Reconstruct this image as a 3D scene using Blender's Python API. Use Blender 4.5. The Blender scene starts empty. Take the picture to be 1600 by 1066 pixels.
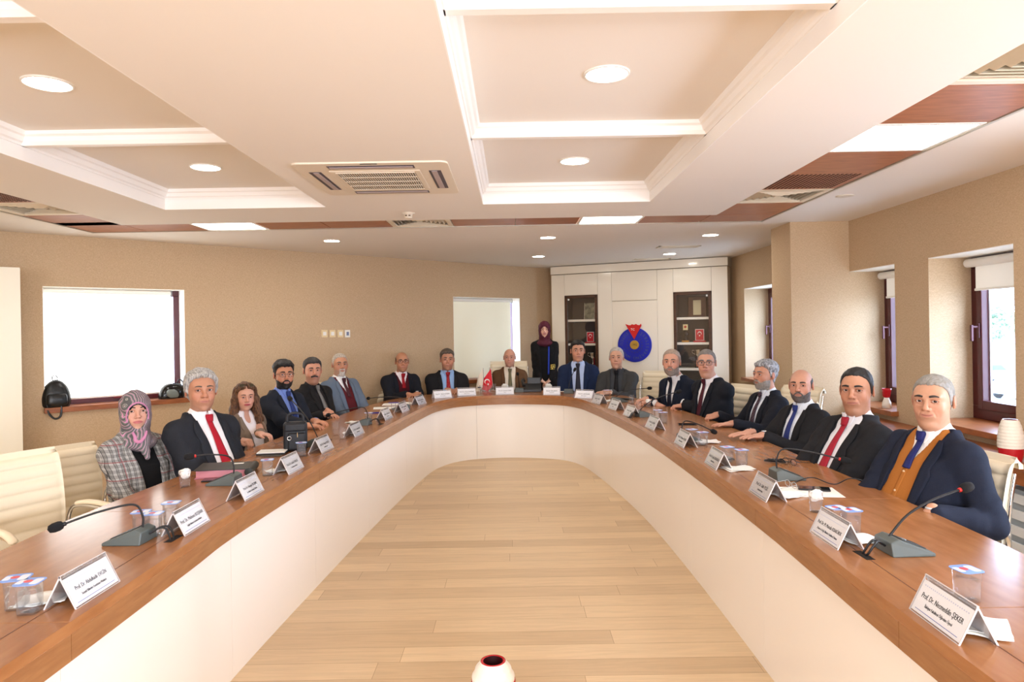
import bpy, bmesh, math, random
import numpy as np
from mathutils import Vector, Matrix
random.seed(7); np.random.seed(7)
PI = math.pi
SC = bpy.context.scene
COL = SC.collection

# ------------------------------------------------------------------ camera
CAM_H = 1.68
cam_data = bpy.data.cameras.new('camera')
cam_data.lens = 24.0; cam_data.sensor_width = 36.0; cam_data.sensor_fit = 'HORIZONTAL'
cam_data.shift_y = -18.0/1600.0; cam_data.clip_start = .05; cam_data.clip_end = 500
cam = bpy.data.objects.new('camera', cam_data); COL.objects.link(cam)
cam.location = (0, 0, CAM_H); cam.rotation_euler = (PI/2, .017, 0)
SC.camera = cam
# ------------------------------------------------------------------ sky, sun, daylight, exposure
world = bpy.data.worlds.new('sky'); SC.world = world; world.use_nodes = True
wn = world.node_tree.nodes; wl = world.node_tree.links
bg = wn['Background']
bg.inputs[0].default_value = (.52, .70, 1.0, 1); bg.inputs[1].default_value = 13.0
SC.view_settings.view_transform = 'Standard'; SC.view_settings.look = 'None'
SC.view_settings.gamma = 1.0; SC.view_settings.use_curve_mapping = False
SC.view_settings.exposure = 0.57
SC.cycles.use_denoising = True
SC.cycles.max_bounces = 8; SC.cycles.diffuse_bounces = 5; SC.cycles.glossy_bounces = 4; SC.cycles.transmission_bounces = 8
SC.cycles.transparent_max_bounces = 12; SC.cycles.caustics_reflective = False; SC.cycles.caustics_refractive = False
SC.cycles.sample_clamp_indirect = 6.0

def area_light(name, loc, rot, sx, sy, power, col, spread=180):
    l = bpy.data.lights.new(name, 'AREA'); l.shape = 'RECTANGLE'; l.size = sx; l.size_y = sy
    l.energy = power; l.color = col; l.spread = math.radians(spread)
    o = bpy.data.objects.new(name, l); COL.objects.link(o); o.location = loc; o.rotation_euler = rot
    return o
REAR = 155
# cool fill lamps added at the closed rear wall; daylight in the right windows
area_light('rear_window_daylight', (-1.6, -2.95, 1.75), (PI/2, 0, PI), 2.6, 1.5, REAR, (.84, .90, 1.0)).rotation_euler = (PI/2, 0, 0)
area_light('rear_window_daylight', (1.9, -2.95, 1.75), (PI/2, 0, PI), 2.2, 1.5, REAR, (.84, .90, 1.0)).rotation_euler = (PI/2, 0, 0)
for o in [x for x in COL.objects if x.name.startswith('rear_window')]:
    o.rotation_euler = (-PI/2, 0, PI)       # faces +Y
area_light('side_window_daylight', (3.75, 2.6, 1.55), (0, PI/2, 0), 1.3, 1.2, 40, (.78, .87, 1.0))
area_light('side_window_daylight', (3.75, .6, 1.55), (0, PI/2, 0), 1.3, 1.2, 40, (.78, .87, 1.0))

# ------------------------------------------------------------------ authoring helpers
F_ = 1067.0; R_ = .017
def ray(px, py):
    u = px-800.; v = py-515.
    return (u-R_*v)/F_, (v+R_*u)/F_
def at(px, py, z):
    a, b = ray(px, py); Y = (CAM_H-z)/b
    return Vector((a*Y, Y, z))
def dep(px, py, Y):
    a, b = ray(px, py)
    return Vector((a*Y, Y, CAM_H-b*Y))

def srgb(r, g, b):
    f = lambda c: (c/255./12.92 if c/255. <= .04045 else ((c/255.+.055)/1.055)**2.4)
    return (f(r), f(g), f(b), 1.0)

MATS = {}
def mat(name, col, rough=.5, metal=0., spec=.5, noise=None, bump=None, trans=0., emit=None, coat=0., sheen=0., ior=1.45, alpha=1.0):
    """procedural principled material. noise=(scale, amount[, stretch]); bump=(scale, strength[, stretch])"""
    if name in MATS: return MATS[name]
    m = bpy.data.materials.new(name); m.use_nodes = True; MATS[name] = m
    nt = m.node_tree; n = nt.nodes; L = nt.links; b = n['Principled BSDF']
    if len(col) == 3: col = (*col, 1)
    b.inputs['Base Color'].default_value = col; b.inputs['Roughness'].default_value = rough
    b.inputs['Metallic'].default_value = metal; b.inputs['Specular IOR Level'].default_value = spec
    b.inputs['Transmission Weight'].default_value = trans; b.inputs['IOR'].default_value = ior
    b.inputs['Coat Weight'].default_value = coat; b.inputs['Coat Roughness'].default_value = .08
    b.inputs['Alpha'].default_value = alpha
    if sheen: b.inputs['Sheen Weight'].default_value = sheen
    if emit: b.inputs['Emission Color'].default_value = (*emit[0][:3], 1); b.inputs['Emission Strength'].default_value = emit[1]
    tc = n.new('ShaderNodeTexCoord')
    def tex(scale, stretch):
        mp = n.new('ShaderNodeMapping'); mp.inputs['Scale'].default_value = stretch; L.new(tc.outputs['Object'], mp.inputs[0])
        t = n.new('ShaderNodeTexNoise'); t.inputs['Scale'].default_value = scale; t.inputs['Detail'].default_value = 4; L.new(mp.outputs[0], t.inputs[0]); return t
    if noise:
        t = tex(noise[0], noise[2] if len(noise) > 2 else (1, 1, 1))
        r = n.new('ShaderNodeValToRGB'); e = r.color_ramp.elements
        k = noise[1]; e[0].position = .3; e[1].position = .7
        e[0].color = (*[max(0, c*(1-k)) for c in col[:3]], 1); e[1].color = (*[min(1, c*(1+k)) for c in col[:3]], 1)
        L.new(t.outputs[0], r.inputs[0]); L.new(r.outputs[0], b.inputs['Base Color'])
    if bump:
        t = tex(bump[0], bump[2] if len(bump) > 2 else (1, 1, 1))
        bp = n.new('ShaderNodeBump'); bp.inputs['Strength'].default_value = bump[1]; bp.inputs['Distance'].default_value = .01
        L.new(t.outputs[0], bp.inputs['Height']); L.new(bp.outputs[0], b.inputs['Normal'])
    return m

class MB:
    """collects shapes, links them as ONE mesh object"""
    def __init__(s): s.v = []; s.f = []; s.mi = []; s.sm = []
    def add(s, vs, fs, mi=0, smooth=False, M=None):
        o = len(s.v)
        s.v += [tuple(M @ Vector(v)) if M is not None else tuple(v) for v in vs]
        s.f += [tuple(i+o for i in f) for f in fs]; s.mi += [mi]*len(fs); s.sm += [smooth]*len(fs); return s
    def box(s, c, d, mi=0, M=None, rz=0):
        x, y, z = [k/2 for k in d]
        vs = [(a*x, b*y, e*z) for e in (-1, 1) for b in (-1, 1) for a in (-1, 1)]
        T = Matrix.Translation(c) @ Matrix.Rotation(rz, 4, 'Z')
        if M is not None: T = M @ T
        return s.add(vs, [(0, 2, 3, 1), (4, 5, 7, 6), (0, 1, 5, 4), (2, 6, 7, 3), (0, 4, 6, 2), (1, 3, 7, 5)], mi, False, T)
    def box2(s, a, b, mi=0, M=None):
        return s.box([(p+q)/2 for p, q in zip(a, b)], [abs(q-p) for p, q in zip(a, b)], mi, M)
    def prism(s, poly, z0, z1, mi=0, M=None, smooth=False):
        n = len(poly); A = sum(poly[i][0]*poly[(i+1) % n][1]-poly[(i+1) % n][0]*poly[i][1] for i in range(n))
        if A < 0: poly = poly[::-1]
        vs = [(p[0], p[1], z0) for p in poly]+[(p[0], p[1], z1) for p in poly]
        s.add(vs, [tuple(range(n))[::-1], tuple(range(n, 2*n))], mi, False, M)
        s.add(vs, [(i, (i+1) % n, (i+1) % n+n, i+n) for i in range(n)], mi, smooth, M); return s
    def lathe(s, prof, n=32, mi=0, M=None, cap=True, smooth=True, mis=None):
        vs = []; fs = []
        for r, z in prof:
            for i in range(n): t = 2*PI*i/n; vs.append((r*math.cos(t), r*math.sin(t), z))
        for j in range(len(prof)-1):
            f = [(j*n+i, j*n+(i+1) % n, (j+1)*n+(i+1) % n, (j+1)*n+i) for i in range(n)]
            s.add([], [], 0)
            fs.append((f, mis[j] if mis else mi))
        o = len(s.v); s.v += [tuple(M @ Vector(v)) if M is not None else v for v in vs]
        for f, m_ in fs:
            s.f += [tuple(i+o for i in q) for q in f]; s.mi += [m_]*len(f); s.sm += [smooth]*len(f)
        if cap:
            if prof[0][0] > 1e-5: s.f.append(tuple(o+i for i in range(n))[::-1]); s.mi.append(mis[0] if mis else mi); s.sm.append(False)
            if prof[-1][0] > 1e-5: s.f.append(tuple(o+(len(prof)-1)*n+i for i in range(n))); s.mi.append(mis[-1] if mis else mi); s.sm.append(False)
        return s
    def tube(s, pts, r, n=10, mi=0, M=None, flat=1.0, closed=False, cap=True):
        P = [Vector(p) for p in pts]; m = len(P); rs = r if isinstance(r, (list, tuple)) else [r]*m
        vs = []; up = Vector((0, 0, 1)); prev = None
        for i in range(m):
            if closed: t = (P[(i+1) % m]-P[i-1]).normalized()
            else: t = (P[min(i+1, m-1)]-P[max(i-1, 0)]).normalized()
            if prev is None:
                a = t.cross(up);  a = a.normalized() if a.length > .05 else t.cross(Vector((0, 1, 0))).normalized()
            else:
                a = (prev-t*prev.dot(t)); a = a.normalized() if a.length > 1e-6 else prev
            prev = a; b = a.cross(t).normalized()
            for k in range(n):
                q = 2*PI*k/n; vs.append(P[i]+a*(rs[i]*math.cos(q))+b*(rs[i]*flat*math.sin(q)))
        fs = [(i*n+k, ((i+1) % m)*n+k, ((i+1) % m)*n+(k+1) % n, i*n+(k+1) % n) for i in range(m if closed else m-1) for k in range(n)]
        s.add(vs, fs, mi, True, M)
        if not closed and cap:
            s.add([vs[k] for k in range(n)], [tuple(range(n))], mi, False, M)
            s.add([vs[(m-1)*n+k] for k in range(n)], [tuple(range(n))[::-1]], mi, False, M)
        return s
    def ball(s, c, r, n=16, mi=0, M=None, sc=(1, 1, 1)):
        vs = []; fs = []; h = n//2
        for j in range(h+1):
            a = PI*j/h
            for i in range(n): t = 2*PI*i/n; vs.append((c[0]+r*sc[0]*math.sin(a)*math.cos(t), c[1]+r*sc[1]*math.sin(a)*math.sin(t), c[2]-r*sc[2]*math.cos(a)))
        for j in range(h):
            for i in range(n): fs.append((j*n+i, j*n+(i+1) % n, (j+1)*n+(i+1) % n, (j+1)*n+i))
        return s.add(vs, fs, mi, True, M)
    def build(s, name, mats, parent=None, bevel=0, kind=None, seg=2, M=None):
        me = bpy.data.meshes.new(name); me.from_pydata(s.v, [], s.f)
        if not isinstance(mats, (list, tuple)): mats = [mats]
        for m in mats: me.materials.append(m)
        me.polygons.foreach_set('material_index', s.mi); me.polygons.foreach_set('use_smooth', s.sm); me.update()
        o = bpy.data.objects.new(name, me); COL.objects.link(o)
        if M is not None: o.matrix_world = M
        if parent: o.parent = parent
        if bevel:
            b = o.modifiers.new('bevel', 'BEVEL'); b.width = bevel; b.segments = seg; b.limit_method = 'ANGLE'; b.angle_limit = math.radians(40)
        if kind: o['kind'] = kind
        return o

def thing(name, label, cat, loc=(0, 0, 0), rz=0, group=None, scale=1.0):
    o = bpy.data.objects.new(name, None); COL.objects.link(o); o.empty_display_size = .1
    o.location = loc; o.rotation_euler = (0, 0, rz); o.scale = (scale,)*3
    o['label'] = label; o['category'] = cat
    if group: o['group'] = group
    return o
def tag(o, label, cat, group=None, kind=None):
    o['label'] = label; o['category'] = cat
    if group: o['group'] = group
    if kind: o['kind'] = kind
    return o
def dup(root, loc=None, rz=None, label=None, group=None):
    r = root.copy(); COL.objects.link(r)
    if loc is not None: r.location = loc
    if rz is not None: r.rotation_euler = (0, 0, rz)
    if label: r['label'] = label
    if group: r['group'] = group
    for ch in list(root.children):
        c = ch.copy(); COL.objects.link(c); c.parent = r
        for g in list(ch.children):
            d = g.copy(); COL.objects.link(d); d.parent = c
    return r
def cr(pts, n=8, closed=False):
    """Catmull-Rom through points (tuples of any dim)"""
    P = [np.array(p, float) for p in pts]; out = []; m = len(P)
    for i in range(m-1):
        p0 = P[max(i-1, 0)]; p1 = P[i]; p2 = P[i+1]; p3 = P[min(i+2, m-1)]
        for k in range(n):
            t = k/n; out.append(.5*((2*p1)+(-p0+p2)*t+(2*p0-5*p1+4*p2-p3)*t*t+(-p0+3*p1-3*p2+p3)*t**3))
    out.append(P[-1]); return [tuple(p) for p in out]

def text_mesh(body, size, material, parent, M, name='printed_text', bold=0., squeeze=1.0, align='CENTER', extrude=.0004):
    c = bpy.data.curves.new('tmp', 'FONT'); c.body = body; c.size = size; c.align_x = align; c.align_y = 'CENTER'
    c.offset = bold; c.extrude = extrude; c.resolution_u = 2; c.fill_mode = 'BOTH'
    t = bpy.data.objects.new('tmp', c); COL.objects.link(t)
    bpy.context.view_layer.update()
    me = bpy.data.meshes.new_from_object(t); bpy.data.objects.remove(t); bpy.data.curves.remove(c)
    me.transform(Matrix.Diagonal((squeeze, 1, 1, 1))); me.name = name
    me.materials.clear(); me.materials.append(material)
    o = bpy.data.objects.new(name, me); COL.objects.link(o); o.parent = parent; o.matrix_local = M
    return o
# ================================================================== materials of the room
def wallpaper():
    m = bpy.data.materials.new('woven_wallpaper'); m.use_nodes = True; n = m.node_tree.nodes; L = m.node_tree.links; b = n['Principled BSDF']
    b.inputs['Roughness'].default_value = .75; b.inputs['Specular IOR Level'].default_value = .25
    tc = n.new('ShaderNodeTexCoord')
    outs = []
    for sc in ((60, 60, 700), (700, 700, 60)):
        mp = n.new('ShaderNodeMapping'); mp.inputs['Scale'].default_value = sc; L.new(tc.outputs['Object'], mp.inputs[0])
        t = n.new('ShaderNodeTexNoise'); t.inputs['Scale'].default_value = 1; t.inputs['Detail'].default_value = 2; L.new(mp.outputs[0], t.inputs[0]); outs.append(t)
    mx = n.new('ShaderNodeMath'); mx.operation = 'ADD'; L.new(outs[0].outputs[0], mx.inputs[0]); L.new(outs[1].outputs[0], mx.inputs[1])
    r = n.new('ShaderNodeValToRGB'); r.color_ramp.elements[0].position = .62/1.0; r.color_ramp.elements[1].position = 1.0
    mul = n.new('ShaderNodeMath'); mul.operation = 'MULTIPLY'; mul.inputs[1].default_value = .8; L.new(mx.outputs[0], mul.inputs[0])
    r.color_ramp.elements[0].color = srgb(180, 153, 121); r.color_ramp.elements[1].color = srgb(210, 184, 151)
    L.new(mul.outputs[0], r.inputs[0]); L.new(r.outputs[0], b.inputs['Base Color'])
    bp = n.new('ShaderNodeBump'); bp.inputs['Strength'].default_value = .25; bp.inputs['Distance'].default_value = .002
    L.new(mx.outputs[0], bp.inputs['Height']); L.new(bp.outputs[0], b.inputs['Normal'])
    return m
def planks():
    m = bpy.data.materials.new('oak_floorboards'); m.use_nodes = True; n = m.node_tree.nodes; L = m.node_tree.links; b = n['Principled BSDF']
    b.inputs['Roughness'].default_value = .42; b.inputs['Specular IOR Level'].default_value = .35
    tc = n.new('ShaderNodeTexCoord')
    br = n.new('ShaderNodeTexBrick'); br.offset = .37; br.offset_frequency = 2; br.inputs['Scale'].default_value = 1
    br.inputs['Brick Width'].default_value = 1.9; br.inputs['Row Height'].default_value = .165
    br.inputs['Mortar Size'].default_value = .0012; br.inputs['Mortar Smooth'].default_value = .3; br.inputs['Bias'].default_value = 0
    br.inputs['Color1'].default_value = (0, 0, 0, 1); br.inputs['Color2'].default_value = (1, 1, 1, 1); br.inputs['Mortar'].default_value = (.0, .0, .0, 1)
    # warp rows so that plank ends do not line up
    sep = n.new('ShaderNodeSeparateXYZ'); L.new(tc.outputs['Object'], sep.inputs[0])
    fl = n.new('ShaderNodeMath'); fl.operation = 'DIVIDE'; fl.inputs[1].default_value = .165; L.new(sep.outputs[1], fl.inputs[0])
    fl2 = n.new('ShaderNodeMath'); fl2.operation = 'FLOOR'; L.new(fl.outputs[0], fl2.inputs[0])
    wnz = n.new('ShaderNodeTexWhiteNoise'); wnz.noise_dimensions = '1D'; L.new(fl2.outputs[0], wnz.inputs['W'])
    ax = n.new('ShaderNodeMath'); ax.operation = 'MULTIPLY_ADD'; ax.inputs[1].default_value = 1.9; L.new(wnz.outputs[0], ax.inputs[0]); L.new(sep.outputs[0], ax.inputs[2])
    cb = n.new('ShaderNodeCombineXYZ'); L.new(ax.outputs[0], cb.inputs[0]); L.new(sep.outputs[1], cb.inputs[1]); L.new(cb.outputs[0], br.inputs[0])
    r = n.new('ShaderNodeValToRGB'); r.color_ramp.elements[0].color = srgb(204, 175, 138); r.color_ramp.elements[1].color = srgb(228, 201, 162)
    e = r.color_ramp.elements.new(.5); e.color = srgb(217, 189, 151)
    L.new(br.outputs['Color'], r.inputs[0])
    mp = n.new('ShaderNodeMapping'); mp.inputs['Scale'].default_value = (2.2, 34, 1); L.new(cb.outputs[0], mp.inputs[0])
    g = n.new('ShaderNodeTexNoise'); g.inputs['Scale'].default_value = 1; g.inputs['Detail'].default_value = 6; g.inputs['Roughness'].default_value = .65; g.inputs['Distortion'].default_value = 1.2; L.new(mp.outputs[0], g.inputs[0])
    gr = n.new('ShaderNodeValToRGB'); gr.color_ramp.elements[0].position = .35; gr.color_ramp.elements[0].color = (.78, .78, .78, 1); gr.color_ramp.elements[1].position = .6; gr.color_ramp.elements[1].color = (1.03, 1.03, 1.03, 1)
    L.new(g.outputs[0], gr.inputs[0])
    mu = n.new('ShaderNodeMixRGB'); mu.blend_type = 'MULTIPLY'; mu.inputs[0].default_value = .5; L.new(r.outputs[0], mu.inputs[1]); L.new(gr.outputs[0], mu.inputs[2])
    dk = n.new('ShaderNodeMixRGB'); dk.blend_type = 'MIX'; L.new(br.outputs['Fac'], dk.inputs[0]); L.new(mu.outputs[0], dk.inputs[1]); dk.inputs[2].default_value = srgb(150, 118, 84)
    L.new(dk.outputs[0], b.inputs['Base Color'])
    return m
def wood(name, c0, c1, rough, along=(1.5, 26, 26), coat=0., spec=.5):
    m = bpy.data.materials.new(name); m.use_nodes = True; n = m.node_tree.nodes; L = m.node_tree.links; b = n['Principled BSDF']
    b.inputs['Roughness'].default_value = rough; b.inputs['Coat Weight'].default_value = coat; b.inputs['Coat Roughness'].default_value = .12
    b.inputs['Specular IOR Level'].default_value = spec
    tc = n.new('ShaderNodeTexCoord'); mp = n.new('ShaderNodeMapping'); mp.inputs['Scale'].default_value = along; L.new(tc.outputs['Object'], mp.inputs[0])
    g = n.new('ShaderNodeTexNoise'); g.inputs['Scale'].default_value = 1.6; g.inputs['Detail'].default_value = 3; g.inputs['Distortion'].default_value = .15; L.new(mp.outputs[0], g.inputs[0])
    r = n.new('ShaderNodeValToRGB'); r.color_ramp.elements[0].position = .3; r.color_ramp.elements[0].color = c0; r.color_ramp.elements[1].position = .7; r.color_ramp.elements[1].color = c1
    L.new(g.outputs[0], r.inputs[0]); L.new(r.outputs[0], b.inputs['Base Color'])
    bp = n.new('ShaderNodeBump'); bp.inputs['Strength'].default_value = .0; bp.inputs['Distance'].default_value = .001; L.new(g.outputs[0], bp.inputs['Height']); L.new(bp.outputs[0], b.inputs['Normal'])
    MATS[name] = m
    return m
M_WALL = wallpaper(); M_FLOOR = planks()
M_CEIL = mat('ceiling_plaster', srgb(236, 230, 222), .8, bump=(6, .03))
M_TRIMW = mat('moulding_white', srgb(244, 240, 236), .5)
M_TABLE = wood('table_veneer', srgb(150, 96, 54), srgb(168, 114, 70), .27, (16, 3.5, 20), coat=.2)
M_APRON = wood('apron_veneer', srgb(142, 94, 56), srgb(160, 112, 70), .34, (5, 5, 40))
M_SILL = wood('sill_veneer', srgb(132, 74, 38), srgb(160, 94, 52), .35, (6, 6, 20))
M_TILEW = wood('ceiling_veneer', srgb(146, 84, 50), srgb(176, 110, 70), .38, (4, 22, 10))
M_SKIRT = mat('skirt_lacquer', srgb(244, 238, 230), .22, coat=.3)
M_LACQ = mat('white_lacquer', srgb(242, 232, 214), .14, coat=.6)
M_DKWOOD = wood('dark_frame_wood', srgb(62, 36, 20), srgb(84, 50, 28), .35, (6, 6, 20))
M_BURG = mat('burgundy_frame', srgb(74, 26, 30), .28)
M_GLASS = mat('clear_glass', (1, 1, 1), .0, trans=1.0, ior=1.45)
M_BLACK = mat('black_plastic', srgb(22, 22, 24), .4)
M_CHROME = mat('chrome', (.78, .78, .78), .12, metal=1.0)
M_WHITE = mat('white_plastic', srgb(238, 236, 230), .4)
M_GREYM = mat('grey_metal', srgb(130, 128, 124), .4, metal=.6)

def thin_glass():
    m = bpy.data.materials.new('window_pane'); m.use_nodes = True; n = m.node_tree.nodes; L = m.node_tree.links
    n.remove(n['Principled BSDF']); out = n['Material Output']
    t = n.new('ShaderNodeBsdfTransparent'); g = n.new('ShaderNodeBsdfGlossy'); g.inputs['Roughness'].default_value = .02
    mx = n.new('ShaderNodeMixShader'); mx.inputs[0].default_value = .05
    L.new(t.outputs[0], mx.inputs[1]); L.new(g.outputs[0], mx.inputs[2]); L.new(mx.outputs[0], out.inputs[0])
    return m
M_PANE = thin_glass()
def emis(name, col, st):
    m = bpy.data.materials.new(name); m.use_nodes = True; n = m.node_tree.nodes; n.remove(n['Principled BSDF'])
    e = n.new('ShaderNodeEmission'); e.inputs[0].default_value = (*col[:3], 1); e.inputs[1].default_value = st
    m.node_tree.links.new(e.outputs[0], n['Material Output'].inputs[0]); return m
M_LAMP = emis('lamp_diffuser', (1.0, .94, .83), 22)
M_LAMP2 = emis('small_lamp_diffuser', (1.0, .94, .83), 60)
M_PANEL = emis('light_panel_diffuser', (1.0, .96, .9), 9)
M_BLIND1 = emis('glowing_blind', (1.0, .99, .96), 3.0)  # emission stands in for daylight coming through this blind

# ================================================================== shell
ZC = 2.73; ZB = 2.68; ZK = 2.835; ZS = 2.730
def wall(name, p0, p1, z1, t, holes, material, z0=0.):
    """wall from p0 to p1; the room is to the right of the direction p0->p1; t = thickness outwards; holes (s0,s1,z0,z1)"""
    p0 = Vector((*p0, 0)); p1 = Vector((*p1, 0)); d = (p1-p0); Lw = d.length; d.normalize(); nrm = Vector((-d.y, d.x, 0))   # outwards
    ss = sorted({0, Lw}|{h[0] for h in holes}|{h[1] for h in holes}); zs = sorted({z0, z1}|{h[2] for h in holes}|{h[3] for h in holes})
    mb = MB(); Mx = Matrix(((d.x, nrm.x, 0, p0.x), (d.y, nrm.y, 0, p0.y), (0, 0, 1, 0), (0, 0, 0, 1)))
    for i in range(len(ss)-1):
        # merge vertically
        run = None
        for j in range(len(zs)-1):
            c = ((ss[i]+ss[i+1])/2, (zs[j]+zs[j+1])/2)
            solid = not any(h[0] < c[0] < h[1] and h[2] < c[1] < h[3] for h in holes)
            if solid: run = [zs[j], zs[j+1]] if run is None else [run[0], zs[j+1]]
            if (not solid or j == len(zs)-2) and run:
                mb.box2((ss[i], 0, run[0]), (ss[i+1], t, run[1]), 0, Mx); run = None
    return mb.build(name, material, kind='structure'), Mx
LW0 = Vector((-5.9, 5.86)); LW1 = Vector((.69, 11.92))
dL = (LW1-LW0).normalized(); nL = Vector((-dL.y, dL.x))
def on_left(px, py, off=0.):
    """point where the sight line meets the left wall plane (pushed outwards by off) -> (s, z)"""
    a, b = ray(px, py); O = LW0+nL*off
    # Y*(a,1) = O + s*dL
    s = (O.x-a*O.y)/(a*dL.y-dL.x); Y = O.y+s*dL.y
    return s, CAM_H-b*Y
W1 = [on_left(66, 452), on_left(288, 455.6), on_left(72, 645), on_left(289, 628)]
W2 = [on_left(708, 468), on_left(812, 470), on_left(735, 594)]
WB2 = W2[2][1]
print('W1', W1, 'W2', W2)
w1s0, w1s1 = W1[0][0], W1[1][0]; w2s0, w2s1 = W2[0][0], W2[1][0]
WT = 2.20; WBL = .96
holesL = [(w1s0, w1s1, WBL, WT), (w2s0, w2s1, WB2, WT)]
_, MxL = wall('wall_left', LW0, LW1, ZC, .30, holesL, M_WALL)
wall('wall_back', (.69, 11.92), (3.41, 10.6), ZC, .3, [], M_WALL)
# right side: wall, pillar and deep window niches
XR = 3.46; TN = .42
NH0, NH1 = .88, 2.215
_, MxR = wall('wall_right', (XR, 6.98), (XR, -3.0), ZC, TN, [(0.0, .82, NH0, NH1), (6.98-5.66, 6.98-4.70, NH0, NH1), (6.98-3.2, 6.98-2.1, NH0, NH1), (6.98-1.2, 6.98-.1, NH0, NH1)], M_WALL)
wall('wall_right', (3.41, 10.6), (3.41, 7.49), ZC, TN, [(10.6-10.0, 10.6-8.9, .92, 2.22)], M_WALL)
MB().box2((2.86, 6.98, 0), (3.46+TN, 7.49, ZC)).build('wall_right', M_WALL, kind='structure')
wall('wall_side', (-5.9, -3), (-5.9, 5.86), ZC, .3, [], M_WALL)
wall('wall_rear', (XR, -3), (-5.9, -3), ZC, .3, [], M_WALL)
MB().prism([(-6.3, -3.4), (4.0, -3.4), (4.0, 12.4), (-6.3, 12.4)], -.1, 0).build('floor', M_FLOOR, kind='structure')

# baseboards
for (a, b, nm) in (((-5.9, 5.86), (.69, 11.92), 'baseboard_left'), ((3.46, 6.98), (3.46, -3), 'baseboard_right')):
    a = Vector(a); b = Vector(b); d = (b-a).normalized(); n_ = Vector((d.y, -d.x))
    q = [a+n_*.0, b+n_*.0, b+n_*.012, a+n_*.012]
    MB().prism([(p.x, p.y) for p in q], 0, .08).build(nm, mat('skirting_beige', srgb(196, 172, 140), .6), kind='structure')

# ceiling: outer field, dropped centre field with two coffers
BX0, BX1, BY1 = -3.5, 1.86, 6.15; SX0, SX1, SY1 = -4.22, 2.55, 6.9
CO = [(-2.75, -1.46), (-.22, 1.12)]; CY0, CY1 = .2, 5.44
mb = MB()
mb.prism([(-6.2, -3.3), (SX0, -3.3), (SX0, SY1), (SX1, SY1), (SX1, -3.3), (3.9, -3.3), (3.9, 12.3), (-6.2, 12.3)], ZC, ZC+.15)
mb.box2((BX0, CY1, ZB), (BX1, BY1, ZB+.12)); mb.box2((BX0, -3.3, ZB), (BX1, CY0, ZB+.12))
for x0, x1 in ((BX0, CO[0][0]), (CO[0][1], CO[1][0]), (CO[1][1], BX1)): mb.box2((x0, CY0, ZB), (x1, CY1, ZB+.12))
for x0, x1 in CO: mb.box2((x0-.1, CY0-.1, ZK), (x1+.1, CY1+.1, ZK+.05))
mb.box2((-6.3, -3.3, ZC+.15), (4.0, 12.4, ZC+.25))
mb.build('ceiling', M_CEIL, kind='structure')
# crown mouldings inside the coffers, and the cross mouldings
def crown(x0, x1, y0, y1):
    m = MB(); prof = [(0, 0), (.012, 0), (.018, .012), (.03, .02), (.04, .045), (.052, .052), (.06, .075), (0, .075)]   # (projection, height)
    z0 = ZK-.075
    ring = []
    for (pr, hz) in prof:
        ring.append([(x0+pr, y0+pr, z0+hz), (x1-pr, y0+pr, z0+hz), (x1-pr, y1-pr, z0+hz), (x0+pr, y1-pr, z0+hz)])
    vs = [p for r in ring for p in r]; k = len(prof)
    fs = [(i*4+j, i*4+(j+1) % 4, (i+1)*4+(j+1) % 4, (i+1)*4+j) for i in range(k-1) for j in range(4)]
    m.add(vs, fs); return m
ti = 1
for x0, x1 in CO:
    crown(x0, x1, CY0, CY1).build('trim_%d' % ti, M_TRIMW, kind='structure'); ti += 1
    m = MB()
    # white side boards of the coffer
    for a, b in (((x0, CY0, ZB), (x0+.006, CY1, ZK)), ((x1-.006, CY0, ZB), (x1, CY1, ZK)), ((x0, CY1-.006, ZB), (x1, CY1, ZK)), ((x0, CY0, ZB), (x1, CY0+.006, ZK))): m.box2(a, b)
    m.build('trim_%d' % ti, M_TRIMW, kind='structure'); ti += 1
    for yc in (3.86, 2.32, .9):
        m = MB(); w = [(-.055, ZK), (-.055, ZK-.02), (-.04, ZK-.03), (-.035, ZK-.055), (-.022, ZK-.075), (.022, ZK-.075), (.035, ZK-.055), (.04, ZK-.03), (.055, ZK-.02), (.055, ZK)]
        vs = [(x0, yc+a, z) for a, z in w]+[(x1, yc+a, z) for a, z in w]; k = len(w)
        m.add(vs, [(i, (i+1) % k, (i+1) % k+k, i+k) for i in range(k)]); m.build('trim_%d' % ti, M_TRIMW, kind='structure'); ti += 1
# metal edge angle of the ceiling channel
m = MB(); m.box2((SX0, -3.2, ZC-.006), (SX0+.02, SY1, ZC+.004)); m.box2((SX1-.02, -3.2, ZC-.006), (SX1, SY1, ZC+.004)); m.box2((SX0, SY1-.02, ZC-.006), (SX1, SY1, ZC+.004))
m.build('trim_%d' % ti, mat('edge_angle', srgb(190, 184, 170), .3, metal=.5), kind='structure'); ti += 1

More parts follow.
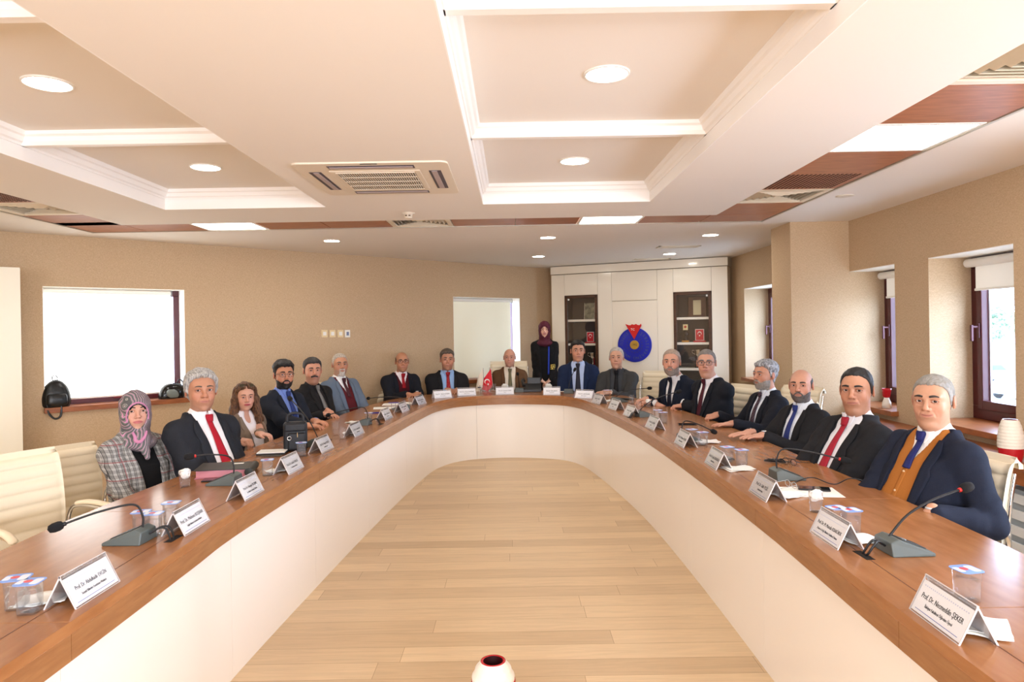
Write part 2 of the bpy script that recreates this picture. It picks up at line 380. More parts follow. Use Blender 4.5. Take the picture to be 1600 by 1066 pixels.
# ---------------- ceiling channel tiles
def tile(x0, x1, y0, y1, kind, label):
    g = .004; cx, cy = (x0+x1)/2, (y0+y1)/2; w, h = x1-x0-g*2, y1-y0-g*2
    if kind == 'wood':
        o = MB().box((0, 0, .01), (w, h, .02)).build('ceiling_panel', M_TILEW, bevel=.002); o.location = (cx, cy, ZS)
        return tag(o, label, 'ceiling panel', 'plain wood ceiling panels')
    if kind == 'perf':
        t = thing('ceiling_panel', label, 'ceiling panel', (cx, cy, ZS), group='perforated wood ceiling panels')
        MB().box((0, 0, .012), (w, h, .02)).build('board', M_TILEW, t, bevel=.002)
        m = MB(); n = 18
        for i in range(n):
            for j in range(n):
                a = (-.5+(i+.5)/n)*w*.86; b = (-.5+(j+.5)/n)*h*.86; m.box((a, b, .0015), (w*.86/n*.5, h*.86/n*.5, .003))
        m.build('perforation', mat('hole_dark', srgb(38, 22, 16), .8), t); return t
    if kind == 'light':
        t = thing('ceiling_light', label, 'ceiling light', (cx, cy, ZS))
        MB().box((0, 0, .01), (w-.05, h-.05, .012)).build('diffuser', M_PANEL, t)
        f = MB()
        for s in (-1, 1): f.box((s*(w/2-.012), 0, .008), (.024, h, .02)); f.box((0, s*(h/2-.012), .008), (w-.048, .024, .02))
        f.build('frame', M_WHITE, t); return t
    if kind == 'vent':
        t = thing('air_vent', label, 'air vent', (cx, cy, ZS)); s = min(w, h)
        fr = MB(); sx, sy = w/2, h/2
        for q in (-1, 1): fr.box((q*(sx-.025), 0, .006), (.05, h, .012)); fr.box((0, q*(sy-.025), .006), (w-.1, .05, .012))
        fr.build('frame', mat('vent_ivory', srgb(226, 214, 192), .35), t, bevel=.002)
        MB().box((0, 0, .06), (w-.1, h-.1, .004)).build('duct', mat('duct_dark', srgb(40, 42, 40), .7), t)
        for k in range(6):
            a = 1-.155*k; ax, ay = (sx-.055)*a, (sy-.055)*a; bx, by = ax-.032, ay-.032
            lv = MB(); lo, hi = .002, .04
            if bx < .01: bx = by = .004
            V = [(-ax, -ay, hi), (ax, -ay, hi), (ax, ay, hi), (-ax, ay, hi), (-bx, -by, lo), (bx, -by, lo), (bx, by, lo), (-bx, by, lo)]
            V2 = [(x, y, z+.004) for x, y, z in V]
            lv.add(V+V2, [(i, (i+1) % 4, (i+1) % 4+4, i+4) for i in range(4)]+[(i+8, i+12, (i+1) % 4+12, (i+1) % 4+8) for i in range(4)]+[(i+4, (i+1) % 4+4, (i+1) % 4+12, i+12) for i in range(4)])
            lv.build('louvre', MATS['vent_ivory'], t)
        return t
Yt0, Yt1 = 6.27, 6.88
TS = 'above the far end of the conference table'
xs = [1.895, 1.28, .665, .05, -.565, -1.18, -1.80, -2.42, -3.04, -3.655, -4.2]
kn = ['wood', 'light', 'wood', 'wood', 'vent', 'wood', 'wood', 'light', 'wood', 'wood']
lb = ['plain brown wood ceiling panel right of the right square light, far ceiling channel', 'square white ceiling light panel in the far channel, right of the middle',
      'plain brown wood ceiling panel touching the left side of the far right light panel', 'plain brown wood ceiling panel touching the right side of the far slatted vent',
      'square cream slatted air vent in the far wood channel beyond the air conditioner', 'plain brown wood ceiling panel touching the left side of the far slatted vent',
      'plain brown wood ceiling panel touching the right side of the far left light panel', 'square white ceiling light panel in the far channel, towards the left wall',
      'plain brown wood ceiling panel touching the left side of the far left light panel', 'brown wood ceiling panel in the far left corner of the channel']
for i, k in enumerate(kn): tile(xs[i+1], xs[i], Yt0, Yt1, k, lb[i])
ys = [6.88, 6.45, 5.88, 5.31, 4.74, 4.17, 3.60, 3.03, 2.45, 1.87]
kn = ['wood', 'wood', 'vent', 'perf', 'wood', 'light', 'wood', 'vent', 'wood']
lb = ['brown wood ceiling panel in the far right corner of the channel', 'plain brown wood ceiling panel just beyond the farther slatted vent of the right channel',
      'square cream slatted air vent in the right channel, farther of the two there', 'brown perforated wood ceiling panel beside the slatted vent of the right channel',
      'plain brown wood ceiling panel between the perforated panel and the right channel light', 'large bright white light panel in the right ceiling channel',
      'plain brown wood ceiling panel between the right channel light and the nearest vent', 'cream slatted air vent at the top right edge of the picture', 'plain brown wood ceiling panel nearer than the top right vent']
for i, k in enumerate(kn):
    if i == 0: tile(1.90, 2.53, ys[1], ys[0], k, lb[0])
    else: tile(1.87, 2.53, ys[i+1], ys[i], k, lb[i])
kn = ['wood', 'wood', 'vent', 'perf', 'light', 'wood', 'wood', 'light']
lb = ['brown wood ceiling panel next to the far left corner of the channel', 'pale reflecting wood ceiling panel beyond the vent of the left channel', 'cream slatted air vent in the left ceiling channel at the left picture edge',
      'brown perforated wood ceiling panel at the left picture edge', 'white light panel in the left channel, out of the picture', 'plain wood ceiling panel of the left channel, out of the picture', 'plain wood ceiling panel beside the last light of the left channel', 'white light panel nearest the photographer in the left channel']
for i, k in enumerate(kn):
    if i: tile(-4.2, -3.49, ys[i+1], ys[i], k, lb[i])

# ---------------- downlights
def downlight(x, y, z, r, label, grp, lm=None):
    t = thing('downlight', label, 'ceiling light', (x, y, z), group=grp)
    MB().lathe([(r, 0), (r*.99, -.006), (r*.9, -.008), (r*.9, .0)], 40, cap=False).build('rim', M_WHITE, t)
    MB().lathe([(0.0001, -.004), (r*.9, -.004)], 40, cap=False, smooth=False).build('diffuser', lm or M_LAMP, t)
    return t
for (x, y, lb_) in ((.45, 3.1, 'large round downlight in the right coffer, nearer one'), (.45, 4.7, 'large round downlight in the right coffer, farther one'),
                    (-2.09, 3.1, 'large round downlight in the left coffer, nearer one'), (-2.09, 4.7, 'large round downlight in the left coffer, farther one'),
                    (.45, 1.55, 'large round downlight in the right coffer, above the photographer'), (-2.09, 1.55, 'large round downlight in the left coffer, above the photographer')):
    downlight(x, y, ZK, .105, lb_, 'coffer downlights')
for (x, y, lb_) in ((-2.04, 7.79, 'small round downlight near the left wall, leftmost of the far row'), (.43, 7.83, 'small round downlight in the middle of the nearer far row'), (2.30, 7.85, 'small round downlight near the pillar, rightmost of the nearer far row'),
                    (.40, 9.84, 'small round downlight above the standing woman'), (2.28, 9.8, 'small round downlight in front of the right display case')):
    downlight(x, y, ZC, .095, lb_, 'small far downlights', M_LAMP2)
for (x, y, lb_) in ((3.0, 9.0, 'narrow'),):
    pass
def small_vent(x, y, label):
    t = thing('air_vent', label, 'air vent', (x, y, ZC)); w, h = .55, .2
    f = MB()
    for q in (-1, 1): f.box((q*(w/2-.015), 0, -.004), (.03, h, .008)); f.box((0, q*(h/2-.015), -.004), (w, .03, .008))
    f.build('frame', MATS['vent_ivory'], t)
    MB().box((0, 0, -.001), (w-.05, h-.05, .002)).build('duct', MATS['duct_dark'], t)
    for k in range(5): MB().box((0, -.06+k*.03, -.003), (w-.06, .012, .004)).build('louvre', MATS['vent_ivory'], t)
a = at(1060, 385.5, ZC); small_vent(a.x, a.y, 'small rectangular ceiling vent, nearer of the two before the trophy wall')
a = at(1018, 405, ZC); small_vent(a.x, a.y, 'small rectangular ceiling vent, farther of the two close to the trophy wall')
# ceiling speaker disc on the right, smoke sensor near the cassette
a = at(1320, 306, ZC); t = MB().lathe([(.07, 0), (.07, -.004), (.055, -.007), (.02, -.007), (0.001, -.006)], 28, cap=False).build('ceiling_sensor', mat('sensor_cream', srgb(214, 202, 184), .5)); t.location = a; tag(t, 'flat round cream disc on the ceiling right of the wood channel', 'sensor')
t = thing('motion_sensor', 'small cream motion sensor on the ceiling just beyond the air conditioner', 'sensor', (at(638, 333, ZB)))
MB().lathe([(.055, 0), (.055, -.008), (.036, -.012), (.034, -.04), (.03, -.046), (.001, -.05)], 24, cap=False).build('housing', mat('sensor_cream', srgb(214, 202, 184), .5), t)
m = MB()
for q in (-1, 1): m.box((q*.014, -.033, -.026), (.016, .006, .01))
m.build('lens', mat('sensor_lens', srgb(90, 66, 40), .3), t)

# ---------------- air conditioner cassette
t = thing('air_conditioner', 'square cream ceiling air conditioner cassette with central grille', 'air conditioner', (-.83, 4.47, ZB)); W = .93; AC = mat('cassette_ivory', srgb(228, 216, 198), .4)
m = MB(); h = W/2
def rr(hw, r=.05, n=5): return [(sx*(hw-r)+r*math.cos(a0+PI/2*k/n), sy*(hw-r)+r*math.sin(a0+PI/2*k/n)) for sx, sy, a0 in ((1, 1, 0), (-1, 1, PI/2), (-1, -1, PI), (1, -1, 1.5*PI)) for k in range(n+1)]
m.prism(rr(h), -.010, 0); m.build('panel', AC, t, bevel=.006)
g = MB(); g.box((0, 0, -.011), (.56, .56, .006)); g.build('grille_frame', AC, t, bevel=.003)
m = MB(); m.box((0, 0, -.0145), (.49, .49, .002)); m.build('grille_back', mat('grille_dark', srgb(58, 56, 50), .7), t)
m = MB()
for k in range(34): m.box((-.24+k*.48/33, 0, -.016), (.006, .49, .003))
for k in range(5): m.box((0, -.245+k*.49/4, -.0165), (.49, .014, .004))
m.build('grille', AC, t)
for k in range(4):
    M_ = Matrix.Rotation(k*PI/2, 4, 'Z')
    MB().box((0, .37, -.0105), (.52, .075, .003), M=M_).build('outlet', mat('outlet_dark', srgb(74, 66, 76), .5), t)
    MB().box((0, .366, -.013), (.5, .034, .004), M=M_ ).build('flap', mat('flap_mauve', srgb(176, 160, 160), .4), t)
for q, dx in ((0, -.0), (1, .1)):
    pass
MB().box((.0, -.4475, -.0105), (.1, .012, .003)).build('badge', MATS['grille_dark'], t)

# ---------------- left windows
def left_local(s0, s1, z0, z1, y0, y1, mb, mi=0): mb.box2((s0, y0, z0), (s1, y1, z1), mi, MxL)
M_REVEAL = mat('reveal_white', srgb(244, 238, 226), .6)
def left_window(i, s0, s1, blind, gap, WBL=WBL):
    w = thing('window_%d' % i, '', 'window'); del w['label']; del w['category']; w['kind'] = 'structure'
    m = MB()
    left_local(s0, s0+.006, WBL, WT, 0.001, .26, m); left_local(s1-.006, s1, WBL, WT, 0.001, .26, m); left_local(s0, s1, WT-.006, WT, 0.001, .26, m)
    m.build('reveal', M_REVEAL, w)
    f = MB()
    for a, b, c, d_ in ((s0+.007, s1-.007, WBL+.006, WBL+.09), (s0+.007, s1-.007, WT-.07, WT-.007), (s0+.007, s0+.07, WBL+.09, WT-.07), (s1-(.07 if i == 1 else .012), s1-.007, WBL+.09, WT-.07)): left_local(a, b, c, d_, .18, .25, f)
    f.build('window_frame', M_BURG, w, bevel=.004)
    g = MB(); left_local(s0+.05, s1-.05, WBL+.05, WT-.05, .21, .216, g); g.build('pane', M_PANE, w)
    hd = MB(); left_local((s0+s1)/2-.02, (s0+s1)/2+.1, WBL+.04, WBL+.075, .15, .18, hd); hd.build('handle', mat('handle_red', srgb(120, 24, 34), .3), w, bevel=.004)
    sl = MB(); left_local(s0-.005, s1+.03, WBL-.05, WBL+.005, -.05, .2, sl); sl.build('window_sill', M_SILL, w, bevel=.004)
    bt = thing('roller_blind', 'white roller blind covering the left window, backlight put in as glow' if i == 1 else 'pale roller blind covering the tall narrow window behind the seated men', 'blind')
    bm = MB(); left_local(s0+.008, s1-gap, (WBL+.075) if i == 1 else WBL+.02, WT-.05, .13, .133, bm); bm.build('blind_cloth', blind, bt)
    bm = MB(); left_local(s0+.008, s1-gap, (WBL+.062) if i == 1 else WBL+.008, (WBL+.08) if i == 1 else WBL+.028, .122, .14, bm); bm.build('bottom_bar', M_WHITE, bt, bevel=.003)
    a = MxL @ Vector((s0+.01, .115, WT-.04)); b = MxL @ Vector((s1-gap+.01, .115, WT-.04))
    MB().tube([a, b], .028, 14).build('roller', M_WHITE, bt)
    left = MB(); left_local(s1-gap+.012, s1-gap+.028, WT-.08, WT-.01, .1, .14, left); left.build('bracket', M_GREYM, bt)
    return w
M_BLIND2 = mat('pale_blind', srgb(222, 218, 198), .8, emit=(srgb(228, 226, 206), .18))  # weak glow put into the cloth for the daylight behind it
left_window(1, w1s0, w1s1, M_BLIND1, .13)
left_window(2, w2s0, w2s1, M_BLIND2, .1, WB2)
M_OUT = emis('bright_sky_behind', (1, 1, 1), 4.)
# daylight strips beyond the blinds come from the sky itself

# ---------------- right windows (deep niches)
def right_window(i, ya, yb, blind=True, z0=NH0, z1=NH1, X=XR):
    """ya far end, yb near end"""
    w = thing('window_%d' % i, '', 'window'); del w['label']; del w['category']; w['kind'] = 'structure'
    xo = X+TN; f = MB(); D = .07
    for a, b in (((xo-D, yb+.001, z0+.006), (xo, ya-.001, z0+.11)), ((xo-D, yb+.001, z1-.1), (xo, ya-.001, z1-.007)), ((xo-D, yb+.001, z0+.11), (xo, yb+.1, z1-.1)), ((xo-D, ya-.1, z0+.11), (xo, ya-.001, z1-.1))): f.box2(a, b)
    f.build('window_frame', M_BURG, w, bevel=.004)
    s = MB()
    for a, b in (((xo-D-.02, yb+.09, z0+.09), (xo-.02, yb+.15, z1-.08)), ((xo-D-.02, ya-.15, z0+.09), (xo-.02, ya-.09, z1-.08)), ((xo-D-.02, yb+.15, z0+.09), (xo-.02, ya-.15, z0+.16)), ((xo-D-.02, yb+.15, z1-.14), (xo-.02, ya-.15, z1-.08))): s.box2(a, b)
    s.build('window_sash', M_BURG, w, bevel=.004)
    MB().box2((xo-.045, yb+.14, z0+.14), (xo-.039, ya-.14, z1-.12)).build('pane', M_PANE, w)
    MB().box2((xo-.034, ya-.165, z0+.15), (xo-.02, ya-.15, z1-.13)).build('glazing_bead', mat('bead_silver', srgb(190, 178, 182), .25, metal=.5), w)
    MB().box2((X-.07, yb-.03, z0-.04), (xo-.001, ya-.001, z0+.005)).build('window_sill', M_SILL, w, bevel=.003)
    MB().box2((X+.001, yb, z1-.006), (xo-.07, ya, z1-.0005)).build('soffit', M_REVEAL, w)
    # handle
    hm = MB(); yh = ya-.12; zh = (z0+z1)/2+.06
    hm.box((xo-D-.026, yh, zh), (.014, .03, .12)); hm.tube([(xo-D-.03, yh, zh+.03), (xo-D-.075, yh, zh+.03)], .009); hm.box((xo-D-.08, yh, zh-.02), (.018, .02, .13))
    hm.build('handle', mat('handle_bronze', srgb(84, 44, 50), .35, metal=.2), w, bevel=.003)
    if blind:
        bt = thing('roller_blind', {3: 'white roller blind rolled up in the window behind the seated man in the orange vest', 4: 'white roller blind rolled up in the narrower window beside the pillar', 6: 'white roller blind rolled up beside the photographer, farther window'}.get(i, 'white roller blind rolled up in a window beside the photographer'), 'blind')
        MB().tube([(xo-D-.045, yb+.02, z1-.055), (xo-D-.045, ya-.03, z1-.055)], .036, 16).build('roller', M_WHITE, bt)
        MB().box2((xo-D-.028, yb+.03, z1-.27), (xo-D-.025, ya-.1, z1-.05)).build('blind_cloth', mat('blind_white', srgb(236, 234, 226), .8, emit=((1, 1, 1), .12)), bt)  # cloth given a faint emission of its own, as if backlit
        MB().box2((xo-D-.034, yb+.03, z1-.285), (xo-D-.018, ya-.09, z1-.265)).build('bottom_bar', M_WHITE, bt, bevel=.003)
    return w
right_window(3, 5.66, 4.70); right_window(4, 6.979, 6.16)
right_window(5, 10.0, 8.9, False, .92, 2.22, 3.41)
right_window(6, 3.2, 2.1); right_window(7, 1.2, .1)
# low wooden ledge with white radiator slats below the right windows
t = thing('radiator_cover', 'low wooden ledge over pale radiator slats below the right windows', 'radiator cover', (XR, 0, 0))
MB().box2((-.34, .3, .75), (-.005, 6.6, .79)).build('ledge_board', M_SILL, t, bevel=.004)
MB().box2((-.335, .31, .66), (-.315, 6.59, .75)).build('ledge_fascia', M_SILL, t, bevel=.003)
for k in range(5): MB().box2((-.27-.0, .35, .10+k*.105), (-.255, 6.55, .16+k*.105)).build('slat', mat('slat_white', srgb(226, 228, 228), .4), t, bevel=.002)
MB().box2((-.24, .35, .02), (-.02, 6.55, .6)).build('radiator', mat('radiator_grey', srgb(176, 182, 186), .5), t)
for yy in (.32, 2.4, 4.5, 6.58): MB().box2((-.3, yy-.02, 0), (-.02, yy+.02, .75)).build('support', M_WHITE, t)

# white side cabinet at the left picture edge
dL3 = Vector((dL.x, dL.y, 0)); p = Vector((-4.53, 6.30, 0)); q = p-dL3*1.2; n3 = Vector((nL.x, nL.y, 0))
t = thing('tall_cabinet', 'tall plain white cabinet standing at the left picture edge', 'cabinet')
MB().prism([(v.x, v.y) for v in (p+n3*.02, q+n3*.02, q+n3*.40, p+n3*.40)], .06, 2.33).build('body', mat('cabinet_cream', srgb(240, 234, 214), .35), t)
MB().prism([(v.x, v.y) for v in (p, p-dL3*.598, p-dL3*.598+n3*.02, p+n3*.02)], .08, 2.32).build('door', mat('cabinet_cream', (1, 1, 1)), t, bevel=.002)
MB().prism([(v.x, v.y) for v in (q, q+dL3*.598, q+dL3*.598+n3*.02, q+n3*.02)], .08, 2.32).build('door', mat('cabinet_cream', (1, 1, 1)), t, bevel=.002)
MB().prism([(v.x, v.y) for v in (p+n3*.05-dL3*.02, q+n3*.05, q+n3*.38, p+n3*.38-dL3*.02)], 0, .06).build('plinth', M_GREYM, t)
# switches on the left wall
for k, (px, c) in enumerate(((506.5, 0), (519, 0), (531.5, 0), (542.5, 1))):
    s, z = on_left(px, 521.5); w_ = .075 if not c else .065
    t = thing('light_switch', ['cream wall switch, first from the left in the row on the left wall', 'cream wall switch, second from the left in the row', 'cream wall switch, third from the left in the row', 'small white socket at the right end of the switch row'][k], 'switch', MxL @ Vector((s, 0, z)), math.atan2(dL.y, dL.x))
    MB().box((0, -.006, 0), (w_+.012, .012, .1)).build('plate', mat('switch_cream', srgb(226, 204, 160), .4) if not c else M_WHITE, t, bevel=.003)
    MB().box((0, -.014, 0), (w_-.03, .006, .05)).build('rocker' if not c else 'socket', M_WHITE if not c else mat('socket_blue', srgb(120, 130, 160), .4), t, bevel=.002)
# ================================================================== conference table
TZ = .82
IN_ = [(-1.345, .4), (-1.345, 2.06), (-1.352, 2.85), (-1.355, 3.33), (-1.285, 4.5), (-1.195, 5.75), (-1.08, 7.05), (-.97, 8.0), (-.88, 8.38), (-.72, 8.68), (-.47, 8.85), (-.1, 8.92), (.3, 8.85), (.62, 8.68), (.80, 8.34), (.895, 7.85), (.985, 7.2), (1.107, 5.98), (1.158, 4.64), (1.172, 3.33), (1.165, 2.77), (1.145, 2.05), (1.12, .4)]
OU_ = [(-2.06, .4), (-2.06, 2.06), (-2.085, 2.85), (-2.095, 3.35), (-2.01, 4.6), (-1.91, 5.87), (-1.78, 7.2), (-1.65, 8.2), (-1.47, 8.78), (-1.13, 9.22), (-.66, 9.5), (-.1, 9.62), (.48, 9.52), (1.0, 9.22), (1.34, 8.75), (1.54, 8.1), (1.69, 7.35), (1.825, 6.05), (1.87, 4.7), (1.885, 3.35), (1.88, 2.8), (1.86, 2.05), (1.84, .4)]
NS = 8
PI_ = [np.array(p) for p in cr(IN_, NS)]; PO_ = [np.array(p) for p in cr(OU_, NS)]
SEAMS = [0, 1, 3, 4, 5, 6, 7.25, 10, 13, 16, 18, 19, 21, 22]
table = thing('conference_table', 'large U-shaped wooden conference table with white lacquered inner skirt', 'table', (0, 0, 0))
def band(fa, fb, z0, z1, j0, j1):
    """closed block between curves fa(j) and fb(j)"""
    m = MB(); J = list(range(j0, j1+1)); n = len(J); vs = []
    for z in (z0, z1):
        for f in (fa, fb):
            for j in J: p = f(j); vs.append((p[0], p[1], z))
    idx = lambda z, c, k: z*2*n+c*n+k
    fs = []
    for k in range(n-1):
        fs += [(idx(1, 0, k), idx(1, 0, k+1), idx(1, 1, k+1), idx(1, 1, k))[::-1], (idx(0, 0, k), idx(0, 0, k+1), idx(0, 1, k+1), idx(0, 1, k)),
               (idx(0, 0, k), idx(1, 0, k), idx(1, 0, k+1), idx(0, 0, k+1))[::-1], (idx(0, 1, k), idx(1, 1, k), idx(1, 1, k+1), idx(0, 1, k+1))]
    for k in (0, n-1):
        q = (idx(0, 0, k), idx(0, 1, k), idx(1, 1, k), idx(1, 0, k)); fs.append(q if k == 0 else q[::-1])
    m.add(vs, fs)
    for i in range(len(m.sm)): m.sm[i] = (i < 4*(n-1))
    return m
def lat(u, off=0.):
    """point across the table: u=0 inner edge, 1 outer edge, plus off metres"""
    def f(j):
        a, b = PI_[j], PO_[j]; d = (b-a)/np.linalg.norm(b-a); return a+(b-a)*u+d*off
    return f
def edge_split(o):
    e = o.modifiers.new('split', 'EDGE_SPLIT'); e.split_angle = math.radians(35); return o
for i in range(len(SEAMS)-1):
    j0, j1 = int(SEAMS[i]*NS), int(SEAMS[i+1]*NS)
    def tr(f, g=.0012):
        def h(j):
            p = np.array(f(j)); 
            if j == j0: q = np.array(f(j+1)); p = p+(q-p)/np.linalg.norm(q-p)*g
            if j == j1: q = np.array(f(j-1)); p = p+(q-p)/np.linalg.norm(q-p)*g
            return p
        return h
    o = band(tr(lat(0, .0)), tr(lat(1)), TZ-.035, TZ, j0, j1).build('tabletop', M_TABLE, table, bevel=.0015, seg=1); edge_split(o)
    o = band(tr(lat(0, .0005)), tr(lat(0, .03)), TZ-.118, TZ-.0352, j0, j1).build('apron', M_APRON, table); edge_split(o)
    o = band(tr(lat(0, .035)), tr(lat(0, .055)), 0.0, TZ-.10, j0, j1).build('skirt_panel', M_SKIRT, table); edge_split(o)
    gp = band(tr(lat(0, .13)), tr(lat(0, .1325)), TZ-.0005, TZ+.0006, j0, j1).build('cable_groove', mat('groove_dark', srgb(96, 52, 26), .5), table)
    if j1-j0 > 3:
        o = band(lat(.9), lat(.93), 0.0, TZ-.036, (j0+j1)//2, (j0+j1)//2+1).build('support_panel', M_SKIRT, table)
M_SLOT = mat('slot_dark', srgb(14, 10, 8), .8)
def nearest(p):
    q = np.array([p[0], p[1]]); k = min(range(len(PI_)), key=lambda j: min(np.linalg.norm(PI_[j]-q), 9)); k = max(1, min(k, len(PI_)-2))
    t = PI_[k+1]-PI_[k-1]; return k, math.atan2(t[1], t[0])
# ================================================================== office chairs
M_LEATH = mat('cream_leather', srgb(232, 218, 190), .42, bump=(60, .08))
M_LEATH2 = mat('cream_leather_pad', srgb(236, 220, 190), .38)
def chair_proto():
    root = thing('office_chair', '', 'chair')
    # back: one ribbed padded sheet, rolled over at the top and curving into the seat
    prof = cr([(.235, .47), (.245, .50), (.262, .60), (.262, .72), (.275, .85), (.30, .97), (.322, 1.03), (.345, 1.045), (.365, 1.03), (.368, 1.0)], 16)
    L = [0]
    for i in range(1, len(prof)): L.append(L[-1]+math.dist(prof[i], prof[i-1]))
    def sheet(prof, L, w, n_r, th, pw=.42):
        m = MB(); nx = 14; vs = []
        for side in (0, 1):
            for i, (y, z) in enumerate(prof):
                a = prof[max(i-1, 0)]; b = prof[min(i+1, len(prof)-1)]; ty, tz = b[0]-a[0], b[1]-a[1]; l = math.hypot(ty, tz); ny, nz = -tz/l, ty/l
                rib = abs(math.sin(PI*L[i]/L[-1]*n_r))**pw*.020
                for k in range(nx+1):
                    u = k/nx*2-1; ed = max(0, 1-abs(u)**10)
                    cv = (1-u*u)*.022       # gentle wrap
                    off = (rib*ed+th*.5) if side == 0 else -th*.5
                    vs.append((u*w/2, -(y+cv)+ -ny*off*-1*-1, z+ -nz*off*-1*-1))
        n = len(prof); ix = lambda s, i, k: (s*n+i)*(nx+1)+k
        fs = []
        for i in range(n-1):
            for k in range(nx):
                fs.append((ix(0, i, k), ix(0, i, k+1), ix(0, i+1, k+1), ix(0, i+1, k))[::-1]); fs.append((ix(1, i, k), ix(1, i, k+1), ix(1, i+1, k+1), ix(1, i+1, k)))
            for k in (0, nx): fs.append((ix(0, i, k), ix(0, i+1, k), ix(1, i+1, k), ix(1, i, k)))
        for i in (0, n-1):
            for k in range(nx): fs.append((ix(0, i, k), ix(1, i, k), ix(1, i, k+1), ix(0, i, k+1)))
        m.add(vs, fs, 0, True); return m
    m = sheet(prof, L, .50, 9, .028); m.build('backrest', M_LEATH, root)
    sp = cr([(.24, .475), (.15, .462), (0, .46), (-.15, .465), (-.22, .455), (-.245, .43)], 10); Ls = [0]
    for i in range(1, len(sp)): Ls.append(Ls[-1]+math.dist(sp[i], sp[i-1]))
    m = MB()
    s_ = sheet(sp, Ls, .50, 7, .04); s_.build('seat', M_LEATH, root)
    for s in (-1, 1):
        # chrome arm loop with a cream pad on top
        x = s*.275
        MB().tube(cr([(x*.96, -.235, .53), (x, -.262, .62), (x*1.03, -.24, .69), (x*1.04, -.16, .715), (x*1.04, 0, .715), (x*1.03, .13, .70), (x*1.02, .2, .655), (x*.98, .19, .56), (x*.92, .1, .45)], 6), .011, 8, flat=1.3).build('armrest', M_CHROME, root)
        MB().tube(cr([(x*1.04, -.2, .722), (x*1.045, -.1, .738), (x*1.05, .03, .738), (x*1.045, .13, .725), (x*1.03, .19, .69)], 5), [.012]+[.024]*19+[.012], 10, flat=.6).build('arm_pad', M_LEATH2, root)
        MB().tube(cr([(x*.93, -.262, .5), (x*.93, -.285, .62), (x*.93, -.285, .74), (x*.93, -.30, .86), (x*.93, -.325, .98)], 4), .010, 8).build('back_frame', M_CHROME, root)
    MB().lathe([(.045, .34), (.045, .36), (.03, .36), (.03, .44), (.09, .445), (.09, .45)], 18).build('mechanism', M_BLACK, root)
    MB().lathe([(.032, .09), (.032, .24), (.02, .24), (.02, .36)], 18).build('gas_column', M_CHROME, root)
    b = MB()
    for k in range(5):
        a = 2*PI*k/5+.3; b.tube([(0, 0, .12), (.15*math.cos(a), .15*math.sin(a), .11), (.29*math.cos(a), .29*math.sin(a), .075)], [.026, .02, .014], 8)
    b.build('star_base', M_CHROME, root)
    for k in range(5):
        a = 2*PI*k/5+.3; c = MB(); M_ = Matrix.Translation((.29*math.cos(a), .29*math.sin(a), .032)) @ Matrix.Rotation(a+PI/2, 4, 'Z') @ Matrix.Rotation(PI/2, 4, 'Y')
        c.lathe([(.031, -.022), (.032, -.018), (.032, .018), (.031, .022)], 16, M=M_); c.build('caster', M_BLACK, root)
    return root
CH = chair_proto(); CH_used = [False]
def chair(x, y, deg, label, k=1.06):
    """deg: direction the sitter faces"""
    rz = math.radians(deg)-PI/2
    c = CH if not CH_used[0] else dup(CH); CH_used[0] = True
    c.location = (x, y, 0); c.rotation_euler = (0, 0, rz); c.scale = (k,)*3; c['label'] = label; c['group'] = 'cream office chairs around the conference table'; return c

# ================================================================== things on the table
M_ACR = mat('acrylic', (1, 1, 1), .03, trans=1.0, ior=1.2)
M_CARD = mat('card_white', srgb(244, 244, 248), .6)
M_INK = mat('ink_black', srgb(26, 26, 34), .6)
M_INKB = mat('ink_blue', srgb(70, 96, 170), .6)
M_PAPER = mat('paper_white', srgb(246, 244, 238), .7)
def acrylic():
    m = bpy.data.materials.new('acrylic_sheet'); m.use_nodes = True; n = m.node_tree.nodes; L = m.node_tree.links
    n.remove(n['Principled BSDF']); out = n['Material Output']
    t = n.new('ShaderNodeBsdfTransparent'); t.inputs[0].default_value = (.995, .995, .995, 1); g = n.new('ShaderNodeBsdfGlossy'); g.inputs['Roughness'].default_value = .04
    d = n.new('ShaderNodeBsdfDiffuse'); d.inputs[0].default_value = (.9, .9, .92, 1)
    lw = n.new('ShaderNodeLayerWeight'); lw.inputs[0].default_value = .10; mm = n.new('ShaderNodeMath'); mm.operation = 'MULTIPLY'; mm.inputs[1].default_value = .55; L.new(lw.outputs[0], mm.inputs[0])
    mx = n.new('ShaderNodeMixShader'); L.new(mm.outputs[0], mx.inputs[0]); L.new(t.outputs[0], mx.inputs[1]); L.new(g.outputs[0], mx.inputs[2])
    m2 = n.new('ShaderNodeMixShader'); m2.inputs[0].default_value = .035; L.new(mx.outputs[0], m2.inputs[1]); L.new(d.outputs[0], m2.inputs[2]); L.new(m2.outputs[0], out.inputs[0])
    return m
M_ACRS = acrylic()
M_WATER = acrylic(); M_WATER.name = 'water'; M_WATER.node_tree.nodes['Transparent BSDF'].inputs[0].default_value = (.96, .97, .98, 1)
[setattr(q_.inputs[0], 'default_value', .012) for q_ in M_WATER.node_tree.nodes if q_.type == 'MIX_SHADER']
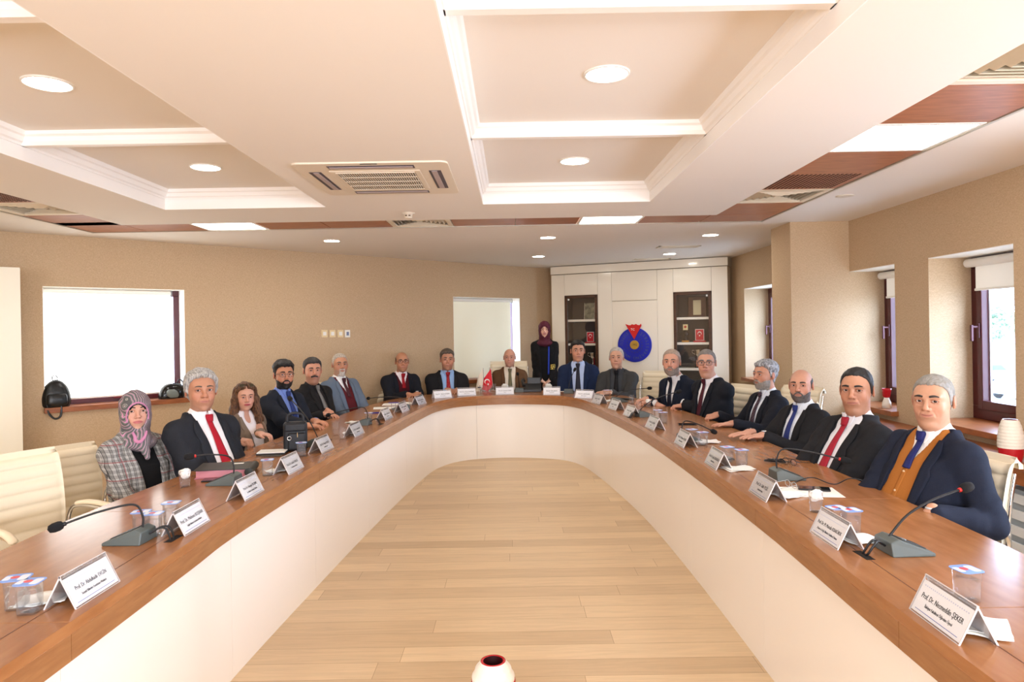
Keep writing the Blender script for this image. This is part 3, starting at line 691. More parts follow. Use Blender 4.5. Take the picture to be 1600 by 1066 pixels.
def plate(px, py, deg, l1, l2, label, detail=2, w=.24, z=TZ):
    """name plate; px,py = centre of its front bottom edge in the photograph; deg = direction its front faces"""
    p = at(px, py, z); rz = math.radians(deg)+PI/2        # local -Y is the front
    t = thing('name_plate', label, 'name plate', p, rz, 'tent shaped name plates on the table')
    H, D = .105, .105; a = math.atan2(D/2, H); sl = math.hypot(H, D/2)
    for s, y0 in ((1, 0), (-1, D)):
        # panel frame: origin at bottom edge, x right, y up the slope
        Mx = Matrix.Translation((0, y0, 0)) @ Matrix.Rotation(0 if s == 1 else PI, 4, 'Z') @ Matrix.Rotation(PI/2-a, 4, 'X')
        m = MB(); m.box((0, sl/2, -.0005), (w, sl, .0015), M=Mx); m.box((0, sl/2, -.0035), (w, sl, .0015), M=Mx); m.build('holder', M_ACRS, t)
        e = MB()
        for q in (-1, 1): e.box((q*w/2, sl/2, -.002), (.0022, sl, .0048), M=Mx)
        e.box((0, .001, -.002), (w, .002, .0048), M=Mx)
        if s == 1: e.box((0, sl-.001, -.002), (w, .003, .006), M=Mx)
        e.build('holder_edge', mat('acrylic_edge', srgb(214, 206, 204), .2), t)
        m = MB(); m.box((0, sl*.46, -.002), (w-.008, sl*.82, .0008), M=Mx); c = m.build('card', M_CARD, t)
        if s == 1:
            T = lambda yy: Mx @ Matrix.Translation((0, yy, -.0012))
            if l1: text_mesh(l1, .0225 if len(l1) < 26 else .0195, M_INK, t, T(sl*.50), 'printed_name', squeeze=.80 if len(l1) < 24 else .74)
            if l2: text_mesh(l2, .0125, M_INK, t, T(sl*.29), 'printed_title', squeeze=.8)
            b = MB(); b.box((0, sl*.13, -.0013), (w*.84, .0016, .0004), M=Mx); b.build('printed_rule', M_INKB, t)
            if detail > 1:
                b = MB()
                for k in range(22):
                    xx = -w*.42+k*w*.84/21; b.box((xx, sl*.75, -.0013), (.0045, .0035, .0004), M=Mx @ Matrix.Identity(4))
                b.build('printed_border', mat('ink_pale', srgb(196, 200, 222), .6), t)
    return t
NP = plate
NP(155.6, 929.5, 0, 'Prof. Dr. Abdulkadir EVGİN', 'Sosyal Bilimler Enstitüsü Müdürü', 'acrylic name plate closest to the left front corner, beside two sealed cups')
NP(310, 825.5, 0, 'Prof. Dr. Mehmet BOŞNAK', 'Sağlık Bilimleri Enstitüsü Müdürü', 'acrylic name plate just beyond the nearest left microphone')
NP(399, 774.5, -2, 'Prof. Dr. Hüseyin YILDIRIM', 'Fen Bilimleri Enstitüsü Müdürü', 'acrylic name plate in front of the black ring binder')
NP(464, 736, -4, 'Prof. Dr. Sadık ÖNCÜL', 'Teknik Bilimler Müdürü', 'acrylic name plate in front of the notebooks, left side')
NP(513, 704, -5, 'Prof. Dr. Mustafa YAZICI', 'Fakültesi Dekanı', 'acrylic name plate beside the small black shoulder bag')
NP(563, 680, -6, 'Prof. Dr. Adem EROL', 'Fakültesi Dekanı', 'acrylic name plate in front of the microphone of the man in all black', 1)
NP(609, 655, -7, 'Prof. Dr. Ali ÖZCAN', 'Fakültesi Dekanı', 'acrylic name plate left of the white sheets of paper', 1)
NP(635, 643.5, -8, 'Prof. Dr. Kemal KARA', 'Fakültesi Dekanı', 'acrylic name plate in front of the white sheets of paper', 1)
NP(661, 632, -14, 'Prof. Dr. Faruk ÇELİK', 'Fakültesi Dekanı', 'acrylic name plate in front of the bald man with glasses and maroon sweater', 1)
NP(693, 622.5, -62, 'Prof. Dr. Ahmet DURAN', 'Rektör Yardımcısı', 'acrylic name plate in front of the man in blue shirt and red tie, left one', 1)
NP(730, 618.8, -76, 'Prof. Dr. Orhan DOĞAN', 'Rektör Yardımcısı', 'acrylic name plate left of the two small flags', 1)
NP(789, 617, -88, 'Prof. Dr. Alptekin YASIM', 'Rektör', 'acrylic name plate between the drinking glasses and the desk telephone', 1)
NP(862, 617.5, -96, 'İbrahim BALABAN', 'Genel Sekreter', 'acrylic name plate right of the desk telephone', 1, w=.22)
NP(911, 622.8, -124, 'Prof. Dr. Ali KOÇAK', 'Rektör Yardımcısı', 'acrylic name plate just right of the microphone of the man in blue suit', 1)
NP(930, 630.5, -163, 'Prof. Dr. Y. ÖZEL', 'Dekan', 'acrylic name plate in front of the man in the dark grey jacket', 1, w=.23)
NP(955.5, 640, -168, 'Prof. Dr. H. ALTUN', 'Dekan', 'acrylic name plate just left of the black long gooseneck microphone', 1, w=.23)
NP(979, 650.5, -171, 'Prof. Dr. F. SARI', 'Dekan', 'acrylic name plate left of the coiled microphone cable, right side', 1, w=.23)
NP(1014, 670, -174, 'Prof. Dr. İsa UĞUR', 'Dekan', 'acrylic name plate right of the coiled microphone cable, right side', 1)
NP(1060, 696, -178, 'Prof. Dr. Mehmet UÇKAN', 'Mühendislik Fakültesi', 'acrylic name plate in front of the blue sealed cups, right side', 1)
NP(1109, 729, 180, 'Prof. Dr. Eyüp ŞEKEROĞLU', 'Fakültesi Dekanı', 'acrylic name plate in front of two cups across from the stacked hands')
NP(1182.5, 776, 180, 'Prof. Dr. Salih YEŞİL', 'Fakültesi Dekanı', 'acrylic name plate beside the microphone and paper with spectacles')
NP(1285.5, 845, 180, 'Prof. Dr. M. Mustafa KISAKÜREK', 'Ziraat ve Doğa Bilimleri Fakültesi Dekanı', 'acrylic name plate between the napkin-topped cup and the nearest right microphone')
NP(1456.5, 978.5, 178, 'Prof. Dr. Necmeddin ŞEKER', 'İlahiyat Fakültesi Öğretim Üyesi', 'acrylic name plate closest to the right front corner')

# ---- cups and glasses
M_FOIL = mat('foil_blue', srgb(120, 160, 232), .35)
M_FOILW = mat('foil_white', srgb(226, 234, 250), .35)
M_FOILR = mat('foil_red', srgb(216, 70, 80), .35)
def sqr(hw, r, n=4): return rr(hw, r, n)
def cup(px, py, label, sealed=True, rz=0., h=.095, crumple=False, lid=True, z=TZ, sc=1.0):
    p = at(px, py, z); t = thing('water_cup' if sealed else 'drinking_glass', label, 'cup', p, rz, 'sealed water cups on the table' if sealed else 'clear glasses on the table', sc)
    m = MB(); n = 24; rings = []
    if sealed:
        lv = [(.027, .0), (.029, .004), (.0295, .03), (.0315, h-.006), (.036, h-.003), (.036, h)]
    else:
        lv = [(.024, .0), (.026, .004), (.029, .05), (.032, h)]
    inn = [(r-.0018, max(z_, .006)) for r, z_ in lv[::-1]]
    P = lv+inn; poly0 = sqr(1.0, .45, 5); k = len(poly0); vs = []
    for (r, z_) in P:
        for (a, b) in poly0:
            if not sealed: q = math.atan2(b, a); a, b = math.cos(q), math.sin(q)
            vs.append((a*r, b*r, z_))
    fs = [(i*k+j, i*k+(j+1) % k, (i+1)*k+(j+1) % k, (i+1)*k+j) for i in range(len(P)-1) for j in range(k)]
    fs.append(tuple(range(k))[::-1]); fs.append(tuple((len(P)-1)*k+j for j in range(k)))
    m.add(vs, fs, 0, True); m.build('cup_wall', M_ACRS, t)
    w = MB(); lw = [(r-.0025, z_) for r, z_ in ((.029, .007), (.0315, h*.72 if sealed else h*.45))]; vs = []
    for (r, z_) in lw:
        for (a, b) in poly0:
            if not sealed: q = math.atan2(b, a); a, b = math.cos(q), math.sin(q)
            vs.append((a*(r if sealed else r-.003), b*(r if sealed else r-.003), z_))
    w.add(vs, [(j, (j+1) % k, k+(j+1) % k, k+j) for j in range(k)]+[tuple(range(k))[::-1], tuple(range(k, 2*k))], 0, True); w.build('water', M_WATER, t)
    if sealed and lid:
        m = MB(); m.prism([(a*.038, b*.038) for a, b in poly0], h, h+.0012); m.build('foil_lid', M_FOIL, t)
        m = MB(); m.prism([(.0+.013*math.cos(q*.4)-.006, .013*math.sin(q*.4)+.004) for q in range(16)], h+.0012, h+.0016); m.build('lid_print', M_FOILR, t)
        m = MB(); m.prism([(a*.013+.02, b*.026) for a, b in poly0], h+.0012, h+.0015); m.prism([(a*.010-.026, b*.02) for a, b in poly0], h+.0012, h+.0015); m.build('lid_pattern', M_FOILW, t)
    if crumple:
        rnd = random.Random(int(px)); m = MB(); pts = []
        bm = bmesh.new(); bmesh.ops.create_icosphere(bm, subdivisions=2, radius=.034)
        for v in bm.verts: v.co *= rnd.uniform(.68, 1.12)
        vs = [(v.co.x, v.co.y, v.co.z*.9+h*.8) for v in bm.verts]; fs = [tuple(q.index for q in f.verts) for f in bm.faces]; bm.free()
        m.add(vs, fs); m.build('crumpled_napkin', M_PAPER, t)
    return t
cup(27, 950, 'sealed water cup at the left picture edge, farther of the pair', rz=.25); cup(47, 957, 'sealed water cup at the left picture edge, nearer of the pair', rz=.12)
cup(221, 834, 'sealed water cup behind the nearest left microphone, left one', rz=.2); cup(240, 837, 'sealed water cup behind the nearest left microphone, right one', rz=.1)
cup(268, 818, 'sealed water cup behind the second left name plate', rz=.1)
cup(289, 761, 'clear glass stuffed with a crumpled napkin in front of the woman in checked jacket', False, crumple=True)
cup(418, 743, 'sealed water cup at the end of the black ring binder', rz=.3)
cup(471, 713, 'sealed water cup in front of the small black shoulder bag', rz=.4)
cup(525, 680, 'clear tumbler left of the folded tissue, farther of two', False, h=.11); cup(535, 686, 'clear tumbler left of the folded tissue, nearer of two', False)
cup(576, 661, 'sealed water cup right of the microphone of the man in all black', rz=.4)
cup(615, 643, 'clear tumbler between two name plates near the white papers', False, sc=.9); cup(642, 633, 'clear tumbler in front of the clasped hands of the bald man with glasses', False, sc=.9)
for q, (a, b) in enumerate(((753, 614.5), (759, 616), (766, 615), (772, 612))):
    cup(a, b, ['tall clear glass below the white flag', 'tall clear glass below the two flags, second from the left', 'tall clear glass below the red flag', 'tall clear glass at the left edge of the central name plate'][q], False, h=.10, sc=1.1)
cup(948, 622, 'sealed cup beside the hands of the man in the dark grey jacket', rz=.6); cup(987, 630.5, 'clear tumbler beside the flat grey microphone base', False)
cup(998, 641, 'clear tumbler behind the name plate left of the coiled cable', False); cup(1013, 637, 'clear tumbler holding a napkin near the clasped hands', False, crumple=True, sc=.9)
cup(1036, 661, 'sealed cup right of the coiled microphone cable', rz=.2); cup(1028, 657, 'sealed cup close behind the coiled cable, left one', rz=.2)
cup(1081, 691, 'blue-lidded cup beside the short bent microphone', rz=.4); cup(1098, 696, 'cup with blue foil beside the folded tissue, right side', rz=.2)
cup(1137, 722, 'blue-lidded cup behind the name plate across from the stacked hands', rz=.3); cup(1159, 727, 'blue-lidded cup near the stacked hands, right one of two', rz=.1)
cup(1275, 800, 'clear glass topped with a folded napkin near the nearest right microphone', False, crumple=True)
cup(1308, 829, 'blue-lidded water cup behind the name plate, left of the right pair', rz=.2); cup(1330, 833, 'blue-lidded water cup behind the name plate, right of the right pair', rz=.1)
cup(1511, 938, 'half-opened water cup behind the name plate closest to the right corner', rz=.15)

# ---- microphones
M_MICB = mat('mic_grey', srgb(86, 94, 92), .42); M_MICD = mat('mic_top_dark', srgb(46, 52, 54), .45); M_FOAM = mat('mic_foam', srgb(18, 18, 20), .95)
M_RING = mat('mic_ring_red', srgb(190, 40, 36), .4)
def mic(bx, by, deg, ex, ey, eY, label, lift=.14, bend=.5, sc=1.0, cable=None, foam=.019, z=TZ, live=False):
    """bx,by: pixel of the base centre; deg: direction the speaker sits; ex,ey,eY: pixel and depth of the foam head"""
    p = at(bx, by, z); rz = math.radians(deg)+PI/2        # local -Y points at the speaker
    t = thing('gooseneck_microphone', label, 'microphone', p, rz, 'gooseneck microphones on the table', sc)
    m = MB(); w = .068
    S = [(-.085, 0, .0), (-.085, 0, .012), (.045, 0, .062), (.075, 0, .05), (.075, 0, .0)]
    vs = []
    for s in (-1, 1):
        for (y, _, z_) in S: vs.append((s*w*(1 if z_ < .02 else .8), y, z_))
    k = len(S); m.add(vs, [tuple(range(k)), tuple(range(k, 2*k))[::-1]]+[(i, i+k, (i+1) % k+k, (i+1) % k) for i in range(k)])
    m.build('base', M_MICB, t, bevel=.004)
    # control pad on the slope
    a = math.atan2(.05, .13); Mx = Matrix.Translation((0, -.02, .0375+.0014)) @ Matrix.Rotation(a, 4, 'X')
    MB().box((0, 0, 0), (.075, .1, .003), M=Mx).build('control_pad', M_MICD, t, bevel=.001)
    b = MB(); b.lathe([(.0001, .004), (.012, .004), (.013, .0)], 16, M=Mx @ Matrix.Translation((0, .02, 0))); b.build('talk_button', mat('button_grey', srgb(120, 126, 128), .4), t)
    inv = (Matrix.Translation(p) @ Matrix.Rotation(rz, 4, 'Z') @ Matrix.Scale(sc, 4)).inverted()
    e = inv @ dep(ex, ey, eY); r = Vector((0, .05, .058)); top = Vector((r.x+(e.x-r.x)*.12, r.y+(e.y-r.y)*.12, max(r.z+lift, e.z-.02 if bend < .3 else r.z+lift)))
    c1 = Vector((r.x, r.y, r.z+lift*.5)); mid = top.lerp(e, .5)+Vector((0, 0, .02*bend))
    path = cr([tuple(r), tuple(c1), tuple(top), tuple(mid), tuple(e)], 8) if bend > .3 else cr([tuple(r), tuple(r.lerp(e, .25)+Vector((0, 0, .035))), tuple(r.lerp(e, .6)+Vector((0, 0, .03))), tuple(e)], 8)
    MB().tube(path, .0045, 8).build('gooseneck', M_BLACK, t)
    d = (Vector(path[-1])-Vector(path[-2])).normalized(); q = d.to_track_quat('Z', 'Y').to_matrix().to_4x4()
    fm = MB(); fm.lathe([(.006, -.004), (foam*.8, .002), (foam, foam*.7), (foam, foam*1.7), (foam*.75, foam*2.5), (.0005, foam*2.8)], 18, M=Matrix.Translation(e) @ q); fm.build('foam_windscreen', M_FOAM, t)
    rg = MB(); rg.lathe([(.0065, -.012), (.0085, -.01), (.0085, -.001), (.0065, 0)], 14, M=Matrix.Translation(e) @ q); rg.build('ring', M_RING if live else M_BLACK, t)
    if cable:
        for off in (0, .02):
            MB().tube(cr([(-.02+off, .078, .03), (-.03+off, .11, .05), (-.05+off*1.4, .135, .045), (-.045+off*1.4, .155, .012), (-.03+off, .16, -.002)], 6), .0042, 7).build('cable', M_BLACK, t)
        MB().box((-.03, .165, .0006), (.10, .032, .0012)).build('cable_slot', M_SLOT, t)
    return t
mic(205, 846, 178, 98, 820, 2.72, 'gooseneck microphone on the left table front, foam head level over the table edge', lift=.10, cable=1)
mic(352, 756, 178, 303, 713, 3.85, 'gooseneck microphone in front of the black ring binder', lift=.10, live=True)
mic(487, 697, 176, 455, 625, 5.55, 'gooseneck microphone rising in front of the man with dark beard and blue tie', lift=.14, bend=.1)
mic(566, 664, 174, 515, 648, 6.7, 'gooseneck microphone bent flat in front of the man in all black', lift=.10, cable=1)
mic(627, 640, 150, 577, 622.5, 8.1, 'gooseneck microphone behind the white sheets of paper', lift=.07)
mic(811, 612.5, 95, 809, 586, 9.2, 'gooseneck microphone in front of the man in the brown jacket', lift=.1, bend=.1)
mic(889, 614.5, 80, 897, 580, 9.1, 'gooseneck microphone in front of the man in blue suit', lift=.1, bend=.1)
mic(967, 628.5, 20, 1012, 607, 7.9, 'long gooseneck microphone beside the grey chair, foam head in front of the trophy wall', lift=.08, bend=.1)
mic(1007, 651, 12, 1057, 613, 6.55, 'gooseneck microphone with coiled cable in front of the grey-bearded man', lift=.1, bend=.1, cable=1)
mic(1076, 689, 5, 1112, 673, 5.25, 'short bent gooseneck microphone drooping over the table, right side', lift=.09)
mic(1228, 748, 2, 1314, 718, 3.72, 'gooseneck microphone beside the sheet of paper with the spectacles', lift=.11, live=True)
mic(1410, 862, 2, 1502, 765, 2.62, 'gooseneck microphone nearest on the right, in front of the man in orange vest', lift=.12, bend=.1, cable=1, live=True)

# ---- papers, binder, bags, phones
def flat(name, px, py, w, d, deg, material, label, cat, h=.002, bevel=0, z=TZ, grp=None):
    p = at(px, py, z); o = MB().box((0, 0, h/2), (w, d, h)).build(name, material, bevel=bevel); o.location = p; o.rotation_euler = (0, 0, math.radians(deg)); tag(o, label, cat, grp); return o
def napkin(px, py, deg, label, s=.13):
    p = at(px, py, TZ); m = MB(); n = 10; rnd = random.Random(int(px*7)); ph = rnd.random()*6
    for lay in range(2):
        vs = []; 
        for i in range(n+1):
            for j in range(n+1):
                x = (i/n-.5)*s+lay*.01; y = (j/n-.5)*s*.8; e = max(abs(i/n-.5), abs(j/n-.5))*2
                vs.append((x, y, .002+lay*.004+.006*e**3*abs(math.sin(ph+4*x/s+lay))+.002*math.sin(9*y/s+ph)*e+.002))
        m.add(vs, [(i*(n+1)+j, (i+1)*(n+1)+j, (i+1)*(n+1)+j+1, i*(n+1)+j+1) for i in range(n) for j in range(n)], 0, True)
    o = m.build('paper_napkin', M_PAPER); s_ = o.modifiers.new('thick', 'SOLIDIFY'); s_.thickness = .0015; o.location = p; o.rotation_euler = (0, 0, math.radians(deg)); tag(o, label, 'napkin', 'white napkins on the table'); return o
napkin(66, 940, 20, 'white napkin between the two sealed cups and the nearest left name plate'); napkin(1541, 985, 60, 'white napkin behind the name plate closest to the right corner', .14)
napkin(1344, 846, 20, 'white napkin beside the pair of blue-lidded cups on the right'); napkin(1232, 775, 30, 'white napkin behind the name plate beside the spectacles', .15)
napkin(1151, 734, 10, 'white napkin in front of the stacked hands', .16); napkin(1104, 692, 0, 'white tissue behind the blue foil cup, right side', .16)
napkin(548, 678, 20, 'white napkin between tumblers and name plate, left side'); napkin(952, 627, 30, 'white napkin beside the name plate of the man in dark grey', .14)
napkin(655, 627, 10, 'white napkin near the bald man with glasses', .12); napkin(549, 661, 60, 'folded white tissue in front of the man in all black', .1)
napkin(430, 738, 40, 'small white napkin behind the name plate beside the ring binder', .1)
# ring binder
p = at(352, 741, TZ); t = thing('ring_binder', 'black ring binder with pink page edges lying in front of the grey-haired man', 'binder', p, math.radians(12))
MB().box((0, 0, .003), (.30, .24, .004)).build('back_cover', mat('binder_pink', srgb(196, 120, 132), .6), t)
MB().box((0, 0, .026), (.285, .225, .04)).build('pages', mat('binder_pages', srgb(206, 136, 146), .7, bump=(3, .3, (1, 1, 160))), t)
MB().box((0, 0, .049), (.31, .245, .004), M=Matrix.Rotation(.02, 4, 'Y')).build('front_cover', mat('binder_black', srgb(52, 54, 50), .5), t, bevel=.001)
MB().tube([(.155, -.12, .027), (.155, .12, .027)], .025, 12).build('spine', MATS['binder_black'], t)
MB().box((.07, .05, .0525), (.06, .035, .0008)).build('label_tag', M_PAPER, t)
def phone(px, py, deg, label, m='phone_black', z=TZ):
    t = thing('mobile_phone', label, 'phone', at(px, py, z), math.radians(deg)); MB().box((0, 0, .0045), (.075, .155, .008)).build('body', mat(m, srgb(30, 30, 34), .3), t, bevel=.004)
    MB().box((0, 0, .0088), (.069, .147, .0006)).build('screen', mat('screen_black', srgb(10, 11, 14), .06), t); return t
phone(338, 751, 100, 'dark mobile phone half under the black ring binder'); phone(1074, 664, 80, 'black phone in a case lying in front of the man with interlaced fingers')
phone(1131, 716, 10, 'dark phone lying behind the blue-lidded cup, right side')
phone(502, 688, 60, 'dark mobile phone near the hands of the man with blue tie')
# notebooks
t = thing('notebook', 'black notebook with white pages near the fist of the grey-haired man', 'notebook', at(426, 709, TZ), math.radians(8))
MB().box((0, 0, .008), (.2, .15, .014)).build('cover', mat('notebook_black', srgb(44, 42, 42), .5), t, bevel=.002)
MB().box((0, 0, .0175), (.19, .142, .005)).build('pages', M_PAPER, t)
o = MB().tube([(-.07, 0, .006), (.07, 0, .006)], .0045, 8).build('pen', mat('pen_grey', srgb(80, 76, 66), .3, metal=.5)); o.location = at(424, 714, TZ); o.rotation_euler = (0, 0, .1); tag(o, 'grey pen lying in front of the black notebook', 'pen')
o = MB().tube([(-.07, 0, .006), (.07, 0, .006)], .006, 8).build('pen', mat('pen_blue', srgb(40, 46, 150), .35)); o.location = at(590, 646, TZ); o.rotation_euler = (0, 0, .3); tag(o, 'blue pen between the sealed cup and the white papers', 'pen')
o = MB().tube([(-.06, 0, .0), (.06, 0, 0)], .005, 8).build('pen', MATS['pen_blue']); o.location = at(615, 631, TZ)+Vector((0, 0, .012)); o.rotation_euler = (0, 0, .1); tag(o, 'blue pen lying on top of the white papers', 'pen')
# eyeglasses on things
def spectacles(loc, deg, label, col=(24, 20, 18), sc=1.0, name='spectacles'):
    t = thing(name, label, 'glasses', loc, math.radians(deg), scale=sc); fm = mat('frame_%d_%d_%d' % col, srgb(*col), .3)
    for s in (-1, 1):
        m = MB(); c = [(s*.033+.024*math.cos(q*PI/8)*1.05, 0, .02+.018*math.sin(q*PI/8)) for q in range(16)]; m.tube(c, .0018, 6, closed=True); m.build('rim', fm, t)
        MB().tube([(s*.058, 0, .028), (s*.064, .01, .027), (s*.06, .12, .012), (s*.058, .135, .004)], .0017, 6).build('temple', fm, t)
        MB().lathe([(.0001, 0), (.023, 0)], 16, M=Matrix.Translation((s*.033, 0, .02)) @ Matrix.Rotation(PI/2, 4, 'X'), cap=False).build('lens', M_ACRS, t)
    MB().tube([(-.01, 0, .024), (0, -.002, .028), (.01, 0, .024)], .0018, 6).build('bridge', fm, t); return t
spectacles(at(432, 703, TZ)+Vector((0, 0, .02)), 30, 'thin metal spectacles lying on the notebook', (90, 84, 76))
spectacles(at(1234, 727, TZ)+Vector((0, 0, .002)), -70, 'folded brown spectacles beside the tangled black cord')
spectacles(at(1236, 764, TZ)+Vector((0, 0, .006)), 100, 'spectacles with clear frame standing on the white sheet', (170, 168, 164), .9)
# tangled cord
rnd = random.Random(3); pts = [(rnd.uniform(-.06, .06), rnd.uniform(-.04, .04), rnd.uniform(.005, .028)) for _ in range(16)]+[(.1, .0, .005)]
o = MB().tube(cr(pts, 6), .0035, 6).build('tangled_cord', M_BLACK); o.location = at(1212, 724, TZ); tag(o, 'tangled black cord lying left of the folded brown spectacles', 'cord')
# sheet with phone and cord
flat('paper_sheet', 1262, 769, .21, .30, 82, M_PAPER, 'white sheet of paper under the black phone and spectacles, right side', 'paper', .001)
phone(1272, 765, 70, 'black phone lying on the white sheet, with a thin black cord', z=TZ+.002)
o = MB().tube(cr([(0, 0, .008), (.1, .05, .03), (.2, .0, .008), (.3, .06, .03), (.42, .02, .006), (.46, .0, .006)], 7), .003, 6).build('cord', M_BLACK); o.location = at(1240, 757, TZ); o.rotation_euler = (0, 0, -.25); tag(o, 'thin black cord curling over the white sheet towards the table edge', 'cord')
flat('paper_sheet', 606, 637.5, .32, .22, 10, M_PAPER, 'white sheet lying lowest in front of the man in grey suit', 'paper', .001)
for k in range(3): flat('paper_sheet', 618+k*3, 632-k*.6, .3, .21, 5+8*k, M_PAPER, ['white sheet, lowest of the stack by the blue pen', 'white sheet, middle of the stack by the blue pen', 'white sheet, topmost of the stack, carrying the blue pen'][k], 'paper', .002, z=TZ+.002*k+.001)
flat('paper_sheet', 872, 611.5, .28, .2, 5, M_PAPER, 'white sheet between the folded tissue and the microphone of the man in blue suit', 'paper', .003)
flat('wallet', 977, 625, .2, .09, -25, M_BLACK, 'black wallet-like case beside the long microphone base', 'case', .02, .004)
# shoulder bag standing on the table
t = thing('shoulder_bag', 'small black shoulder bag standing on the table before the man with blue tie', 'bag', at(462, 704, TZ), math.radians(15), scale=1.12)
MB().box((0, 0, .095), (.15, .075, .19)).build('body', mat('bag_black', srgb(26, 27, 32), .55, bump=(80, .2)), t, bevel=.022, seg=4)
MB().box((.01, -.046, .065), (.11, .03, .11)).build('front_pocket', MATS['bag_black'], t, bevel=.012, seg=3)
MB().box((.0, -.04, .155), (.13, .02, .05)).build('flap', MATS['bag_black'], t, bevel=.01, seg=3)
MB().tube(cr([(-.05, 0, .185), (-.045, .0, .23), (0, 0, .245), (.045, 0, .23), (.05, 0, .185)], 6), .009, 8, flat=.5).build('handle', MATS['bag_black'], t)
MB().tube([(-.035+.012*math.cos(q), -.064, .09+.012*math.sin(q)) for q in np.linspace(0, 2*PI, 13)[:-1]], .0022, 6, closed=True).build('ring', M_CHROME, t)
MB().box((.015, -.063, .11), (.003, .003, .03)).build('zip_pull', mat('zip_gold', srgb(196, 160, 110), .3, metal=.6), t)
# desk telephone
t = thing('desk_telephone', 'black desk telephone with raised display at the head of the table', 'telephone', at(832, 612, TZ), math.radians(178), scale=1.1)
m = MB(); m.prism([(-.09, 0), (.09, 0), (.09, .035), (-.09, .1)], -.11, .11, M=Matrix(((0, 0, 1, 0), (1, 0, 0, 0), (0, 1, 0, 0), (0, 0, 0, 1)))); m.build('body', M_BLACK, t, bevel=.006)
MB().box((-.02, -.085, .125), (.17, .02, .09), M=Matrix.Identity(4)).build('display', mat('phone_body', srgb(34, 35, 38), .35), t, bevel=.006)
MB().tube(cr([(.105, -.09, .13), (.12, -.04, .145), (.12, .03, .12), (.105, .09, .08)], 5), .02, 10).build('handset', M_BLACK, t)
# tissue boxes
for (a, b, l) in ((789, 609, 'small white tissue pack in front of the man in the brown jacket'), (857, 609, 'small white folded tissue pack beside the desk telephone')):
    t = thing('tissue_pack', l, 'tissues', at(a, b, TZ), .1); MB().box((0, 0, .035), (.095, .06, .07)).build('pack', M_WHITE, t, bevel=.01)
    MB().prism([(-.03, -.01), (.03, -.012), (.025, .012), (-.02, .012)], .07, .085).build('tissue', M_PAPER, t)
# table flags
def flag(px, py, label, kind, lean, topx, topy):
    p = at(px, py, TZ); t = thing('table_flag', label, 'flag', p, 0); T = dep(topx, topy, p.y-.0)-p
    MB().lathe([(.045, 0), (.045, .008), (.02, .016), (.008, .022)], 20).build('stand', M_CHROME, t)
    MB().tube([(0, 0, .01), tuple(T)], .0035, 8).build('pole', M_CHROME, t)
    # hanging cloth
    m = MB(); n = 12; vs = []; Wd = -.20
    for i in range(n+1):
        for j in range(n+1):
            u = i/n; v = j/n; droop = (.16+.0*v)*u
            x = T.x*(1-v*.82)+Wd*u*(.55+.35*v)*lean; z_ = T.z*(1-v*.78)-droop*(.9)-.03*u*v; y = .018*math.sin(u*7+v*2)*u
            vs.append((x, y, z_))
    m.add(vs, [(i*(n+1)+j, (i+1)*(n+1)+j, (i+1)*(n+1)+j+1, i*(n+1)+j+1) for i in range(n) for j in range(n)], 0, True)
    o = m.build('cloth', mat('flag_red', srgb(226, 40, 54), .7) if kind == 'r' else mat('flag_cream', srgb(238, 226, 206), .7), t); s_ = o.modifiers.new('thick', 'SOLIDIFY'); s_.thickness = .0015
    return t, vs, n
t, vs, n = flag(771, 611, 'small red flag with white crescent and star on a table pole', 'r', .95, 767, 576)
def moon(M_, parent, mt, s=1.0, name='crescent_and_star'):
    m = MB(); N = 28; pts = []
    for k in range(N+1): a = .55+k*(2*PI-1.1)/N; pts.append((.030*math.cos(a), .030*math.sin(a)))
    for k in range(N+1): a = (2*PI-.72)-k*(2*PI-1.44)/N; pts.append((.0075+.024*math.cos(a), .024*math.sin(a)))
    n_ = N+1
    vs_ = [(x*s, y*s, z) for z in (0, .001) for x, y in pts]
    fs = []
    for k in range(N): fs += [(k, k+1, 2*n_-2-k, 2*n_-1-k), (2*n_+k, 2*n_+2*n_-1-k, 2*n_+2*n_-2-k, 2*n_+k+1)]
    m.add(vs_, fs)
    st = [((.0155 if k % 2 == 0 else .006)*math.cos(PI+k*PI/5)*s+.032*s, (.0155 if k % 2 == 0 else .006)*math.sin(PI+k*PI/5)*s) for k in range(10)]
    c = len(m.v); m.v += [(.032*s, 0, .001)]+[(a, b, .001) for a, b in st]; m.f += [(c, c+1+k, c+1+(k+1) % 10) for k in range(10)]; m.mi += [0]*10; m.sm += [False]*10
    o = m.build(name, mt, parent); o.matrix_local = M_; return o
mid = Vector(vs[6*(n+1)+5]); moon(Matrix.Translation(mid+Vector((0, -.02, 0))) @ Matrix.Rotation(PI/2, 4, 'X') @ Matrix.Rotation(-1.2, 4, 'Z'), t, M_PAPER, 1.25)
t, vs, n = flag(756, 611, 'small cream flag with a dark blue mark on a table pole', 'w', .75, 755, 575)
mid = Vector(vs[6*(n+1)+9]); MB().ball((0, 0, 0), .026, 16, sc=(1, .25, .3)).build('emblem_mark', mat('navy_mark', srgb(24, 30, 60), .6), t).location = mid+Vector((0, -.012, 0))

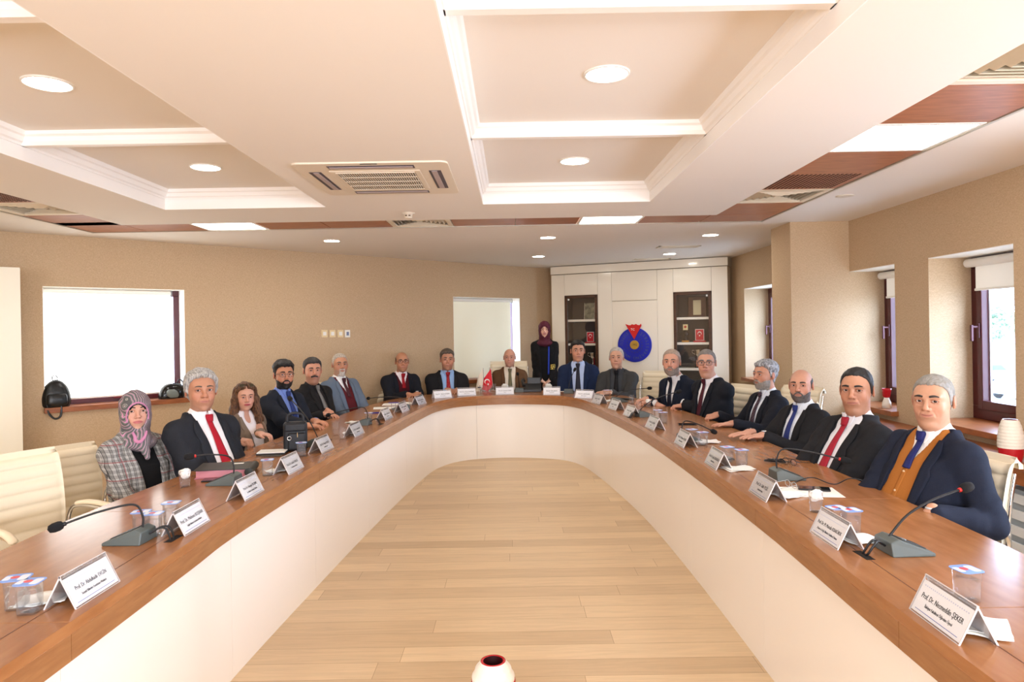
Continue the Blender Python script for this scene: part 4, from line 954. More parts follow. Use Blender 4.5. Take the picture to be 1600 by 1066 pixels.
# floor vase and ledge vases
def vase(loc, H, W, label, split=.3, dome=False):
    t = thing('ceramic_vase', label, 'vase', loc); n = 60
    P = lambda z: W/2*(.62+.38*math.sin(PI*min(1, max(0, (z+.18)/1.24)))) if z < .86 else W/2*(.62+.38*math.sin(PI*(1.04/1.24)))*(1-(z-.86)*1.6)
    if dome: P = lambda z: W/2*(.70+.30*math.sin(PI/2*min(1, z/.62))) if z < .62 else W/2*(1-.45*((z-.62)/.38)**3.0)
    zs = [i/110 for i in range(111)]; prof = [(P(z), z) for z in zs]
    low = [(r, z*H) for r, z in prof if z <= split]; up = []
    for r, z in prof:
        if z >= split-.01: up.append((r*(1.0+(.022*math.sin(z*2*PI*11) if dome else .012*math.sin(z*2*PI*13))), z*H))
    MB().lathe([(low[0][0]*.9, 0)]+low, n, cap=True).build('red_base', mat('vase_red', srgb(176, 26, 34), .18), t)
    MB().lathe(up, n, cap=False).build('ribbed_body', mat('vase_white', srgb(228, 218, 204), .55, bump=(1, .3, (160, 160, 20))), t)
    rt = up[-1][0]
    MB().lathe([(rt*.96, H*.992), (rt, H), (rt*.9, H*1.006), (rt*.78, H*1.0)], n, cap=False).build('rim', mat('vase_red', (1, 1, 1)), t)
    MB().lathe([(rt*.78, H*1.0), (rt*.78, H*.6), (.001, H*.6)], n, cap=False).build('inside', mat('vase_inside', srgb(46, 10, 14), .4), t)
    return t
vase((-.098, 2.72, 0), .362, .183, 'white and red ribbed vase standing on the floor inside the table', .80, True)
vase((3.165, 4.35, .79), .262, .145, 'white ribbed vase with red lower part on the wooden ledge behind the nearest right chair', .32)
t = thing('small_vase', 'small vase with red cup top and white foot on the window sill beside the pillar', 'vase', (3.5, 6.4, NH0+.005), scale=.85); 
MB().lathe([(.05, 0), (.045, .06), (.028, .10), (.026, .115)], 28).build('white_foot', mat('vase_white', (1, 1, 1)), t)
MB().lathe([(.028, .115), (.038, .13), (.047, .2), (.05, .215), (.045, .215), (.036, .14), (.001, .14)], 28, cap=False).build('red_cup', mat('vase_red', (1, 1, 1)), t)

# bags on the left window sill
LZ = WBL
s, z = on_left(88, 620); P0 = MxL @ Vector((s, .03, .0)); t = thing('backpack', 'black leather backpack leaning at the left end of the left window sill', 'backpack', (P0.x, P0.y, LZ), math.atan2(dL.y, dL.x), scale=.82)
BL = mat('bag_leather', srgb(20, 21, 22), .3, bump=(14, .25))
def blob(pts, name, parent, material, sub=2):
    m = MB(); o = m
    return None
m = MB(); N = 20; prof = [(-.02, .135, .075), (.03, .15, .09), (.1, .155, .095), (.18, .145, .09), (.25, .115, .075), (.30, .07, .05), (.32, .02, .02)]
def lofted(prof, cy=0., lean=0., N=22, pw=2.6):
    m = MB(); vs = []; Q = cr(prof, 4)
    for (z, a, b) in Q:
        for k in range(N):
            q = 2*PI*k/N; c, s_ = math.cos(q), math.sin(q); r = (abs(c)**pw+abs(s_)**pw)**(-1/pw)
            vs.append((a*r*c+lean*z, b*r*s_+cy, z))
    M_ = len(Q); m.add(vs, [(i*N+k, i*N+(k+1) % N, (i+1)*N+(k+1) % N, (i+1)*N+k) for i in range(M_-1) for k in range(N)]+[tuple(range(N))[::-1], tuple((M_-1)*N+k for k in range(N))], 0, True); return m
lofted([(0.0, .11, .07), (.02, .15, .09), (.1, .16, .095), (.18, .15, .09), (.26, .12, .075), (.32, .07, .05), (.345, .02, .02)]).build('body', BL, t)
lofted([(.03, .08, .03), (.05, .11, .04), (.11, .11, .04), (.16, .10, .03), (.175, .07, .02)], cy=-.085).build('pocket', BL, t)
MB().tube(cr([(-.03, 0, .33), (-.035, 0, .385), (-.005, 0, .40), (.02, 0, .37), (.02, 0, .33)], 6), .009, 8, flat=.6).build('handle', BL, t)
MB().tube(cr([(-.1, -.08, .04), (-.09, -.10, -.06), (-.03, -.105, -.13), (.03, -.105, -.1), (.04, -.09, .02)], 6), .013, 8, flat=.4).build('strap', BL, t)
s, z = on_left(268, 612); P0 = MxL @ Vector((s, .03, .0)); t = thing('handbag', 'glossy black crumpled handbag on the right end of the left window sill', 'handbag', (P0.x, P0.y, LZ), math.atan2(dL.y, dL.x)+.2, scale=.85)
BG = mat('bag_gloss', srgb(22, 24, 25), .12, bump=(10, .8))
lofted([(0.0, .15, .08), (.03, .165, .09), (.09, .16, .09), (.15, .14, .075), (.19, .10, .05), (.205, .06, .02)], lean=.15).build('body', BG, t)
lofted([(.02, .05, .02), (.05, .075, .03), (.1, .07, .03), (.13, .04, .015)], cy=-.09, lean=-.3).build('pocket', mat('bag_grey', srgb(120, 128, 124), .25), t)
MB().tube(cr([(.08, 0, .19), (.12, 0, .25), (.17, 0, .2), (.16, 0, .1)], 6), .008, 8).build('handle', BG, t)

# ================================================================== trophy wall (white lacquered built-in) 
B0 = Vector((.69, 11.92)); B1 = Vector((3.41, 10.6)); dB = (B1-B0).normalized(); nB = Vector((-dB.y, dB.x)); OFF = -.37
OB = B0+nB*OFF
MxB = Matrix(((dB.x, nB.x, 0, OB.x), (dB.y, nB.y, 0, OB.y), (0, 0, 1, 0), (0, 0, 0, 1)))   # y<0 towards the room
def on_back(px, py):
    a, b = ray(px, py); s = (OB.x-a*OB.y)/(a*dB.y-dB.x); Y = OB.y+s*dB.y; return s, CAM_H-b*Y
LB = (B1-B0).length
unit = thing('display_cabinet_wall', 'white lacquered wall unit with two dark framed glass display cases', 'cabinet', MxB.to_translation(), math.atan2(dB.y, dB.x))
IB = MxB.inverted()
c1a, c1z = on_back(882.3, 462.5); c1b, _ = on_back(933.5, 461); c2a, c2z = on_back(1052, 457); c2b, _ = on_back(1111.5, 455.5); d0, dz = on_back(956, 471); d1, _ = on_back(1026.7, 469.5)
CB = .62
def bbx(mb, s0, s1, z0, z1, y0, y1): mb.box2((s0, y0, z0), (s1, y1, z1))
g = .003
segs = [(0.01, c1a), (c1b, c2a), (c2b, LB-.05)]
LE = on_back(862, 470)[0]; RE = on_back(1136.5, 430)[0]
for (a, b) in ((LE, c1a-g), (c1b+g, d0-g), (d1+g, c2a-g), (c2b+g, RE)):
    m = MB(); bbx(m, a, b, .05, dz+.0 if False else 2.58, 0, .02); m.build('panel', M_LACQ, unit, bevel=.002)
for (a, b, z) in ((c1a, c1b, c1z), (c2a, c2b, c2z)):
    m = MB(); bbx(m, a, b, z+g, 2.58, 0, .02); m.build('panel', M_LACQ, unit, bevel=.002); m = MB(); bbx(m, a, b, .05, CB-g, 0, .02); m.build('panel', M_LACQ, unit, bevel=.002)
m = MB(); bbx(m, d0, d1, dz+g, 2.58, 0, .02); m.build('panel', M_LACQ, unit, bevel=.002)
m = MB(); bbx(m, d0, d1, .05, dz-g, 0, .02); m.build('door', M_LACQ, unit, bevel=.002)
m = MB(); bbx(m, LE-.01, RE+.01, 2.59, ZC-.012, -.012, .36); m.build('cornice', M_LACQ, unit, bevel=.003)
m = MB(); bbx(m, LE, LE+.02, .05, 2.58, .0205, .35); bbx(m, RE-.02, RE, .05, 2.58, .0205, .35); m.build('side_panel', M_LACQ, unit)
m = MB(); bbx(m, LE, RE, 0, .05, .02, .34); m.build('plinth', M_GREYM, unit)
M_CASE = mat('case_interior', srgb(66, 56, 48), .5)
shelfz = [[on_back(907, 501)[1], on_back(907, 538.5)[1], on_back(907, 578)[1]], [on_back(1081, 497.5)[1], on_back(1081, 537)[1], on_back(1081, 577.5)[1]]]
for ci, (a, b, z) in enumerate(((c1a, c1b, c1z), (c2a, c2b, c2z))):
    f = MB(); w = .045
    for q in ((a, a+w, CB, z), (b-w, b, CB, z), (a, b, z-w, z), (a, b, CB, CB+w)): bbx(f, *q, -.012, .012)
    f.build('case_frame', M_DKWOOD, unit, bevel=.002)
    m = MB(); bbx(m, a, b, CB, z, .33, .34); bbx(m, a, a+.01, CB, z, .012, .33); bbx(m, b-.01, b, CB, z, .012, .33); bbx(m, a, b, z-.01, z, .012, .33); bbx(m, a, b, CB, CB+.01, .012, .33)
    m.build('case_interior', M_CASE, unit)
    for sz in shelfz[ci]: m = MB(); bbx(m, a+.03, b-.03, sz-.018, sz+.018, .03, .32); m.build('shelf', mat('shelf_white', srgb(238, 230, 214), .4), unit)
    m = MB(); bbx(m, a+w, b-w, CB+w, z-w, .0, .004); m.build('glass_door', M_PANE, unit)
    m = MB(); bbx(m, (a+w+.01) if ci == 0 else b-w-.035, (a+w+.035) if ci == 0 else b-w-.01, z-w-.035, z-w-.008, -.004, 0); m.build('lock_plate', M_WHITE, unit)
for ch in unit.children: ch.matrix_local = Matrix.Identity(4)
def in_case(px, s_off, sz, y=.18):
    s = on_back(px, 500)[0]*1.0; return MxB @ Vector((s+s_off, y, sz+.0185))
rB = math.atan2(dB.y, dB.x)
def trophy(px, ci, k, sc, label):
    t = thing('trophy_cup', label, 'trophy', in_case(px, 0.02, shelfz[ci][k]), rB, scale=sc)
    MB().box((0, 0, .025), (.1, .1, .05)).build('plinth', M_BLACK, t, bevel=.003)
    MB().lathe([(.035, .05), (.03, .06), (.01, .075), (.009, .14), (.018, .15), (.009, .16), (.03, .18), (.055, .22), (.06, .27), (.066, .275), (.055, .27), (.02, .19), (.001, .185)], 26, cap=False).build('bowl', mat('trophy_silver', (.85, .83, .8), .15, metal=1.), t)
    for s in (-1, 1): MB().tube(cr([(s*.058, 0, .26), (s*.09, 0, .265), (s*.095, 0, .23), (s*.05, 0, .205)], 5), .004, 8).build('handle', MATS['trophy_silver'], t)
    MB().tube([(.03, -.03, .18), (.045, -.05, .06)], .008, 8, flat=.3).build('ribbon', mat('ribbon_red', srgb(176, 30, 40), .5), t); return t
trophy(918, 0, 2, .95, 'silver trophy cup in the left display case, behind the man in blue suit'); trophy(1085, 1, 2, 1.02, 'silver trophy cup on the low shelf of the right display case')
def plaque(px, ci, k, label, sc=1.0):
    t = thing('flag_plaque', label, 'plaque', in_case(px, 0, shelfz[ci][k], .1), rB, scale=sc)
    MB().box((0, 0, .012), (.17, .06, .024)).build('foot', mat('ribbon_red', (1, 1, 1)), t, bevel=.003)
    MB().box((0, .0, .105), (.125, .01, .165)).build('frame', mat('plaque_white', srgb(230, 214, 208), .4), t)
    MB().box((0, -.007, .105), (.108, .004, .148)).build('red_field', mat('plaque_red', srgb(204, 28, 44), .5), t)
    moon(Matrix.Translation((0, -.01, .125)) @ Matrix.Rotation(PI/2, 4, 'X') @ Matrix.Rotation(-PI/2, 4, 'Z'), t, M_PAPER, .95); return t
plaque(919, 0, 1, 'red flag plaque with white crescent in the left display case'); plaque(1091, 1, 1, 'red flag plaque with white crescent in the right display case', 1.08)
# certificate and frames
t = thing('certificate_holder', 'dark certificate with silver edges leaning on the top shelf of the left display case', 'certificate', in_case(916.5, 0, shelfz[0][0], .14), rB)
Mx = Matrix.Rotation(-.12, 4, 'X'); MB().box((0, 0, .14), (.17, .01, .27), M=Mx).build('board', mat('cert_dark', srgb(120, 118, 96), .3, noise=(14, .7)), t)
for s in (-1, 1): MB().box((s*.088, 0, .14), (.008, .014, .275), M=Mx).build('silver_edge', M_CHROME, t)
t = thing('framed_certificate', 'cream certificate in a dark wooden frame on the top shelf of the right display case', 'certificate', in_case(1086, 0, shelfz[1][0], .2), rB)
MB().box((0, 0, .16), (.27, .03, .31)).build('frame', M_DKWOOD, t, bevel=.004); MB().box((-.0, -.017, .15), (.12, .006, .23)).build('paper', mat('cert_cream', srgb(206, 196, 160), .6), t)
t = thing('statuette', 'small dark statuette holding a cream card in the right display case', 'statuette', in_case(1068.5, 0, shelfz[1][1], .12), rB)
MB().box((0, 0, .015), (.11, .07, .03)).build('base', mat('statue_gold', srgb(170, 120, 50), .35, metal=.4), t, bevel=.003)
lofted([(.03, .045, .03), (.08, .03, .025), (.13, .05, .035), (.17, .035, .03), (.19, .015, .015)]).build('figure', mat('statue_dark', srgb(30, 24, 22), .35), t)
MB().box((0, -.01, .235), (.075, .006, .09)).build('card', mat('card_cream', srgb(226, 206, 150), .5), t); MB().ball((0, -.016, .24), .02, 12, sc=(1, .3, 1)).build('card_mark', mat('mark_red', srgb(190, 60, 40), .5), t)
# round emblem
ES, EZ = on_back(992.2, 539); t = thing('wall_emblem', 'round blue university emblem with a red triangle hung on the white wall unit', 'emblem', MxB @ Vector((ES, -.002, EZ)), rB)
ER = .275; RX = Matrix.Rotation(PI/2, 4, 'X')
MB().lathe([(ER*.98, 0), (ER, .006), (ER, .02), (ER*.97, .026), (.0001, .026)], 72, M=RX, smooth=False).build('disc', mat('emblem_blue', srgb(22, 36, 168), .3), t)
MB().lathe([(.072, .026), (.072, .034), (.068, .036), (.0001, .036)], 40, M=RX, smooth=False, cap=False).build('gold_boss', mat('emblem_gold', srgb(190, 150, 60), .35, metal=.3), t)
tri = [(0, .09), (.12, .305), (.112, .335), (.09, .312), (.055, .318), (.035, .333), (.0, .318), (-.03, .33), (-.055, .314), (-.085, .314), (-.14, .335), (-.122, .302)]
MB().prism(tri, .027, .045, M=RX).build('red_triangle', mat('emblem_red', srgb(206, 26, 24), .35), t)
text_mesh('TC', .05, M_PAPER, t, RX @ Matrix.Translation((-.02, .245, .0465)), 'lettering')
text_mesh('1992', .052, M_INK, t, RX @ Matrix.Translation((0, 0, .0365)), 'lettering', squeeze=.85)
def ring_text(s, R, size, a0, a1, mt, nm):
    ms = []
    for i, ch in enumerate(s):
        if ch == ' ': continue
        a = a0+(a1-a0)*i/(len(s)-1); M_ = RX @ Matrix.Translation((R*math.cos(a), R*math.sin(a), .0268)) @ Matrix.Rotation(a+PI/2, 4, 'Z')
        o = text_mesh(ch, size, mt, t, Matrix.Identity(4), nm); me = o.data; me.transform(M_); ms.append(me.copy()); bpy.data.objects.remove(o)
    mb = MB()
    for me in ms: mb.add([v.co for v in me.vertices], [tuple(p.vertices) for p in me.polygons])
    return mb.build(nm, mt, t)
ring_text('SÜTÇÜ İMAM ÜNİVERSİTESİ', .215, .062, math.radians(123), math.radians(123+294), mat('letter_silver', srgb(120, 128, 170), .25, metal=.5), 'lettering')
ring_text('KAHRAMANMARAŞ', .125, .042, math.radians(140), math.radians(400), mat('letter_dark', srgb(50, 44, 96), .4), 'lettering')

# ================================================================== outside
M_GND = mat('ground_pale', srgb(208, 206, 200), .9, noise=(.3, .1))
MB().box2((4.6, -60, -3.1), (160, 140, -3.0)).build('ground', M_GND, kind='structure')
def car(x, y, deg, col, label, nm):
    t = thing('car', label, 'car', (x, y, -3.0), math.radians(deg)); C_ = mat(nm, srgb(*col), .25, coat=.5)
    side = [(-2.1, .35), (-2.15, .75), (-1.95, .95), (-1.2, 1.02), (-.75, 1.42), (.55, 1.45), (1.15, 1.0), (1.95, .88), (2.15, .7), (2.1, .35)]
    Mx = Matrix(((1, 0, 0, 0), (0, 0, 1, 0), (0, 1, 0, 0), (0, 0, 0, 1)))
    MB().prism(side, -.85, .85, M=Mx).build('body', C_, t, bevel=.08, seg=3)
    g = MB(); g.prism([(-1.12, 1.0), (-.72, 1.38), (.52, 1.41), (1.05, 1.0)], -.86, .86, M=Mx); g.build('windows', mat('car_glass', srgb(70, 84, 100), .1), t)
    for sx in (-1.35, 1.35):
        for sy in (-.8, .8): MB().lathe([(.32, -.1), (.33, -.08), (.33, .08), (.32, .1)], 20, M=Matrix.Translation((sx, sy, .33)) @ Matrix.Rotation(PI/2, 4, 'X')).build('wheel', M_BLACK, t)
    return t
car(31, 41, 10, (190, 204, 222), 'pale blue car parked outside, seen low through the nearer right window', 'car_pale'); car(36, 52, 12, (150, 158, 170), 'grey car parked outside, behind the pale blue car', 'car_grey')
def tree(x, y, h, r, label, seed):
    t = thing('tree', label, 'tree', (x, y, -3.0)); rnd = random.Random(seed)
    MB().tube([(0, 0, 0), (.1, 0, h*.4), (0, .1, h*.7)], [.2, .15, .08], 8).build('trunk', mat('bark', srgb(110, 96, 84), .9), t)
    m = MB()
    for k in range(260):
        a = rnd.uniform(0, 2*PI); b = rnd.uniform(-1, 1); q = r*rnd.uniform(.5, 1); c = Vector((q*math.cos(a)*math.sqrt(1-b*b), q*math.sin(a)*math.sqrt(1-b*b), h*.68+q*b*.9)); s = rnd.uniform(.18, .42)
        bm = bmesh.new(); bmesh.ops.create_icosphere(bm, subdivisions=1, radius=s); m.add([(v.co.x*rnd.uniform(.7, 1.3)+c.x, v.co.y*rnd.uniform(.7, 1.3)+c.y, v.co.z*rnd.uniform(.6, 1)+c.z) for v in bm.verts], [tuple(q_.index for q_ in f.verts) for f in bm.faces]); bm.free()
    m.build('crown', mat('leaf_grey_green', srgb(128, 146, 122), .8, noise=(2, .3)), t)
tree(58, 84, 6.4, 3.0, 'hazy tree far outside, seen through the nearer right window', 1); tree(52, 78, 5.4, 2.6, 'lower hazy tree far outside beside the taller one', 2); tree(70, 92, 7, 3.2, 'tree farthest away outside the right windows', 4)
# ================================================================== people: implicit surfaces -> continuous meshes
f32 = np.float32
def axis(lo, hi, base, zones, fine):
    out = [lo]
    while out[-1] < hi:
        p = out[-1]; st = base
        for a, b in zones:
            if a-base <= p <= b: st = fine
        out.append(p+st)
    return np.array(out, f32)
class Fr:
    """local frame: rotation (3x3 columns = local axes), origin, scale"""
    def __init__(s, R=None, c=(0, 0, 0), k=1.0): s.R = np.array(R if R is not None else np.eye(3), float); s.c = np.array(c, float); s.k = k
    def inv(s, X, Y, Z):
        a, b, c = X-s.c[0], Y-s.c[1], Z-s.c[2]; R = s.R/s.k
        return (a*R[0, 0]+b*R[1, 0]+c*R[2, 0], a*R[0, 1]+b*R[1, 1]+c*R[2, 1], a*R[0, 2]+b*R[1, 2]+c*R[2, 2])
    def fwd(s, p): return s.c+s.R @ (np.array(p, float)*s.k)
ID = Fr()
class Vol:
    def __init__(s, xs, ys, zs): s.a = [xs, ys, zs]; s.F = np.full((len(xs), len(ys), len(zs)), .5, f32)
    def copy(s): v = Vol.__new__(Vol); v.a = s.a; v.F = s.F.copy(); return v
    def _sl(s, bb, fr, m):
        lo, hi = np.array(bb[0])-m/fr.k, np.array(bb[1])+m/fr.k
        C = np.array([fr.fwd((x, y, z)) for x in (lo[0], hi[0]) for y in (lo[1], hi[1]) for z in (lo[2], hi[2])]); l, h = C.min(0), C.max(0)
        sl = []
        for i in range(3):
            a, b = np.searchsorted(s.a[i], l[i]), np.searchsorted(s.a[i], h[i]); 
            if b <= a: return None
            sl.append(slice(a, b))
        return tuple(sl)
    def op(s, fn, bb, fr=ID, k=.01, mode='u'):
        sl = s._sl(bb, fr, .03+k)
        if sl is None: return s
        X, Y, Z = np.meshgrid(s.a[0][sl[0]], s.a[1][sl[1]], s.a[2][sl[2]], indexing='ij', sparse=True)
        x, y, z = fr.inv(X, Y, Z); d = (fn(x, y, z)*fr.k).astype(f32); F = s.F[sl]
        if mode == 'u': h = np.maximum(k-np.abs(F-d), 0)/k; s.F[sl] = np.minimum(F, d)-h*h*k*.25
        else: d = -d; h = np.maximum(k-np.abs(F-d), 0)/k; s.F[sl] = np.maximum(F, d)+h*h*k*.25
        return s
    def ell(s, c, r, fr=ID, k=.01, mode='u'):
        c = np.array(c, float); r = np.array(r, float)
        def fn(x, y, z):
            a, b, e = (x-c[0]), (y-c[1]), (z-c[2])
            k0 = np.sqrt((a/r[0])**2+(b/r[1])**2+(e/r[2])**2); k1 = np.sqrt((a/r[0]**2)**2+(b/r[1]**2)**2+(e/r[2]**2)**2)+1e-9
            return k0*(k0-1)/k1
        return s.op(fn, (c-r, c+r), fr, k, mode)
    def cap(s, a, b, r1, r2=None, fr=ID, k=.01, mode='u', flat=None):
        r2 = r1 if r2 is None else r2; a = np.array(a, float); b = np.array(b, float); d = b-a; L2 = float(d @ d)+1e-12; R = max(r1, r2)
        def fn(x, y, z):
            t = np.clip(((x-a[0])*d[0]+(y-a[1])*d[1]+(z-a[2])*d[2])/L2, 0, 1)
            return np.sqrt((x-a[0]-t*d[0])**2+(y-a[1]-t*d[1])**2+(z-a[2]-t*d[2])**2)-(r1+(r2-r1)*t)
        return s.op(fn, (np.minimum(a, b)-R, np.maximum(a, b)+R), fr, k, mode)
    def sample(s, P):
        P = np.atleast_2d(P); g = []
        for i in range(3):
            q = np.interp(P[:, i], s.a[i], np.arange(len(s.a[i]))); g.append(np.clip(q, 0, len(s.a[i])-1.001))
        i0 = [q.astype(int) for q in g]; f = [q-i for q, i in zip(g, i0)]; r = 0
        for dx in (0, 1):
            for dy in (0, 1):
                for dz in (0, 1):
                    w = (f[0] if dx else 1-f[0])*(f[1] if dy else 1-f[1])*(f[2] if dz else 1-f[2]); r = r+w*s.F[i0[0]+dx, i0[1]+dy, i0[2]+dz]
        return r
    def front(s, x, z, fr=ID, y0=.35, y1=-.1, n=120):
        """largest local y where the surface is met, for local x,z"""
        ys = np.linspace(y0, y1, n); P = np.array([fr.fwd((x, y, z)) for y in ys]); v = s.sample(P); k = np.where(v < 0)[0]
        if len(k) == 0: return None
        k = k[0]
        if k == 0: return ys[0]
        return ys[k-1]+(ys[k]-ys[k-1])*v[k-1]/(v[k-1]-v[k])
    def mesh(s):
        F = s.F; I = F < 0; nx, ny, nz = F.shape
        cnt = np.zeros((nx-1, ny-1, nz-1), np.int8)
        for dx in (0, 1):
            for dy in (0, 1):
                for dz in (0, 1): cnt += I[dx:nx-1+dx, dy:ny-1+dy, dz:nz-1+dz]
        act = (cnt > 0) & (cnt < 8); idx = np.argwhere(act)
        if len(idx) == 0: return np.zeros((0, 3)), []
        vid = np.full(act.shape, -1, np.int64); vid[act] = np.arange(len(idx))
        acc = np.zeros((len(idx), 3)); n = np.zeros(len(idx)); A = s.a
        for ax in range(3):
            for u in (0, 1):
                for v in (0, 1):
                    o = [0, 0, 0]; o[(ax+1) % 3] = u; o[(ax+2) % 3] = v; p = idx+np.array(o); q = p.copy(); q[:, ax] += 1
                    f0 = F[p[:, 0], p[:, 1], p[:, 2]]; f1 = F[q[:, 0], q[:, 1], q[:, 2]]; m = (f0 < 0) != (f1 < 0); t = np.where(m, f0/(f0-f1+1e-12), 0)
                    P = np.stack([A[i][p[:, i]] for i in range(3)], 1).astype(float); Q = np.stack([A[i][q[:, i]] for i in range(3)], 1)
                    acc += np.where(m[:, None], P+(Q-P)*t[:, None], 0); n += m
        V = acc/np.maximum(n, 1)[:, None]; faces = []
        for ax in range(3):
            b, c = (ax+1) % 3, (ax+2) % 3; sh = [slice(None)]*3; sh2 = [slice(None)]*3; sh[ax] = slice(0, -1); sh2[ax] = slice(1, None)
            a0 = I[tuple(sh)]; a1 = I[tuple(sh2)]; E = np.argwhere(a0 != a1); E = E[(E[:, b] > 0) & (E[:, c] > 0) & (E[:, b] < F.shape[b]-1) & (E[:, c] < F.shape[c]-1)]
            if len(E) == 0: continue
            s0 = a0[E[:, 0], E[:, 1], E[:, 2]]; Q = []
            for db, dc in ((1, 1), (0, 1), (0, 0), (1, 0)):
                p = E.copy(); p[:, b] -= db; p[:, c] -= dc; Q.append(vid[p[:, 0], p[:, 1], p[:, 2]])
            Q = np.stack(Q, 1); Q[~s0] = Q[~s0][:, ::-1]; faces.append(Q)
        return V, np.concatenate(faces)
def link_mesh(name, V, Fc, mats, parent, off=(0, 0, 0), smooth=True, col=None, relax=0):
    me = bpy.data.meshes.new(name); V = np.asarray(V, float)
    if relax and len(V):
        E = np.concatenate([Fc[:, [i, (i+1) % 4]] for i in range(4)])
        for _ in range(relax):
            S = np.zeros_like(V); c = np.zeros(len(V)); np.add.at(S, E[:, 0], V[E[:, 1]]); np.add.at(S, E[:, 1], V[E[:, 0]]); np.add.at(c, E[:, 0], 1); np.add.at(c, E[:, 1], 1)
            V = V*.5+.5*S/np.maximum(c, 1)[:, None]
    V = V+np.array(off)
    me.vertices.add(len(V)); me.vertices.foreach_set('co', V.astype(f32).ravel())
    Fc = np.asarray(Fc); nf = len(Fc); me.loops.add(nf*4); me.loops.foreach_set('vertex_index', Fc.astype(np.int32).ravel())
    me.polygons.add(nf); me.polygons.foreach_set('loop_start', np.arange(0, nf*4, 4, dtype=np.int32))
    try: me.polygons.foreach_set('loop_total', np.full(nf, 4, np.int32))
    except Exception: pass
    me.update(calc_edges=True); me.validate()
    if smooth: me.polygons.foreach_set('use_smooth', np.ones(len(me.polygons), bool))
    for m in (mats if isinstance(mats, (list, tuple)) else [mats]): me.materials.append(m)
    if col is not None:
        at_ = me.color_attributes.new('tint', 'FLOAT_COLOR', 'POINT'); at_.data.foreach_set('color', np.concatenate([col, np.ones((len(col), 1))], 1).astype(f32).ravel())
    o = bpy.data.objects.new(name, me); COL.objects.link(o); o.parent = parent; return o
def skin_mat():
    m = bpy.data.materials.new('skin'); m.use_nodes = True; n = m.node_tree.nodes; L = m.node_tree.links; b = n['Principled BSDF']
    at_ = n.new('ShaderNodeVertexColor'); at_.layer_name = 'tint'
    tc = n.new('ShaderNodeTexCoord'); t = n.new('ShaderNodeTexNoise'); t.inputs['Scale'].default_value = 90; t.inputs['Detail'].default_value = 3; L.new(tc.outputs['Object'], t.inputs[0])
    r = n.new('ShaderNodeValToRGB'); r.color_ramp.elements[0].color = (.9, .88, .88, 1); r.color_ramp.elements[1].color = (1.04, 1.03, 1.02, 1); L.new(t.outputs[0], r.inputs[0])
    mx = n.new('ShaderNodeMixRGB'); mx.blend_type = 'MULTIPLY'; mx.inputs[0].default_value = 1; L.new(at_.outputs[0], mx.inputs[1]); L.new(r.outputs[0], mx.inputs[2]); L.new(mx.outputs[0], b.inputs['Base Color'])
    b.inputs['Roughness'].default_value = .48; b.inputs['Specular IOR Level'].default_value = .4
    b.inputs['Subsurface Weight'].default_value = .0
    return m
M_SKIN = skin_mat()
